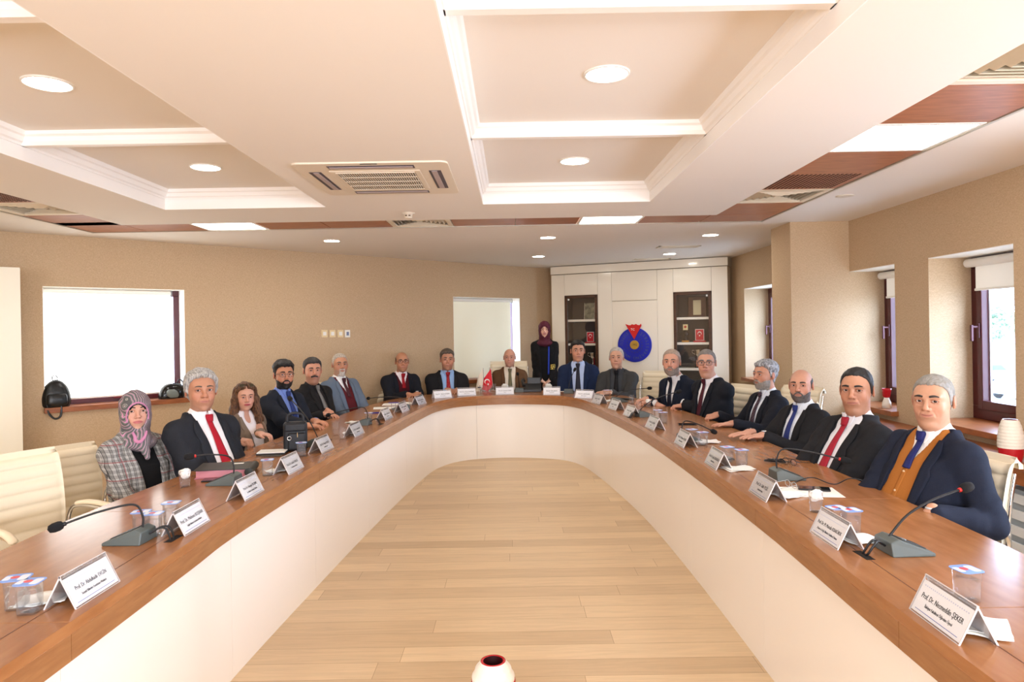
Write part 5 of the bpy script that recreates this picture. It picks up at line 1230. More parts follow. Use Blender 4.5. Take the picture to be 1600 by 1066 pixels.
def cloth(name, c, rough=.85, kind=None, c2=None, sheen=.0):
    if name in MATS: return MATS[name]
    if kind is None: return mat(name, srgb(*c), rough, spec=.2, bump=(14, .28), noise=(320, .06 if sum(c) > 300 else .16))
    m = bpy.data.materials.new(name); m.use_nodes = True; n = m.node_tree.nodes; L = m.node_tree.links; b = n['Principled BSDF']; MATS[name] = m
    b.inputs['Roughness'].default_value = rough; b.inputs['Specular IOR Level'].default_value = .2
    tc = n.new('ShaderNodeTexCoord')
    def wave(scale, rot, dist=0., prof='SIN', band='X', det=1.5):
        mp = n.new('ShaderNodeMapping'); mp.inputs['Rotation'].default_value = rot; L.new(tc.outputs['Object'], mp.inputs[0])
        w = n.new('ShaderNodeTexWave'); w.bands_direction = band; w.wave_profile = prof; w.inputs['Scale'].default_value = scale; w.inputs['Distortion'].default_value = dist; w.inputs['Detail Scale'].default_value = det; L.new(mp.outputs[0], w.inputs[0]); return w
    def ramp(src, stops, const=True):
        r = n.new('ShaderNodeValToRGB'); r.color_ramp.interpolation = 'CONSTANT' if const else 'LINEAR'; e = r.color_ramp.elements
        e[0].position, e[0].color = stops[0][0], srgb(*stops[0][1]); e[1].position, e[1].color = stops[1][0], srgb(*stops[1][1])
        for p, c_ in stops[2:]: q = e.new(p); q.color = srgb(*c_)
        L.new(src.outputs[0], r.inputs[0]); return r
    def mul(a, b_, f=1.): q = n.new('ShaderNodeMixRGB'); q.blend_type = 'MULTIPLY'; q.inputs[0].default_value = f; L.new(a.outputs[0], q.inputs[1]); L.new(b_.outputs[0], q.inputs[2]); return q
    if kind == 'plaid':
        a = ramp(wave(11, (0, 0, 0)), [(0, (255, 255, 255)), (.55, (150, 150, 152)), (.8, (215, 215, 215))]); b2 = ramp(wave(11, (0, PI/2, 0)), [(0, (255, 255, 255)), (.55, (150, 150, 152)), (.8, (215, 215, 215))])
        fa = ramp(wave(80, (0, 0, 0)), [(0, (200, 200, 200)), (.5, (255, 255, 255))]); fb = ramp(wave(80, (0, PI/2, 0)), [(0, (205, 205, 205)), (.5, (255, 255, 255))])
        base = mul(mul(a, b2, .75), mul(fa, fb, .8), .9); tn = n.new('ShaderNodeMixRGB'); tn.blend_type = 'MULTIPLY'; tn.inputs[0].default_value = 1; tn.inputs[2].default_value = srgb(*c); L.new(base.outputs[0], tn.inputs[1])
        ra = ramp(wave(3.2, (0, 0, 0)), [(0, (0, 0, 0)), (.992, (215, 215, 215))]); rb = ramp(wave(3.2, (0, PI/2, 0)), [(0, (0, 0, 0)), (.992, (215, 215, 215))])
        mxx = n.new('ShaderNodeMixRGB'); mxx.blend_type = 'LIGHTEN'; mxx.inputs[0].default_value = 1; L.new(ra.outputs[0], mxx.inputs[1]); L.new(rb.outputs[0], mxx.inputs[2])
        f = n.new('ShaderNodeMixRGB'); L.new(mxx.outputs[0], f.inputs[0]); L.new(tn.outputs[0], f.inputs[1]); f.inputs[2].default_value = srgb(*c2); L.new(f.outputs[0], b.inputs['Base Color'])
    elif kind == 'scarf':
        a = ramp(wave(26, (.9, .35, .2), .7), [(0, (92, 92, 94)), (.42, (168, 166, 158)), (.62, (56, 56, 60)), (.78, (140, 138, 134)), (.965, (214, 140, 184))]); L.new(a.outputs[0], b.inputs['Base Color'])
    elif kind == 'stripe':
        a = ramp(wave(14, (0, .75, 0)), [(0, c), (.6, c2), (.8, c)]); L.new(a.outputs[0], b.inputs['Base Color'])
    elif kind == 'dots':
        v = n.new('ShaderNodeTexVoronoi'); v.inputs['Scale'].default_value = 75; L.new(tc.outputs['Object'], v.inputs[0]); a = ramp(v, [(0, c2), (.25, c)]); L.new(a.outputs[0], b.inputs['Base Color'])
    elif kind == 'gold':
        v = n.new('ShaderNodeTexVoronoi'); v.inputs['Scale'].default_value = 42; v.feature = 'DISTANCE_TO_EDGE'; L.new(tc.outputs['Object'], v.inputs[0]); a = ramp(v, [(0, (214, 186, 84)), (.12, (22, 20, 20))]); L.new(a.outputs[0], b.inputs['Base Color'])
    return m
def hair_mat(name, c, c2=None):
    if name in MATS: return MATS[name]
    c = srgb(*c); c2 = srgb(*c2) if c2 else tuple(min(1, v*1.45+.006) for v in c[:3])+(1,)
    m = bpy.data.materials.new(name); m.use_nodes = True; n = m.node_tree.nodes; L = m.node_tree.links; b = n['Principled BSDF']; MATS[name] = m
    b.inputs['Roughness'].default_value = .55; b.inputs['Specular IOR Level'].default_value = .3
    tc = n.new('ShaderNodeTexCoord'); mp = n.new('ShaderNodeMapping'); mp.inputs['Scale'].default_value = (170, 60, 26); L.new(tc.outputs['Object'], mp.inputs[0])
    t = n.new('ShaderNodeTexNoise'); t.inputs['Scale'].default_value = 1; t.inputs['Detail'].default_value = 4; L.new(mp.outputs[0], t.inputs[0])
    r = n.new('ShaderNodeValToRGB'); r.color_ramp.elements[0].position = .35; r.color_ramp.elements[1].position = .65; r.color_ramp.elements[0].color = c; r.color_ramp.elements[1].color = c2
    L.new(t.outputs[0], r.inputs[0]); L.new(r.outputs[0], b.inputs['Base Color']); bp = n.new('ShaderNodeBump'); bp.inputs['Strength'].default_value = .55; bp.inputs['Distance'].default_value = .003; L.new(t.outputs[0], bp.inputs['Height']); L.new(bp.outputs[0], b.inputs['Normal'])
    return m
def rot(ax, a):
    c, s = math.cos(a), math.sin(a)
    return np.array({'x': [[1, 0, 0], [0, c, -s], [0, s, c]], 'y': [[c, 0, s], [0, 1, 0], [-s, 0, c]], 'z': [[c, -s, 0], [s, c, 0], [0, 0, 1]]}[ax])
def tri_noise(x, y, z, f, seed=0):
    return (np.sin(x*f+1.7*np.sin(y*f*.7+seed))*np.sin(y*f*1.1+1.3*np.sin(z*f*.8+seed*2))+.5*np.sin(z*f*1.9+2*np.sin(x*f*1.3+seed)))*.6

def build_hand(v, W, D, side, mode, k=1.0, up=(0, 0, 1), L=1.0):
    """W wrist, D pointing direction, side +1 = right hand"""
    D = np.array(D, float); D /= np.linalg.norm(D); U = np.array(up, float); U = U-D*(U @ D); U /= np.linalg.norm(U); X = np.cross(D, U)
    fr = Fr(np.stack([X, D, U], 1), W, L)
    s = -side                                     # thumb lies towards the body's middle when palm is down
    v.cap((0, -.03, 0), (0, .015, 0), .026, .026, fr, .012)
    v.ell((0.0, .05, -.002), (.040, .052, .0165), fr, .012)
    v.ell((s*.022, .035, -.006), (.02, .035, .018), fr, .012)
    bend = {'flat': (.06, .08, .08), 'relaxed': (.35, .5, .35), 'curl': (.75, 1.0, .6), 'fist': (1.25, 1.5, .9)}[mode]
    tips = []
    for i, (bx, Lf, sp, r) in enumerate(((.0285, .076, .10, .0088), (.0095, .084, .03, .0092), (-.0095, .078, -.04, .0088), (-.0275, .062, -.12, .0078))):
        bx *= s; sp *= s; p = np.array([bx, .088-(.006 if i == 3 else 0)-abs(i-1)*.003, .001]); a = 0; prev = p
        for j, (fl, b) in enumerate(zip((.45, .31, .24), bend)):
            a += b*(1+.1*i); q = prev+np.array([math.sin(sp)*math.cos(a), math.cos(sp)*math.cos(a), -math.sin(a)])*Lf*fl
            v.cap(prev, q, r*(1-.08*j), r*(1-.08*(j+1)), fr, .004 if j else .007); prev = q
        tips.append(prev)
    t0 = np.array([s*.034, .018, -.006]); f = .5 if mode in ('fist', 'curl') else 0
    t1 = t0+np.array([s*.022*(1-f), .034, -.006]); t2 = t1+np.array([s*(.010-.03*f), .028, -.006]); t3 = t2+np.array([s*(.002-.03*f), .020, -.003])
    v.cap(t0, t1, .0125, .011, fr, .01); v.cap(t1, t2, .0105, .0095, fr, .004); v.cap(t2, t3, .0095, .008, fr, .004)

def ik(S, W, L1, L2, hint):
    S = np.array(S, float); W = np.array(W, float); d = W-S; L = np.linalg.norm(d); m = L1+L2-.01
    if L > m: W = S+d*m/L; d = W-S; L = m
    u = d/L; a = (L1*L1-L2*L2+L*L)/(2*L); h = math.sqrt(max(L1*L1-a*a, 0)); n = np.array(hint, float); n = n-u*(n @ u); n /= np.linalg.norm(n)
    return S+u*a+n*h, W

people = []
def person(px, ptop, pchin, Y, body, label, face=None, pitch=0., roll=0., sex='m', skin=(222, 172, 142), hair='short', hairc=(28, 24, 22), hairc2=None, beard=None, beardc=None, glasses=None,
           jacket=(28, 30, 36), jname=None, shirt=(236, 238, 244), tie=None, tname=None, vest=None, hands=None, lean=.10, tiltx=0., build=1.0, belly=0., stand=False, kfix=None, outfit='suit', brow=None, jaw=1.0, headw=1.0, buttonz=.17, age=.5, smile=0., extra=None, seat_chair=None, kb=1.0, open_=0., vestv=.46, browc=(74, 66, 60)):
    hp = (pchin-ptop)*Y/F_; k = kfix or hp/.243
    top = dep(px, ptop, Y); vx = max(.0032, Y*.00085)/k
    gh = Vector((-top.x, -top.y)); camdir = math.degrees(math.atan2(gh.y, gh.x)); face = camdir if face is None else camdir+face
    rel = math.radians(face-body)                       # head yaw relative to the body, ccw
    SH = .858 if not stand else top.z/k                    # hip plane (or floor) to crown
    # neck and head placement in body-local coordinates
    hx = tiltx*(.78 if not stand else .02); hy = lean*.72+.028 if not stand else .03; zc = SH-.12 if not stand else SH-.12
    if stand: sh0 = SH-.862
    else: sh0 = 0.
    hk = 1.0/kb if kb != 1 else 1.0
    HR = rot('z', rel) @ rot('x', -pitch) @ rot('y', roll)
    H = Fr(HR, (hx, hy, zc), 1.0)
    rz = math.radians(body)-PI/2
    # world transform
    cosr, sinr = math.cos(rz), math.sin(rz); ox, oy = hx*k, hy*k
    base = Vector((top.x-(ox*cosr-oy*sinr), top.y-(ox*sinr+oy*cosr), 0)); zoff = (top.z-SH*k)/k
    root = thing('person', label, 'person', (base.x, base.y, 0), rz, 'people at the conference table', k)
    toL = (Matrix.Translation((base.x, base.y, 0)) @ Matrix.Rotation(rz, 4, 'Z') @ Matrix.Scale(k, 4)).inverted()
    off = (0, 0, zoff)
    def L_(wp): p = toL @ Vector(wp); return np.array([p.x, p.y, p.z-zoff])
    # ------------ arms
    shx = .170*build*(.86 if sex == 'f' else 1); shz = .505+sh0; arms = {}
    lc = lambda z: lean*max(z-sh0, 0)+.0
    tc_ = lambda z: tiltx*max(z-sh0, 0)
    for side, hd in ((1, 'R'), (-1, 'L')):
        S = np.array([side*shx+tc_(shz), -.012+lc(shz), shz]); spec = (hands or {}).get(hd)
        if spec and spec[0] == 'w': W = L_(spec[1]); mode = spec[2]; Dw = spec[3] if len(spec) > 3 else None
        elif spec and spec[0] == 'l': W = np.array(spec[1])+np.array([0, 0, sh0]); mode = spec[2]; Dw = spec[3] if len(spec) > 3 else None
        else: W = np.array([side*.13, .34, .10+sh0]); mode = 'relaxed'; Dw = None
        E, W = ik(S, W, .285, .255, (side*.42, -.30, -.75)); D = (W-E)/np.linalg.norm(W-E)
        if Dw is None: Dh = np.array([D[0], D[1], D[2]*.25])
        elif len(Dw) == 3: Dh = np.array(Dw, float)
        else: a = math.radians(Dw[0])-rz; Dh = np.array([math.cos(a), math.sin(a), -.05])
        arms[side] = (S, E, W, D, Dh, mode)
    hz = [(min(a[2][i] for a in arms.values())-.10, max(a[2][i] for a in arms.values())+.12) for i in range(3)]
    def hzone(i):
        z = []
        for a in arms.values():
            tip = a[2]+a[4]/np.linalg.norm(a[4])*.17; z.append((min(a[2][i], tip[i])-.06, max(a[2][i], tip[i])+.05))
        return z
    fz = -zoff if not stand else 0
    show = bool(hands); HZ = [hzone(i) if show else [] for i in range(3)]
    coarse = max(.011, vx*1.8)
    xs = axis(-.42, .42, coarse, [(hx-.10, hx+.10)]+HZ[0], vx); ys = axis(-.22, .72, coarse, [(hy-.12, hy+.14)]+HZ[1], vx); zs = axis(-zoff-.02 if not stand else -.01, zc+.15, .018, [(zc-.17, zc+.14)]+HZ[2], vx)
    v = Vol(xs, ys, zs)
    # ------------ head
    jw = jaw; fat = 1+.10*max(build-1, 0)*3
    v.ell((0, -.016, .032), (.0755*headw, .094, .088), H, .01)
    v.ell((0, .020, -.028), (.063*headw*fat, .066, .078), H, .03)
    v.ell((0, .030, -.070), (.049*jw*fat, .050, .042), H, .03)
    v.ell((0, .068, -.098), (.019*jw, .017, .016), H, .02)
    v.ell((0, .050, .035), (.058*headw, .038, .045), H, .03)
    nb = (tc_(.56+sh0), -.03+lc(.56+sh0), .555+sh0); nk = .054 if sex == 'm' else .045
    v.cap(tuple(H.fwd((0, -.022, -.07))), nb, nk*fat, nk*1.12*fat, k=.03)
    if build > 1.08 and sex == 'm': v.ell((0, .035, -.108), (.043, .038, .024), H, .03)
    skull = v.copy()
    DZ = .008
    for s in (-1, 1):
        v.ell((s*.037, .058, -.024), (.025, .02, .025+.004*smile), H, .02)
        v.ell((s*.0335, .094, .005+DZ), (.0205, .0135, .0145), H, .012, 'c')
        v.cap((s*.012, .088, .0225+DZ), (s*.046, .076, .0235+DZ), .0085, .0075, H, .012)
        v.ell((s*.032, .0735, .0035+DZ), (.0160, .0130, .0130), H, .006)
    # nose
    v.cap((0, .084, .016+DZ), (0, .107, -.018), .0078, .0100, H, .012); v.ell((0, .1085, -.021), (.0115, .011, .0095), H, .008)
    for s in (-1, 1): v.ell((s*.0140, .097, -.0245), (.0080, .010, .008), H, .006); v.ell((s*.0075, .102, -.032), (.0038, .005, .003), H, .003, 'c')
    # mouth
    MZ = -.0545
    v.ell((0, .078, MZ+.001), (.032, .0165, .020), H, .018)
    mw = .0265; sf = lambda xx, zz, d_: (xx, (v.front(xx, zz, H, .14, .03, 70) or .08)+d_, zz)
    us = [0, .35, .7, 1.0]; up_ = [sf(u*mw, MZ+.0045*(1-u*u)+.0068*smile*u*u, -.0022-.0012*u) for u in us]; lo_ = [sf(u*(mw-.003), MZ-.0062*(1-u*u)+.0058*smile*u*u, -.0024-.0016*u) for u in us]; mi_ = [sf(u*(mw+.002), MZ-.0004+.0075*smile*u*u, .0012) for u in us]
    for s in (-1, 1):
        for i_ in range(3):
            f_ = lambda q: (s*q[0], q[1], q[2]); rr0 = (.0042, .0040, .0034, .0022) if sex == 'm' or hair == 'hijab' else (.0052, .0050, .0042, .0026)
            v.cap(f_(up_[i_]), f_(up_[i_+1]), rr0[i_], rr0[i_+1], H, .004); v.cap(f_(lo_[i_]), f_(lo_[i_+1]), rr0[i_]*1.15, rr0[i_+1]*1.1, H, .004)
    for s in (-1, 1):
        for i_ in range(3): v.cap((s*mi_[i_][0], mi_[i_][1], mi_[i_][2]), (s*mi_[i_+1][0], mi_[i_+1][1], mi_[i_+1][2]), .0017, .0016-.0003*i_, H, .002, 'c')
    # cheek folds
    if age > .55 or smile > .6:
        fp = [sf(a, b, .0008) for a, b in ((.0195, -.025), (.027, -.036), (.0335, -.048), (.036, -.058))]
        for s in (-1, 1):
            for i_ in range(3): v.cap((s*fp[i_][0], fp[i_][1], fp[i_][2]), (s*fp[i_+1][0], fp[i_+1][1], fp[i_+1][2]), .0019, .0017, H, .006, 'c')
    if age > .65:
        for s in (-1, 1):
            q0, q1 = sf(.022, -.008, .0006), sf(.046, -.004, .0006); v.cap((s*q0[0], q0[1], q0[2]), (s*q1[0], q1[1], q1[2]), .0014, .0012, H, .005, 'c')
    # ears
    for s in (-1, 1):
        fe = Fr(H.R @ rot('z', s*-.18) @ rot('x', -.14), H.fwd((s*.0765*headw, -.014, .003)), 1.0)
        if hair != 'hijab':
            v.ell((s*.004, 0, .002), (.008, .0185, .029), fe, .006); v.ell((s*.011, .003, .005), (.006, .010, .018), fe, .004, 'c'); v.ell((s*.003, .006, -.022), (.006, .008, .010), fe, .006)
    # ------------ torso core, arms, hands, legs
    T = [(-.08, .15, .11, .01), (.1, .14, .10, .01), (.3, .145, .095, 0), (.45, .15, .085, -.01), (.52, .12, .06, -.02), (.57, .05, .045, -.025)]
    def loft(T, infl=0., ztop=9, pw=2.3):
        Z_, A_, B_, C_ = [np.array(c, float) for c in zip(*T)]; Z_ = Z_+sh0
        def fn(x, y, z):
            a = np.interp(z, Z_, A_)+infl; b = np.interp(z, Z_, B_)+infl; c = np.interp(z, Z_, C_); zz = np.maximum(z-sh0, 0)
            q = (np.abs((x-tiltx*zz)/a)**pw+np.abs((y-c-lean*zz)/b)**pw)**(1/pw)
            return np.maximum(np.maximum((q-1)*np.minimum(a, b)*.85, z-min(Z_[-1], ztop)), Z_[0]-z)
        m = max(A_)+infl+.05; return fn, ((-m-abs(tiltx)*.6, -.25, Z_[0]-.02), (m+abs(tiltx)*.6, .35+lean*.6, Z_[-1]+.02))
    fn, bb = loft(T); v.op(fn, bb, ID, .02)
    arm_r = 1.0 if sex == 'm' else .85
    for side, (S, E, W, D, Dh, mode) in arms.items():
        v.cap(S, E, .042*arm_r, .036*arm_r, k=.02); v.cap(E, W, .036*arm_r, .0255*arm_r, k=.012)
        build_hand(v, W+D*.012, Dh, side, mode, L=1.0 if sex == 'm' else .9)
    if not stand:
        for s in (-1, 1):
            v.cap((s*.09, .02, .0), (s*.12, .42, .0), .07, .052, k=.03); v.cap((s*.12, .40, .0), (s*.12, .30, -zoff+.08), .05, .035, k=.02); v.cap((s*.12, .30, -zoff+.04), (s*.125, .43, -zoff+.03), .03, .025, k=.02)
    else:
        for s in (-1, 1): v.cap((s*.09, 0, .75), (s*.09, 0, .08), .075, .04, k=.03); v.cap((s*.09, .0, .04), (s*.09, .15, .03), .03, .025, k=.02)
    V, Fc = v.mesh()
    # ------------ colours of the skin
    x, y, z = H.inv(V[:, 0], V[:, 1], V[:, 2]); base_c = np.array(srgb(*[c_*.945 for c_ in skin])[:3]); col = np.tile(base_c, (len(V), 1))
    def blend(m, c): nonlocal_col = col*(1-m[:, None])+np.array(c)*m[:, None]; col[:] = nonlocal_col
    g = lambda cx, cy, cz, r: np.exp(-(((x-cx)**2)+((y-cy)**2)+((z-cz)**2))/(2*r*r))
    red = base_c*np.array([1.0, .70, .66])
    for s in (-1, 1): blend(.45*g(s*.042, .07, -.03, .02), red)
    blend(.4*g(0, .11, -.02, .014), red)
    for s in (-1, 1): blend(.6*g(s*.085, -.005, -.005, .022), red)
    lipc = srgb(172, 102, 92)[:3] if sex == 'm' else (srgb(176, 60, 76)[:3] if hair == 'long' else srgb(190, 104, 104)[:3])
    cz = MZ-.0003+.0060*smile*(x/.024)**2; ml = np.clip((1.25-((x/.0285)**2+((z-cz)/(.0082 if sex == 'm' else .0100))**2))*1.8, 0, 1)*(y > .066); blend(ml*(.62 if sex == 'm' else .95), lipc)
    blend(np.clip(1.3-((x/.026)**2+((z-cz+.0003)/.0017)**2), 0, 1)*(y > .07)*.75, np.array(lipc)*.3)
    bc = srgb(*(beardc or hairc))[:3]
    if sex == 'm':
        sh = {None: .16, 'stubble': .5}.get(beard, .55); reg = np.clip((-.036-z)/.015, 0, 1)*np.clip((z+.135)/.02, 0, 1)*np.clip((y+.01)/.02, 0, 1)*(1-np.clip(ml, 0, 1)); reg *= np.clip(((z+.024)/-.03), .0, 1)
        blend(reg*sh*.8, np.array(bc)*.6+base_c*.25)
    # short grown hair shadow of the scalp for receding heads
    if hair in ('bald', 'receding', 'crop', 'side'):
        rg = np.clip((.02-y)/.03, 0, 1)*np.clip((z-.0)/.03, 0, 1)*np.clip(1-(z-.09)/.03, 0, 1)*(.35 if hair == 'bald' else .6); blend(rg, np.array(bc)*.7+base_c*.3)
    # brow shadow of eyebrows is built as meshes below
    body_o = link_mesh('body', V, Fc, M_SKIN, root, off, col=col)
    hs = Matrix.Translation(off)
    HM = hs @ Matrix([[*H.R[i], H.c[i]] for i in range(3)]+[[0, 0, 0, 1]])
    # ------------ eyes, brows
    eyem = [mat('eye_white', srgb(222, 214, 208), .25), mat('iris_brown', srgb(58, 36, 24), .15), mat('pupil_black', srgb(10, 8, 8), .1)]
    camL = H.inv(*[np.array([q]) for q in L_((0, 0, CAM_H))]) if face is not None else None
    gz = np.array([float(camL[0][0]), float(camL[1][0]), float(camL[2][0])]); gz /= np.linalg.norm(gz)
    if gz[1] < .75 or (extra and 'gaze' in extra): gz = np.array([0, 1, -.05])
    for s in (-1, 1):
        c = np.array([s*.032, .0772, .0035+DZ]); m = MB(); q = Vector(gz).to_track_quat('Z', 'Y').to_matrix().to_4x4()
        prof = [(.0128*math.sin(a), .0128*math.cos(a)) for a in (0.001, .17, .30, .44, .58, .75, .95, 1.3, 1.7)]; m.lathe(prof[::-1], 18, M=HM @ Matrix.Translation(c) @ q, cap=False, mis=[0, 0, 0, 0, 1, 1, 2, 2])
        m.build('eye', eyem, root)
        # eyelids
        for (dz, rr_, ry) in ((.0080, .0028, .0), (-.0068, .0020, 0)):
            pts = [(s*.032+u*.0175, .0772+.0128*math.sqrt(max(.02, 1-(u*.95)**2*.95))+.0006, .0035+DZ+dz*(1-.8*u*u)) for u in np.linspace(-1, 1, 9)]
            MB().tube([HM @ Vector(p) for p in pts], rr_, 8).build('eyelid', M_LID(skin), root)
        bm_ = MB(); pts = []
        for u in np.linspace(0, 1, 8):
            xx = s*(.013+.037*u); zz = .0245+DZ+.006*math.sin(u*2.4)-.005*u; yy = v.front(xx, zz, H, .14, .02, 80) or .08; pts.append((xx, yy, zz))
        th = .0038 if sex == 'f' else (brow or .0058)
        bm_.tube([HM @ Vector(p) for p in pts], [th*(.8+.45*math.sin(PI*min(1, u+.15))) if u < .9 else th*.5 for u in np.linspace(0, 1, 8)], 8, flat=.75); bm_.build('eyebrow', hair_mat('brow_%d_%d_%d' % tuple(hairc if sex == 'f' or sum(hairc) < 300 else browc), hairc if sex == 'f' or sum(hairc) < 300 else browc), root)
    # ------------ hair
    hm = hair_mat('hair_%d_%d_%d' % tuple(hairc), hairc, hairc2)
    if hair not in ('hijab', 'none'):
        h = skull.copy(); X, Y_, Z = np.meshgrid(*h.a, indexing='ij', sparse=True); sl = h._sl(((-.13, -.16, -.32), (.13, .14, .16)), H, .02)
        Xs, Ys, Zs = np.meshgrid(h.a[0][sl[0]], h.a[1][sl[1]], h.a[2][sl[2]], indexing='ij'); lx, ly, lz = H.inv(Xs, Ys, Zs)
        S_ = skull.F[sl]; F = np.full(h.F.shape, .5, f32)
        zt = {'short': .019, 'thick': .026, 'crop': .008, 'receding': .010, 'bald': .0035, 'side': .010, 'long': .020, 'wavy': .023}[hair]
        side_t = {'short': .005, 'thick': .007, 'crop': .0045, 'receding': .006, 'bald': .0035, 'side': .006, 'long': .018, 'wavy': .014}[hair]
        fy = {'short': .080, 'thick': .079, 'crop': .090, 'receding': .112, 'bald': .2, 'side': .104, 'long': .094, 'wavy': .090}[hair]
        sb = .0 if hair not in ('long',) else -.05
        line = np.interp(ly, [-.13, -.06, -.035, -.020, -.002, .010, .024, .036, .052, .07, .09, .13], [-.075, -.065, -.040, -.022, -.012+sb, -.010+sb, .030, .052, .068, fy-.004, fy, fy+.01])
        line = line+.0035*np.sin(lx*170+px)+.0025*np.sin(lx*410+px*2)
        if hair in ('side', 'crop', 'short', 'thick', 'wavy'): line = line+np.clip((ly-.02)/.04, 0, 1)*np.clip((np.abs(lx)-.018)/.025, 0, 1)*{'side': .022, 'crop': .016}.get(hair, .006)
        t = side_t+(zt-side_t)*np.clip((lz-.03)/.06, 0, 1); tp = np.clip((lz-line)/(.022 if hair not in ('wavy', 'long') else .016), 0, 1); t = t*(.25+.75*np.sqrt(tp))
        ns = tri_noise(lx, ly*.5, lz*.8, 190, px)*.0018+(tri_noise(lx, ly*.6, lz, 70, px)*.0042 if hair in ('wavy', 'thick', 'long') else 0)
        d = S_-t-ns*tp
        reg = (line-lz)*.8
        if hair == 'bald': reg = np.maximum(reg, np.maximum((lz-.060+np.clip(ly+.02, 0, .1)*.5)*.8, (ly-.022)*.7)); reg = np.maximum(reg, .045-np.abs(lx)-np.clip((-ly-.02), 0, 1)*1.2)
        if hair == 'receding': reg = np.maximum(reg, (ly-.03)*.6+(.03-np.abs(lx))*.6+ (lz-.1)*.3)
        F[sl] = np.maximum(d, reg); h.F = F
        if hair == 'long':
            for s in (-1, 1):
                P = [(s*.070, -.02, .06), (s*.086, .0, -.03), (s*.098, .012, -.12), (s*.115, .05, -.20), (s*.10, .085, -.29)]; R_2 = [.03, .034, .036, .034, .018]
                for i in range(4): h.cap(P[i], P[i+1], R_2[i], R_2[i+1], H, .025)
                P = [(s*.05, -.07, .02), (s*.08, -.06, -.12), (s*.09, -.03, -.24)]
                for i in range(2): h.cap(P[i], P[i+1], .045, .04, H, .03)
            sl = h._sl(((-.2, -.2, -.36), (.2, .2, .16)), H, .0); Xs, Ys, Zs = np.meshgrid(h.a[0][sl[0]], h.a[1][sl[1]], h.a[2][sl[2]], indexing='ij'); lx, ly, lz = H.inv(Xs, Ys, Zs); h.F[sl] += (tri_noise(lx*2.2, ly*2.2, lz*.45, 60, 1)*.005).astype(f32)
            h.ell((0, .125, -.012), (.060, .085, .104), H, .012, 'c'); h.ell((0, .09, .11), (.010, .06, .03), H, .01, 'c')
        Vh, Fh = h.mesh()
        if len(Vh): link_mesh('hair', Vh, Fh, hm, root, off)
    if beard and beard != 'stubble':
        h = v.copy(); sl = h._sl(((-.1, -.05, -.16), (.1, .14, .02)), H, .0); Xs, Ys, Zs = np.meshgrid(h.a[0][sl[0]], h.a[1][sl[1]], h.a[2][sl[2]], indexing='ij'); lx, ly, lz = H.inv(Xs, Ys, Zs)
        F = np.full(h.F.shape, .5, f32); th = {'full': .0045, 'short': .003, 'goatee': .005, 'moustache': .005}[beard]; ns = tri_noise(lx, ly, lz, 240, px)*.0013
        d = v.F[sl]-th-ns; ax_ = np.abs(lx)
        ul = np.interp(ax_, [0, .012, .026, .034, .045, .07, .09], [-.036, -.037, -.047, -.060, -.056, -.034, -.010])+.002
        up = (lz-ul)
        mouth = .0135-np.sqrt((lx/1.75)**2+((lz-MZ+.003)*1.35)**2)
        if beard == 'moustache': reg = np.maximum(lz+.0345+ax_*.22, -.0495-ax_*.30-lz); reg = np.maximum(reg, ax_-.034)
        elif beard == 'goatee': reg = np.maximum(np.maximum(lz+.036, mouth), ax_-.029-np.clip(-lz-.09, 0, .02))
        else: reg = np.maximum(up, mouth)
        reg = np.maximum(reg, .0-ly) if beard in ('full', 'short') else np.maximum(reg, .04-ly)
        reg = np.maximum(reg, -.118-lz)
        F[sl] = np.maximum(d, reg*.9); h.F = F; Vh, Fh = h.mesh()
        if len(Vh): link_mesh('beard' if beard != 'moustache' else 'moustache', Vh, Fh, hair_mat('beard_%d_%d_%d' % tuple(beardc or hairc), beardc or hairc), root, off)
    if glasses:
        gm = mat('spec_%s' % glasses, {'dark': srgb(22, 20, 20), 'thin': srgb(70, 66, 62), 'up': srgb(60, 44, 30)}[glasses], .3); yg = .100; GM = HM @ Matrix.Translation((0, 0, DZ))
        if glasses == 'up': GM = HM @ Matrix.Translation((0, .035, .088)) @ Matrix.Rotation(.85, 4, 'X') @ Matrix.Scale(1.0, 4) @ Matrix.Translation((0, -.02, .0)); yg = .055
        g_ = thing('spectacles', '', 'x'); del g_['label']; del g_['category']; g_.parent = root; 
        lensm = M_ACRS if glasses != 'up' else mat('sunglass_lens', srgb(66, 58, 44), .1)
        for s in (-1, 1):
            c = [GM @ Vector((s*.033+.0265*math.copysign(abs(math.cos(q))**.6, math.cos(q)), yg-.10*(.033+.02*math.cos(q)*s*s)**2*4, .0015+.0175*math.copysign(abs(math.sin(q))**.7, math.sin(q)))) for q in np.linspace(0, 2*PI, 21)[:-1]]
            MB().tube(c, .0019 if glasses != 'thin' else .0013, 6, closed=True).build('rim', gm, g_)
            mm = MB(); mm.add([tuple(p) for p in c], [tuple(range(20))]); mm.build('lens', lensm, g_)
            MB().tube([GM @ Vector(p) for p in ((s*.060, yg-.006, .008), (s*.074*headw, yg-.02, .009), (s*.079*headw, .02, .006), (s*.082*headw, -.012, .002))], .0018, 6).build('temple', gm, g_)
        MB().tube([GM @ Vector(p) for p in ((-.008, yg, .005), (0, yg+.004, .008), (.008, yg, .005))], .0018, 6).build('bridge', gm, g_)
    # ------------ clothes
    cv = max(.0075, vx*1.9); cx = axis(-.46, .46, cv, [], cv); cyy = axis(-.26, .62, cv, [], cv); czz = axis(-.10+sh0 if not stand else .02, .665+sh0, cv, [], cv)
    B = build; bl = belly
    TJ = [(-.08, .185*B, .13+bl*.5, .02+bl*.4), (.04, .185*B, .14+bl, .025+bl*.7), (.16, .178*B, .135+bl, .02+bl*.7), (.30, .182*B, .125+bl*.5, .01+bl*.3), (.42, .188*B, .115, 0), (.49, .165*B, .098, -.008), (.54, .115*B, .078, -.018), (.585, .072, .066, -.024), (.61, .066, .06, -.024)]
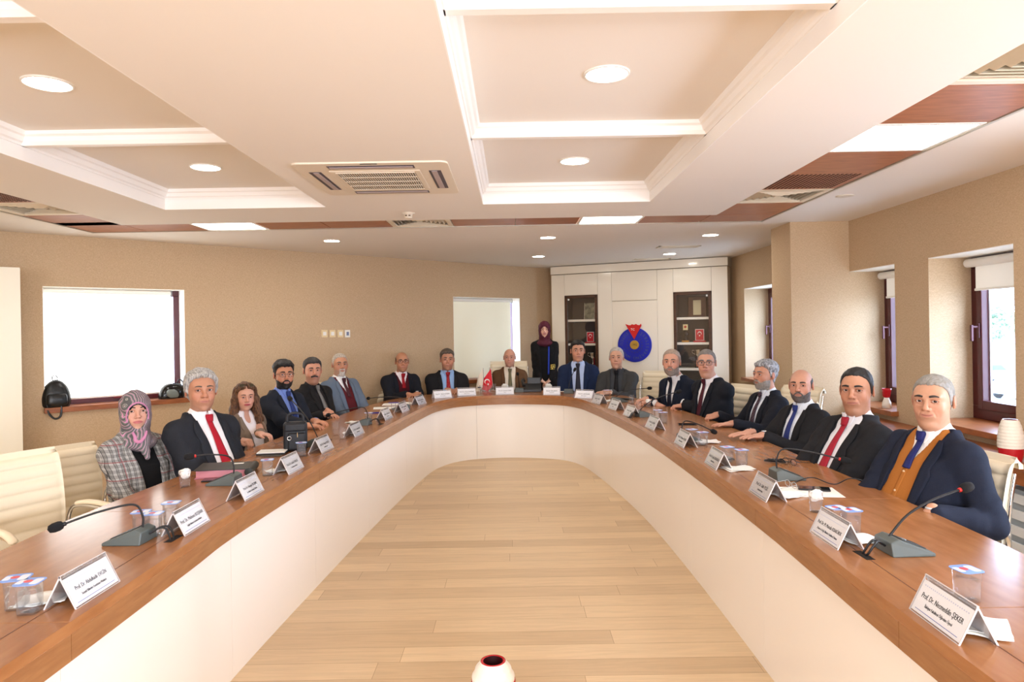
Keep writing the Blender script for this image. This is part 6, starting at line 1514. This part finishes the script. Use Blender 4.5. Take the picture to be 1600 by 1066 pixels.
    if sex == 'f': TJ = [(z_, a*.86, b*.9+(.02 if .3 <= z_ <= .43 else 0), c+(.01 if .3 <= z_ <= .43 else 0)) for z_, a, b, c in TJ]
    def torso(infl, ztop=9, sleeves=True, pad=0.):
        w = Vol(cx, cyy, czz); fn, bb = loft(TJ, infl, ztop); w.op(fn, bb, ID, .02)
        for s, (S, E, W, D, Dh, mode) in arms.items():
            w.cap((s*.055+tc_(.565+sh0), -.018+lc(.56+sh0), .562+sh0), S+np.array([-s*.015, 0, .004+pad]), .036+infl, .051*(.85+.15*B)+infl, k=.055)
        w.base = w.F.copy()
        if sleeves:
            for s, (S, E, W, D, Dh, mode) in arms.items():
                r = arm_r*(.55+.45*B); w.cap(S, E, .053*r+infl, .045*r+infl, k=.03); w.cap(E, W-D*.022, .044*r+infl, .034*r+infl, k=.015)
        return w
    def folds(w, amp, f=34):
        X, Y_, Z = np.meshgrid(*w.a, indexing='ij', sparse=True); near = np.abs(w.F) < .05
        n_ = tri_noise(X+Z*.5, Y_*.8, Z, f, px*.13)*amp; w.F = np.where(near, w.F+n_.astype(f32), w.F)
        # crease rings at the elbows
        for s, (S, E, W, D, Dh, mode) in arms.items():
            dE = np.sqrt((X-E[0])**2+(Y_-E[1])**2+(Z-E[2])**2); w.F = np.where(near, w.F+(np.sin(dE*150+X*40)*.0028*np.exp(-(dE/.11)**2)).astype(f32), w.F)
    def vcut(w, zb, wt=.078, ztop=.585, k_=.006, yb=-.0, wb=.0, lin=False):
        def fn(x, y, z):
            zz = np.maximum(z-sh0, 0); ww = np.interp(z-sh0, [zb, ztop], [wb, wt]) if lin else np.interp(z-sh0, [zb, zb+.05, ztop-.12, ztop], [wb, wb+.014, wt*.83, wt]); d = np.maximum(np.abs(x-tiltx*zz)-ww, -(y-lean*zz-yb)); return np.where(z-sh0 < zb, np.maximum(d, (zb-(z-sh0))), d)
        w.op(fn, ((-.2, -.1, zb+sh0), (.2, .4, .68+sh0)), ID, k_, 'c')
        nc = np.array(nb); w.cap(tuple(nc+np.array([0, -.006, -.02])), tuple(nc+np.array([0, .005, .12])), .068 if sex == 'm' else .06, .075, k=.006, mode='c')
    def draped(name, w, rows, mt, lift=.003, thick=.005, ncol=5, parent=root, basef=None, bow=0.):
        """rows: list of (z, x0, x1) in torso coordinates; grid laid over the surface"""
        keep = w.F
        if basef is not None: w.F = basef
        vs = []; ok = []
        for (z_, x0, x1) in rows:
            zz = z_+sh0; r_ = []
            for i in range(ncol):
                u = i/(ncol-1); xx = x0+(x1-x0)*u+tiltx*z_; yy = w.front(xx, zz, ID, .42, -.12, 110)
                r_.append(yy)
            g_ = [q for q in r_ if q is not None]
            if not g_: continue
            m_ = sum(g_)/len(g_); r_ = [m_ if q is None or abs(q-m_) > .06 else q for q in r_]
            for i, q in enumerate(r_): u = i/(ncol-1); vs.append((x0+(x1-x0)*u+tiltx*z_, q+lift+bow*(1-(2*u-1)**2), zz+zoff))
        w.F = keep; n_ = len(vs)//ncol
        if n_ < 2: return None
        # smooth along
        A = np.array(vs).reshape(n_, ncol, 3)
        for _ in range(3): A[1:-1, :, 1] = (A[:-2, :, 1]+2*A[1:-1, :, 1]+A[2:, :, 1])/4
        m = MB(); m.add([tuple(p) for p in A.reshape(-1, 3)], [(i*ncol+j, (i+1)*ncol+j, (i+1)*ncol+j+1, i*ncol+j+1) for i in range(n_-1) for j in range(ncol-1)], 0, True)
        o = m.build(name, mt, parent); s_ = o.modifiers.new('thick', 'SOLIDIFY'); s_.thickness = thick; s_.offset = 0; return o
    jn = jname or 'suit_%d_%d_%d' % tuple(jacket); jm = MATS[jn] if jn in MATS else cloth(jn, jacket)
    sm_ = cloth('shirt_%d_%d_%d' % tuple(shirt), shirt)
    if outfit == 'suit':
        jk = torso(.014, pad=.006); jbase = jk.base; vcut(jk, buttonz if not open_ else -.05, wb=open_, wt=max(.078, open_+.01)); folds(jk, .0055); Vj, Fj = jk.mesh(); jo = link_mesh('jacket', Vj, Fj, jm, root, off, relax=1)
        # lapels
        zs_ = np.linspace(buttonz+.01, .575, 22) if not open_ else np.linspace(.0, .575, 24)
        for s in (-1, 1):
            rows = []
            for z_ in zs_:
                wv = float(np.interp(z_, [buttonz, buttonz+.05, .465, .585], [.0, .014, .065, .078])) if not open_ else float(np.interp(z_, [-.05, .0, .465, .585], [open_, open_+.014, max(.078, open_+.01)*.83, max(.078, open_+.01)])); lw = float(np.interp(z_, [buttonz, .25, .445, .452, .47, .476, .53, .575], [.006, .03, .060, .034, .030, .05, .046, .02])); rows.append((z_, s*(wv+.001), s*(wv+lw)))
            draped('lapel', jk, rows, jm, .006, .006, 5, jo, basef=jbase)
        for zb_ in (buttonz-.02, buttonz-.11):
            yy = jk.front(tiltx*zb_, zb_+sh0, ID, .42, -.1)
            if yy and vx < .006: b_ = MB(); b_.lathe([(.0085, 0), (.0085, .003), (.0001, .0035)], 12, M=Matrix.Translation((tiltx*zb_, yy, zb_+sh0+zoff)) @ Matrix.Rotation(-PI/2, 4, 'X')); b_.build('button', M_BLACK, jo)
        # sleeves end with shirt cuffs
        for s, (S, E, W, D, Dh, mode) in arms.items():
            if hands and (hands or {}).get('R' if s == 1 else 'L'):
                a = W-D*.03; b = W+D*.002; MB().tube([tuple(a+np.array(off)), tuple(b+np.array(off))], [.0365, .0345], 16).build('cuff', sm_, root)
    if outfit in ('suit',):
        sh_ = torso(.002, sleeves=False); nc = np.array(nb)
        sh_.cap(tuple(nc+np.array([0, .0, -.03])), tuple(np.array(H.fwd((0, -.02, -.085)))*.5+nc*.5+np.array([0, .004, .004])), nk*fat*1.12+.012, nk*fat+.010, k=.02)
        shb = sh_.F.copy(); shs = sh_.copy(); zz = np.array(sh_.a[2]); cut = .630+sh0
        X, Y_, Z = np.meshgrid(*sh_.a, indexing='ij', sparse=True); slope = (Y_-nc[1])*-.45; sh_.F = np.maximum(sh_.F, (Z-cut-slope-.012)).astype(f32)
        if vest: zvt = .36
        Vs, Fs = sh_.mesh(); so = link_mesh('shirt', Vs, Fs, sm_, root, off)
        for s in (-1, 1):
            rows = []
            for u in np.linspace(0, 1, 8): zq = .622-.072*u; rows.append((zq, s*(.004+.014*u), s*(.050-.010*u-.016*u*u)))
            draped('collar', shs, rows, sm_, .005, .004, 5, so)
        if tie:
            tm = MATS.get(tname) or cloth(tname or 'tie_%d_%d_%d' % tuple(tie), tie, .55)
            rows = [(z_, -float(np.interp(z_, [.08, .11, .30, .545, .555, .59, .597], [.002, .038, .032, .015, .016, .021, .019]))-.0, float(np.interp(z_, [.08, .11, .30, .545, .555, .59, .597], [.002, .038, .032, .015, .016, .021, .019]))) for z_ in np.linspace(.08 if not vest else vestv-.012, .597, 26)]
            to = draped('tie', shs, rows, tm, .009, .006, 5, root, bow=.004)
            rows = [(z_, -w_, w_) for z_, w_ in ((.560, .0155), (.570, .018), (.585, .022), (.596, .023), (.603, .020))]; draped('tie_knot', shs, rows, tm, .015, .012, 5, to or root, bow=.006)
        if vest:
            w = torso(.008, sleeves=False); vb = w.F.copy(); w.F = np.maximum(w.F, (np.abs(w.a[0])[:, None, None]-tiltx*.2-.115)).astype(f32); vcut(w, vestv, .066, .60, .004, lin=True); Vv, Fv = w.mesh(); vm = cloth('vest_%d_%d_%d' % tuple(vest), vest, .9); vo = link_mesh('vest', Vv, Fv, vm, root, off)
            if extra and 'buttons' in extra:
                for zq in (vestv-.03, vestv-.115, vestv-.2, vestv-.285):
                    yy = w.front(tiltx*zq+.004, zq+sh0, ID, .42, -.1)
                    if yy: b_ = MB(); b_.lathe([(.0075, 0), (.0075, .003), (.0001, .004)], 12, M=Matrix.Translation((tiltx*zq+.004, yy, zq+sh0+zoff)) @ Matrix.Rotation(-PI/2, 4, 'X')); b_.build('button', mat('button_pearl', srgb(220, 190, 150), .25), vo)
                draped('placket', w, [(z_, -.012, .014) for z_ in np.linspace(.06, vestv-.005, 14)], vm, .001, .003, 4, vo)
        if extra and 'pin' in extra:
            zq = .44; xq = extra['pin']*.085; yy = jk.front(xq+tiltx*zq, zq+sh0, ID, .42, -.1)
            if yy: b_ = MB(); b_.lathe([(.007, 0), (.007, .003), (.0001, .004)], 10, M=Matrix.Translation((xq+tiltx*zq, yy+.008, zq+sh0+zoff)) @ Matrix.Rotation(-PI/2, 4, 'X')); b_.build('lapel_pin', M_CHROME, root)
    elif outfit in ('blazer', 'robe'):
        top_ = torso(.001, sleeves=False); nc = np.array(nb)
        if outfit == 'blazer':
            # low neckline for the woman with long hair, high for the headscarf
            if hair == 'long': top_.ell((tc_(.55), lc(.52)+.07, .585), (.048, .07, .085), k=.01, mode='c')
            else: top_.cap(tuple(nc), tuple(nc+np.array([0, .0, .06])), .06, .055, k=.02)
        if outfit == 'robe': top_.cap((0, 0, .85), (0, 0, .10), .13, .17, k=.08)
        Vs, Fs = top_.mesh(); link_mesh('top', Vs, Fs, sm_, root, off)
        jk = torso(.014, pad=.006)
        if outfit == 'robe': jk.cap((0, -.01, .9), (0, -.01, .12), .155, .23, k=.10)
        jbase = jk.base; vcut(jk, buttonz, .088, .60, .006, wb=.03 if outfit == 'blazer' else .035); folds(jk, .006, 30)
        if outfit == 'robe':
            pass
        robe_x = outfit == 'robe'
        Vj, Fj = jk.mesh(); jo = link_mesh('jacket' if outfit == 'blazer' else 'robe', Vj, Fj, jm, root, off, relax=1)
        for s in (-1, 1):
            rows = []
            for z_ in np.linspace(buttonz+.01, .57, 20):
                wv = float(np.interp(z_, [buttonz, buttonz+.05, .48, .60], [.03, .044, .073, .088])); lw = float(np.interp(z_, [buttonz, .25, .43, .44, .46, .47, .57], [.008, .035, .062, .038, .036, .05, .02])); rows.append((z_, s*(wv+.001), s*(wv+lw)))
            draped('lapel', jk, rows, jm, .006, .006, 5, jo, basef=jbase)
        if outfit == 'robe':
            draped('stole', jk, [(z_, -.15, -.072) for z_ in np.linspace(-.05, .56, 26)], M_BLACKC, .008, .005, 6, jo, basef=jbase)
            for za in (.17, .04): draped('gold_embroidery', jk, [(z_, -.146, -.074) for z_ in np.linspace(za, za+.075, 8)], MATS['gold_pattern'], .013, .003, 5, jo, basef=jbase)
            draped('blue_ribbon', jk, [(z_, -.068+(.5-z_)*.03, -.046+(.5-z_)*.03) for z_ in np.linspace(.1, .5, 18)], cloth('ribbon_blue', (36, 58, 160), .4), .012, .003, 4, jo, basef=jbase)
            draped('blue_ribbon', jk, [(z_, .13, .15) for z_ in np.linspace(-.12, .02, 8)], cloth('ribbon_blue', (36, 58, 160), .4), .012, .003, 4, jo, basef=jbase)
            yb = jk.front(0, .085+sh0, ID, .42, -.1) or .1; MB().tube([(.045*math.cos(q), yb+.012, .085+sh0+zoff+.018*math.sin(q)) for q in np.linspace(0, 2*PI, 21)[:-1]], .003, 6, closed=True).build('belt_ring', mat('zip_gold', (1, 1, 1)), root)
    # ------------ trousers / skirt, shoes
    if not stand:
        t_ = Vol(axis(-.26, .26, .018, [], 1), axis(-.22, .60, .018, [], 1), axis(-zoff-.01, .12, .018, [], 1)); t_.ell((0, .0, .0), (.19*B, .16, .10), k=.03)
        for s in (-1, 1): t_.cap((s*.09, .02, .0), (s*.12, .42, .0), .092, .07, k=.04); t_.cap((s*.12, .41, .0), (s*.12, .31, -zoff+.09), .066, .052, k=.03)
        t_.F = np.maximum(t_.F, (-zoff+.05-t_.a[2])[None, None, :]).astype(f32); Vt, Ft = t_.mesh(); link_mesh('trousers', Vt, Ft, jm if outfit == 'suit' else M_BLACKC, root, off)
        for s in (-1, 1):
            t_ = Vol(axis(.0, .24, .012, [], 1), axis(.2, .56, .012, [], 1), axis(-zoff-.005, -zoff+.13, .012, [], 1)); t_.ell((.12, .36, -zoff+.035), (.045, .13, .04)); t_.ell((.12, .31, -zoff+.06), (.04, .06, .045), k=.03); t_.F = np.maximum(t_.F, (-zoff+.001-t_.a[2])[None, None, :]).astype(f32)
            Vt, Ft = t_.mesh(); Vt[:, 0] *= s; 
            if s < 0: Ft = Ft[:, ::-1]
            link_mesh('shoe', Vt, Ft, M_SHOE, root, off)
    if hair == 'hijab':
        hh = Vol(axis(-.24, .24, max(vx*1.2, .004), [], 1), axis(-.22, .30, max(vx*1.2, .004), [], 1), axis(zc-.33, zc+.15, max(vx*1.2, .004), [], 1))
        hh.ell((0, -.022, .030), (.090, .112, .106), H, .01); hh.ell((0, .012, -.045), (.080, .086, .095), H, .04)
        hh.ell((0, .040, .036), (.070, .064, .066), H, .02); hh.ell((0, .034, -.035), (.069, .068, .078), H, .02)
        hh.cap(tuple(H.fwd((0, -.005, -.09))), (tc_(.55+sh0), lc(.55+sh0)-.01, .56+sh0), .075, .092, k=.04)
        hh.ell((tc_(.53+sh0), lc(.53+sh0)+.01, .545+sh0), (.125, .105, .055), k=.03)
        if extra and 'knot' in extra: hh.cap((tc_(.55)+.01, lc(.55)+.085, .585), (tc_(.45)+.015, lc(.45)+.135, .47), .045, .016, k=.03)
        X, Y_, Z = np.meshgrid(*hh.a, indexing='ij'); lx, ly, lz = H.inv(X, Y_, Z); hh.F = np.where(np.abs(hh.F) < .04, hh.F+(np.sin(lz*120+lx*60+3*np.sin(ly*30))*.0016+np.sin((np.abs(lx)*1.5-lz)*70)*.0018), hh.F).astype(f32)
        hh.ell((0, .115, -.022), (.0540, .090, .0790), H, .004, 'c')
        Vh, Fh = hh.mesh(); sc_m = MATS.get(extra.get('scarf')) if extra else None; link_mesh('headscarf', Vh, Fh, sc_m, root, off)
        if extra and 'knot' in extra:
            pk = cloth('scarf_pink', (196, 132, 166), .75); pts = []
            for a in np.linspace(-PI*.12, PI*1.08, 26):
                xx, zz = .0605*math.cos(a), -.022+.086*math.sin(a); yy = hh.front(xx, zz, H, .16, -.06, 90)
                if yy: pts.append((xx, yy+.0005, zz))
            MB().tube([HM @ Vector(p) for p in pts], .0048, 8).build('pink_border', pk, root)
            pts = []
            for xx, zz in ((-.045, -.115), (-.03, -.145), (-.005, -.172), (.016, -.165), (.02, -.14), (.028, -.118)):
                yy = hh.front(xx, zz, H, .22, -.06, 110); pts.append((xx, (yy or .08)+.004, zz))
            MB().tube([HM @ Vector(p) for p in cr(pts, 4)], [.007+.004*math.sin(PI*i/20) for i in range(21)], 10, flat=.6).build('pink_fold', pk, root)
        # under-cap edge along the forehead
        pts = []
        for a in np.linspace(PI*.04, PI*.96, 15):
            xx, zz = .0520*math.cos(a), -.020+.0765*math.sin(a); yy = v.front(xx, zz, H, .14, -.02, 100); pts.append((xx, (yy or .05)+.001, zz))
        MB().tube([HM @ Vector(p) for p in pts], .0062, 8).build('under_cap', M_BLACKC if not (extra and extra.get('capc')) else extra['capc'], root)
    if extra and 'watch' in extra:
        s = extra['watch']; S, E, W, D, Dh, mode = arms[s]; a = W-D*.0+np.array(off); q = Vector(D).to_track_quat('Z', 'Y').to_matrix().to_4x4(); w_ = thing('wristwatch', '', 'x'); del w_['label']; del w_['category']; w_.parent = root
        MB().lathe([(.0275, 0), (.030, .002), (.030, .016), (.0275, .018)], 20, M=Matrix.Translation(Vector(a)) @ q, cap=False).build('strap', M_CHROME, w_)
        MB().lathe([(.017, -.0), (.017, .006), (.0001, .007)], 18, M=Matrix.Translation(Vector(a)+Vector(D)*.009+Vector((0, 0, .028)))).build('dial', mat('dial_pale', srgb(190, 196, 200), .2), w_)
    people.append((base, rz, k, zoff*k, label, tiltx))
    return root, dict(k=k, zoff=zoff, H=H, HM=HM, arms=arms, v=v, rz=rz, base=base, L_=L_, sh0=sh0)
_lids = {}
def M_LID(skin):
    if skin not in _lids: _lids[skin] = mat('lid_%d_%d_%d' % tuple(skin), tuple(np.array(srgb(*skin)[:3])*np.array([.72, .60, .56]))+(1,), .5)
    return _lids[skin]
M_BLACKC = cloth('black_cloth', (20, 20, 22)); M_SHOE = mat('shoe_black', srgb(20, 18, 18), .25)
cloth('plaid_grey', (196, 194, 190), .85, 'plaid', (140, 60, 66)); cloth('scarf_striped', (0, 0, 0), .7, 'scarf'); cloth('scarf_maroon', (84, 36, 50), .7)
cloth('tie_stripe', (44, 30, 44), .5, 'stripe', (150, 120, 130)); cloth('tie_dots', (150, 26, 36), .5, 'dots', (200, 96, 96)); cloth('gold_pattern', (0, 0, 0), .6, 'gold')
def T_(px, py, h=.035): return at(px, py, TZ)+Vector((0, 0, h))
P = person
# ================================================================== the cast
NAVY = (30, 34, 46); CHAR = (34, 35, 40); BLK = (34, 34, 37)
GREY_WH = (236, 238, 244)
# --- right side, near to far
P(1457, 587.3, 669, 3.46, 190, 'man in dark navy suit over orange buttoned vest, seated nearest on the right', hair='crop', hairc=(122, 118, 112), skin=(206, 156, 126), jacket=(30, 35, 50), shirt=(242, 240, 238), tie=(34, 40, 96), vest=(168, 106, 48), open_=.088, vestv=.45, hands={'L': ('w', at(1456, 806, .80), 'curl', (.0, .6, -.75))}, lean=-.20, build=1.12, belly=.03, face=-16, pitch=.03, extra={'buttons': 1, 'watch': -1}, smile=.9, age=.7, jaw=1.12, headw=1.04, browc=(52, 44, 40))
P(1338, 576.5, 647.5, 4.2, 192, 'man in black suit and plain red tie, second from the near end on the right', hair='side', hairc=(30, 28, 28), skin=(196, 142, 112), jacket=BLK, shirt=GREY_WH, tie=(156, 34, 50), lean=-.26, build=1.10, belly=.02, face=-14, smile=.2, age=.6, brow=.0058, open_=.035)
P(1251, 578, 630, 5.25, 195, 'man with short grey-black beard and blue tie, both hands stacked on the table', hair='bald', hairc=(44, 42, 42), skin=(212, 158, 132), beard='short', beardc=(86, 80, 78), jacket=BLK, shirt=(232, 238, 248), tie=(44, 56, 118), hands={'R': ('w', T_(1172, 685, .04), 'flat', (196,)), 'L': ('w', T_(1196, 689, .035), 'flat', (188,))}, lean=-.08, build=1.02, face=-12, extra={'pin': -1, 'watch': -1}, brow=.0056, open_=.03)
P(1195, 565, 610, 6.05, 190, 'grey-haired bearded man looking away to the left, striped purple tie', hair='thick', hairc=(96, 96, 98), hairc2=(176, 176, 178), skin=(206, 150, 122), beard='full', beardc=(132, 124, 116), jacket=(30, 32, 40), shirt=(226, 232, 244), tie=(44, 30, 44), tname='tie_stripe', hands={'R': ('w', T_(1122, 656, .04), 'curl', (195,)), 'L': ('w', T_(1148, 668, .03), 'flat', (185,))}, lean=-.06, face=-46, pitch=-.05, extra={'gaze': 1}, brow=.0055, open_=.04)
P(1103.5, 547, 590, 6.75, 200, 'grey-haired man with glasses, fingers interlaced on the table', hair='crop', hairc=(104, 98, 94), skin=(206, 152, 126), glasses='dark', jacket=(26, 28, 34), shirt=(240, 240, 244), tie=(70, 24, 36), hands={'R': ('w', T_(1067, 636, .05), 'curl', (212,)), 'L': ('w', T_(1070, 641, .045), 'curl', (168,))}, lean=.10, build=1.10, belly=.02, face=-6, smile=.4)
P(1049, 547, 587.5, 7.5, 208, 'balding man with grey beard in dark navy suit leaning on the table', hair='side', hairc=(140, 122, 108), skin=(214, 158, 132), beard='full', beardc=(126, 112, 102), jacket=(24, 30, 44), shirt=(222, 220, 220), tie=(24, 26, 40), hands={'R': ('w', T_(1012, 630, .04), 'relaxed', (205,)), 'L': ('w', T_(1020, 634, .035), 'curl', (180,))}, lean=.20, build=1.03, face=-10, brow=.0055)
# --- far end
P(963, 543.4, 577, 9.05, 250, 'man with thin grey hair in dark grey jacket over a charcoal shirt', hair='side', hairc=(150, 145, 140), hairc2=(196, 190, 184), skin=(218, 168, 142), jacket=(62, 62, 62), shirt=(66, 68, 72), tie=(26, 26, 30), hands={'R': ('w', T_(946, 617, .03), 'relaxed', (185,)), 'L': ('w', T_(955, 618, .03), 'relaxed', (200,))}, lean=.15, face=-4, extra={'watch': -1}, open_=.04, brow=.004)
P(902.5, 533, 566, 9.45, 262, 'dark-haired man in blue suit with dark tie and light blue shirt', hair='short', hairc=(26, 24, 24), skin=(216, 160, 132), jacket=(28, 40, 68), shirt=(186, 202, 236), tie=(44, 44, 56), lean=.08, face=6, open_=.03)
P(796, 545.6, 574.3, 9.95, 272, 'bald man in brown jacket with olive tie at the head of the table', hair='bald', hairc=(170, 160, 152), skin=(214, 158, 134), jacket=(98, 70, 48), shirt=(238, 226, 208), tie=(110, 104, 78), lean=.06, face=-4, smile=.5, open_=.055, age=.8, brow=.0035)
P(698.5, 546.7, 579.5, 9.6, 284, 'man in black suit with light blue shirt and patterned red tie', hair='short', hairc=(82, 72, 64), skin=(206, 150, 122), jacket=BLK, shirt=(154, 188, 232), tie=(150, 26, 36), tname='tie_dots', hands={'R': ('w', T_(700, 614, .03), 'relaxed', (330,)), 'L': ('w', T_(714, 614, .03), 'relaxed', (260,))}, lean=.1, build=1.08, belly=.02, face=6, open_=.05, smile=.3)
P(628, 550.7, 582, 9.3, 300, 'bald man with glasses in black suit over maroon sweater vest', hair='bald', hairc=(40, 34, 32), skin=(202, 144, 112), glasses='dark', jacket=(28, 30, 38), shirt=(240, 232, 236), tie=(150, 22, 34), vest=(74, 22, 30), vestv=.44, hands={'R': ('w', T_(636, 621, .035), 'relaxed', (345,)), 'L': ('w', T_(652, 620, .035), 'relaxed', (230,))}, lean=.14, build=1.06, face=8, extra={'watch': -1}, open_=.06)
P(850.6, 503, 529, 10.4, 268, 'standing woman in long black robe with maroon headscarf and gold patterned stole', sex='f', hair='hijab', hairc=(40, 30, 26), skin=(226, 180, 156), outfit='robe', jacket=(26, 25, 27), shirt=(22, 22, 24), stand=True, buttonz=-.05, lean=.0, face=0, hands={'R': ('l', (.06, .17, .02), 'relaxed', (-.7, .4, -.4)), 'L': ('l', (-.06, .17, .02), 'relaxed', (.7, .4, -.4))}, extra={'scarf': 'scarf_maroon', 'capc': MATS['scarf_maroon']})
# --- left side, far to near
P(531, 553, 588.8, 7.95, 326, 'man with grey goatee in grey-blue suit and maroon vest', hair='crop', hairc=(140, 130, 118), hairc2=(190, 180, 168), skin=(196, 140, 108), beard='goatee', beardc=(176, 168, 160), jacket=(96, 108, 124), shirt=(240, 238, 236), tie=(70, 34, 40), vest=(86, 28, 34), vestv=.42, lean=-.12, build=1.08, belly=.02, face=14, open_=.05, smile=.4)
P(488, 560.7, 600, 7.3, 336, 'man with black moustache dressed all in black with grey tie', hair='short', hairc=(44, 42, 42), skin=(214, 156, 128), beard='moustache', beardc=(34, 30, 28), jacket=(32, 31, 32), shirt=(38, 36, 38), tie=(112, 110, 108), hands={'R': ('w', T_(505, 653, .03), 'relaxed', (345,)), 'L': ('w', T_(512, 648, .035), 'relaxed', (300,))}, lean=-.14, build=1.10, belly=.02, face=12, smile=.9, brow=.006, headw=1.05)
P(443, 565, 609, 6.55, 334, 'man with glasses, dark beard, blue shirt and dark blue tie', hair='thick', hairc=(24, 22, 22), skin=(208, 146, 112), beard='short', beardc=(30, 26, 24), glasses='thin', jacket=(32, 36, 46), shirt=(120, 142, 204), tie=(44, 60, 118), hands={'R': ('w', T_(479, 672, .035), 'relaxed', (10,)), 'L': ('w', T_(493, 664, .03), 'relaxed', (330,))}, lean=-.06, build=1.02, face=14, smile=.9, brow=.0055)
P(383, 600, 641, 5.95, 330, 'woman with long brown wavy hair in taupe blazer, sunglasses on her head', sex='f', hair='long', hairc=(50, 32, 24), hairc2=(120, 82, 54), skin=(226, 172, 148), glasses='up', outfit='blazer', jacket=(128, 112, 98), shirt=(240, 236, 240), buttonz=.12, lean=-.14, face=10, kfix=.96, hands={'L': ('w', T_(410, 697, .0), 'relaxed', (340,))}, pitch=.08)
P(314, 580, 643.8, 4.74, 332, 'man with thick wavy grey hair and red tie, hand resting on the table', hair='wavy', hairc=(128, 126, 124), hairc2=(196, 194, 190), skin=(202, 146, 116), jacket=(40, 42, 48), shirt=(244, 242, 244), tie=(168, 28, 44), hands={'L': ('w', T_(372, 699, .045), 'curl', (340,))}, lean=-.20, build=1.04, belly=.035, face=10, smile=.3, age=.8, open_=.055, brow=.0045, headw=1.04)
P(211, 613.4, 670.7, 4.5, 330, 'woman with striped grey and pink headscarf in grey checked jacket', sex='f', hair='hijab', hairc=(40, 30, 26), skin=(222, 172, 148), outfit='blazer', jname='plaid_grey', shirt=(22, 22, 24), buttonz=.10, lean=-.12, build=1.10, face=8, kfix=1.06, extra={'scarf': 'scarf_striped', 'knot': 1})
# --- chairs: one under every sitter, then the empty ones
CHN = {'nearest on the right': 'cream office chair of the man in the orange vest', 'plain red tie': 'cream office chair of the man with plain red tie, right side', 'both hands stacked': 'cream office chair of the man with stacked hands', 'looking away': 'cream office chair of the bearded man looking away', 'interlaced': 'cream office chair of the man with interlaced fingers',
 'leaning on the table': 'cream office chair of the balding man leaning on the table', 'charcoal shirt': 'cream office chair of the man in the dark grey jacket', 'light blue shirt': None, 'brown jacket': 'cream office chair of the man in the brown jacket', 'patterned red tie': 'cream office chair of the man with patterned red tie', 'maroon sweater': 'cream office chair of the man in the maroon sweater vest',
 'grey goatee': 'cream office chair of the man with the grey goatee', 'black moustache': 'cream office chair of the man with the black moustache', 'dark beard': 'cream office chair of the man with the dark beard', 'long brown': 'cream office chair of the woman with long hair', 'thick wavy': 'cream office chair of the man with thick wavy grey hair', 'striped grey': 'cream office chair of the woman in the checked jacket', 'blue suit with dark': 'cream office chair of the man in the blue suit'}
for (b_, rz_, k_, zw, lb_, tx_) in people:
    if 'standing' in lb_: continue
    nm = [v_ for q_, v_ in CHN.items() if q_ in lb_ and v_][0]; kc = min(1.08, max(.90, (zw-.0)/.475)); d_ = Vector((-math.sin(rz_), math.cos(rz_), 0)); p_ = b_-d_*(.03 if 'blue suit' not in lb_ else .03)
    if 'striped grey' in lb_: p_ = Vector((-2.76, 4.42, 0)); rz_ = math.radians(332-90)
    if 'nearest on the right' in lb_: kc = .97
    if 'brown jacket' in lb_: kc = 1.13
    c_ = chair(p_.x, p_.y, math.degrees(rz_)+90, nm, kc)
chair(-2.50, 3.66, 336, 'empty cream office chair nearest on the left, cut by the picture edge', .98)
chair(-2.35, 9.0, 310, 'empty cream office chair between the grey-blue suit and the bald man with glasses', 1.0)
chair(1.95, 9.35, 245, 'empty cream office chair right of the man in dark grey jacket', 1.0)
chair(2.62, 6.75, 205, 'empty cream office chair behind the interlaced fingers man and bearded man', 1.0)
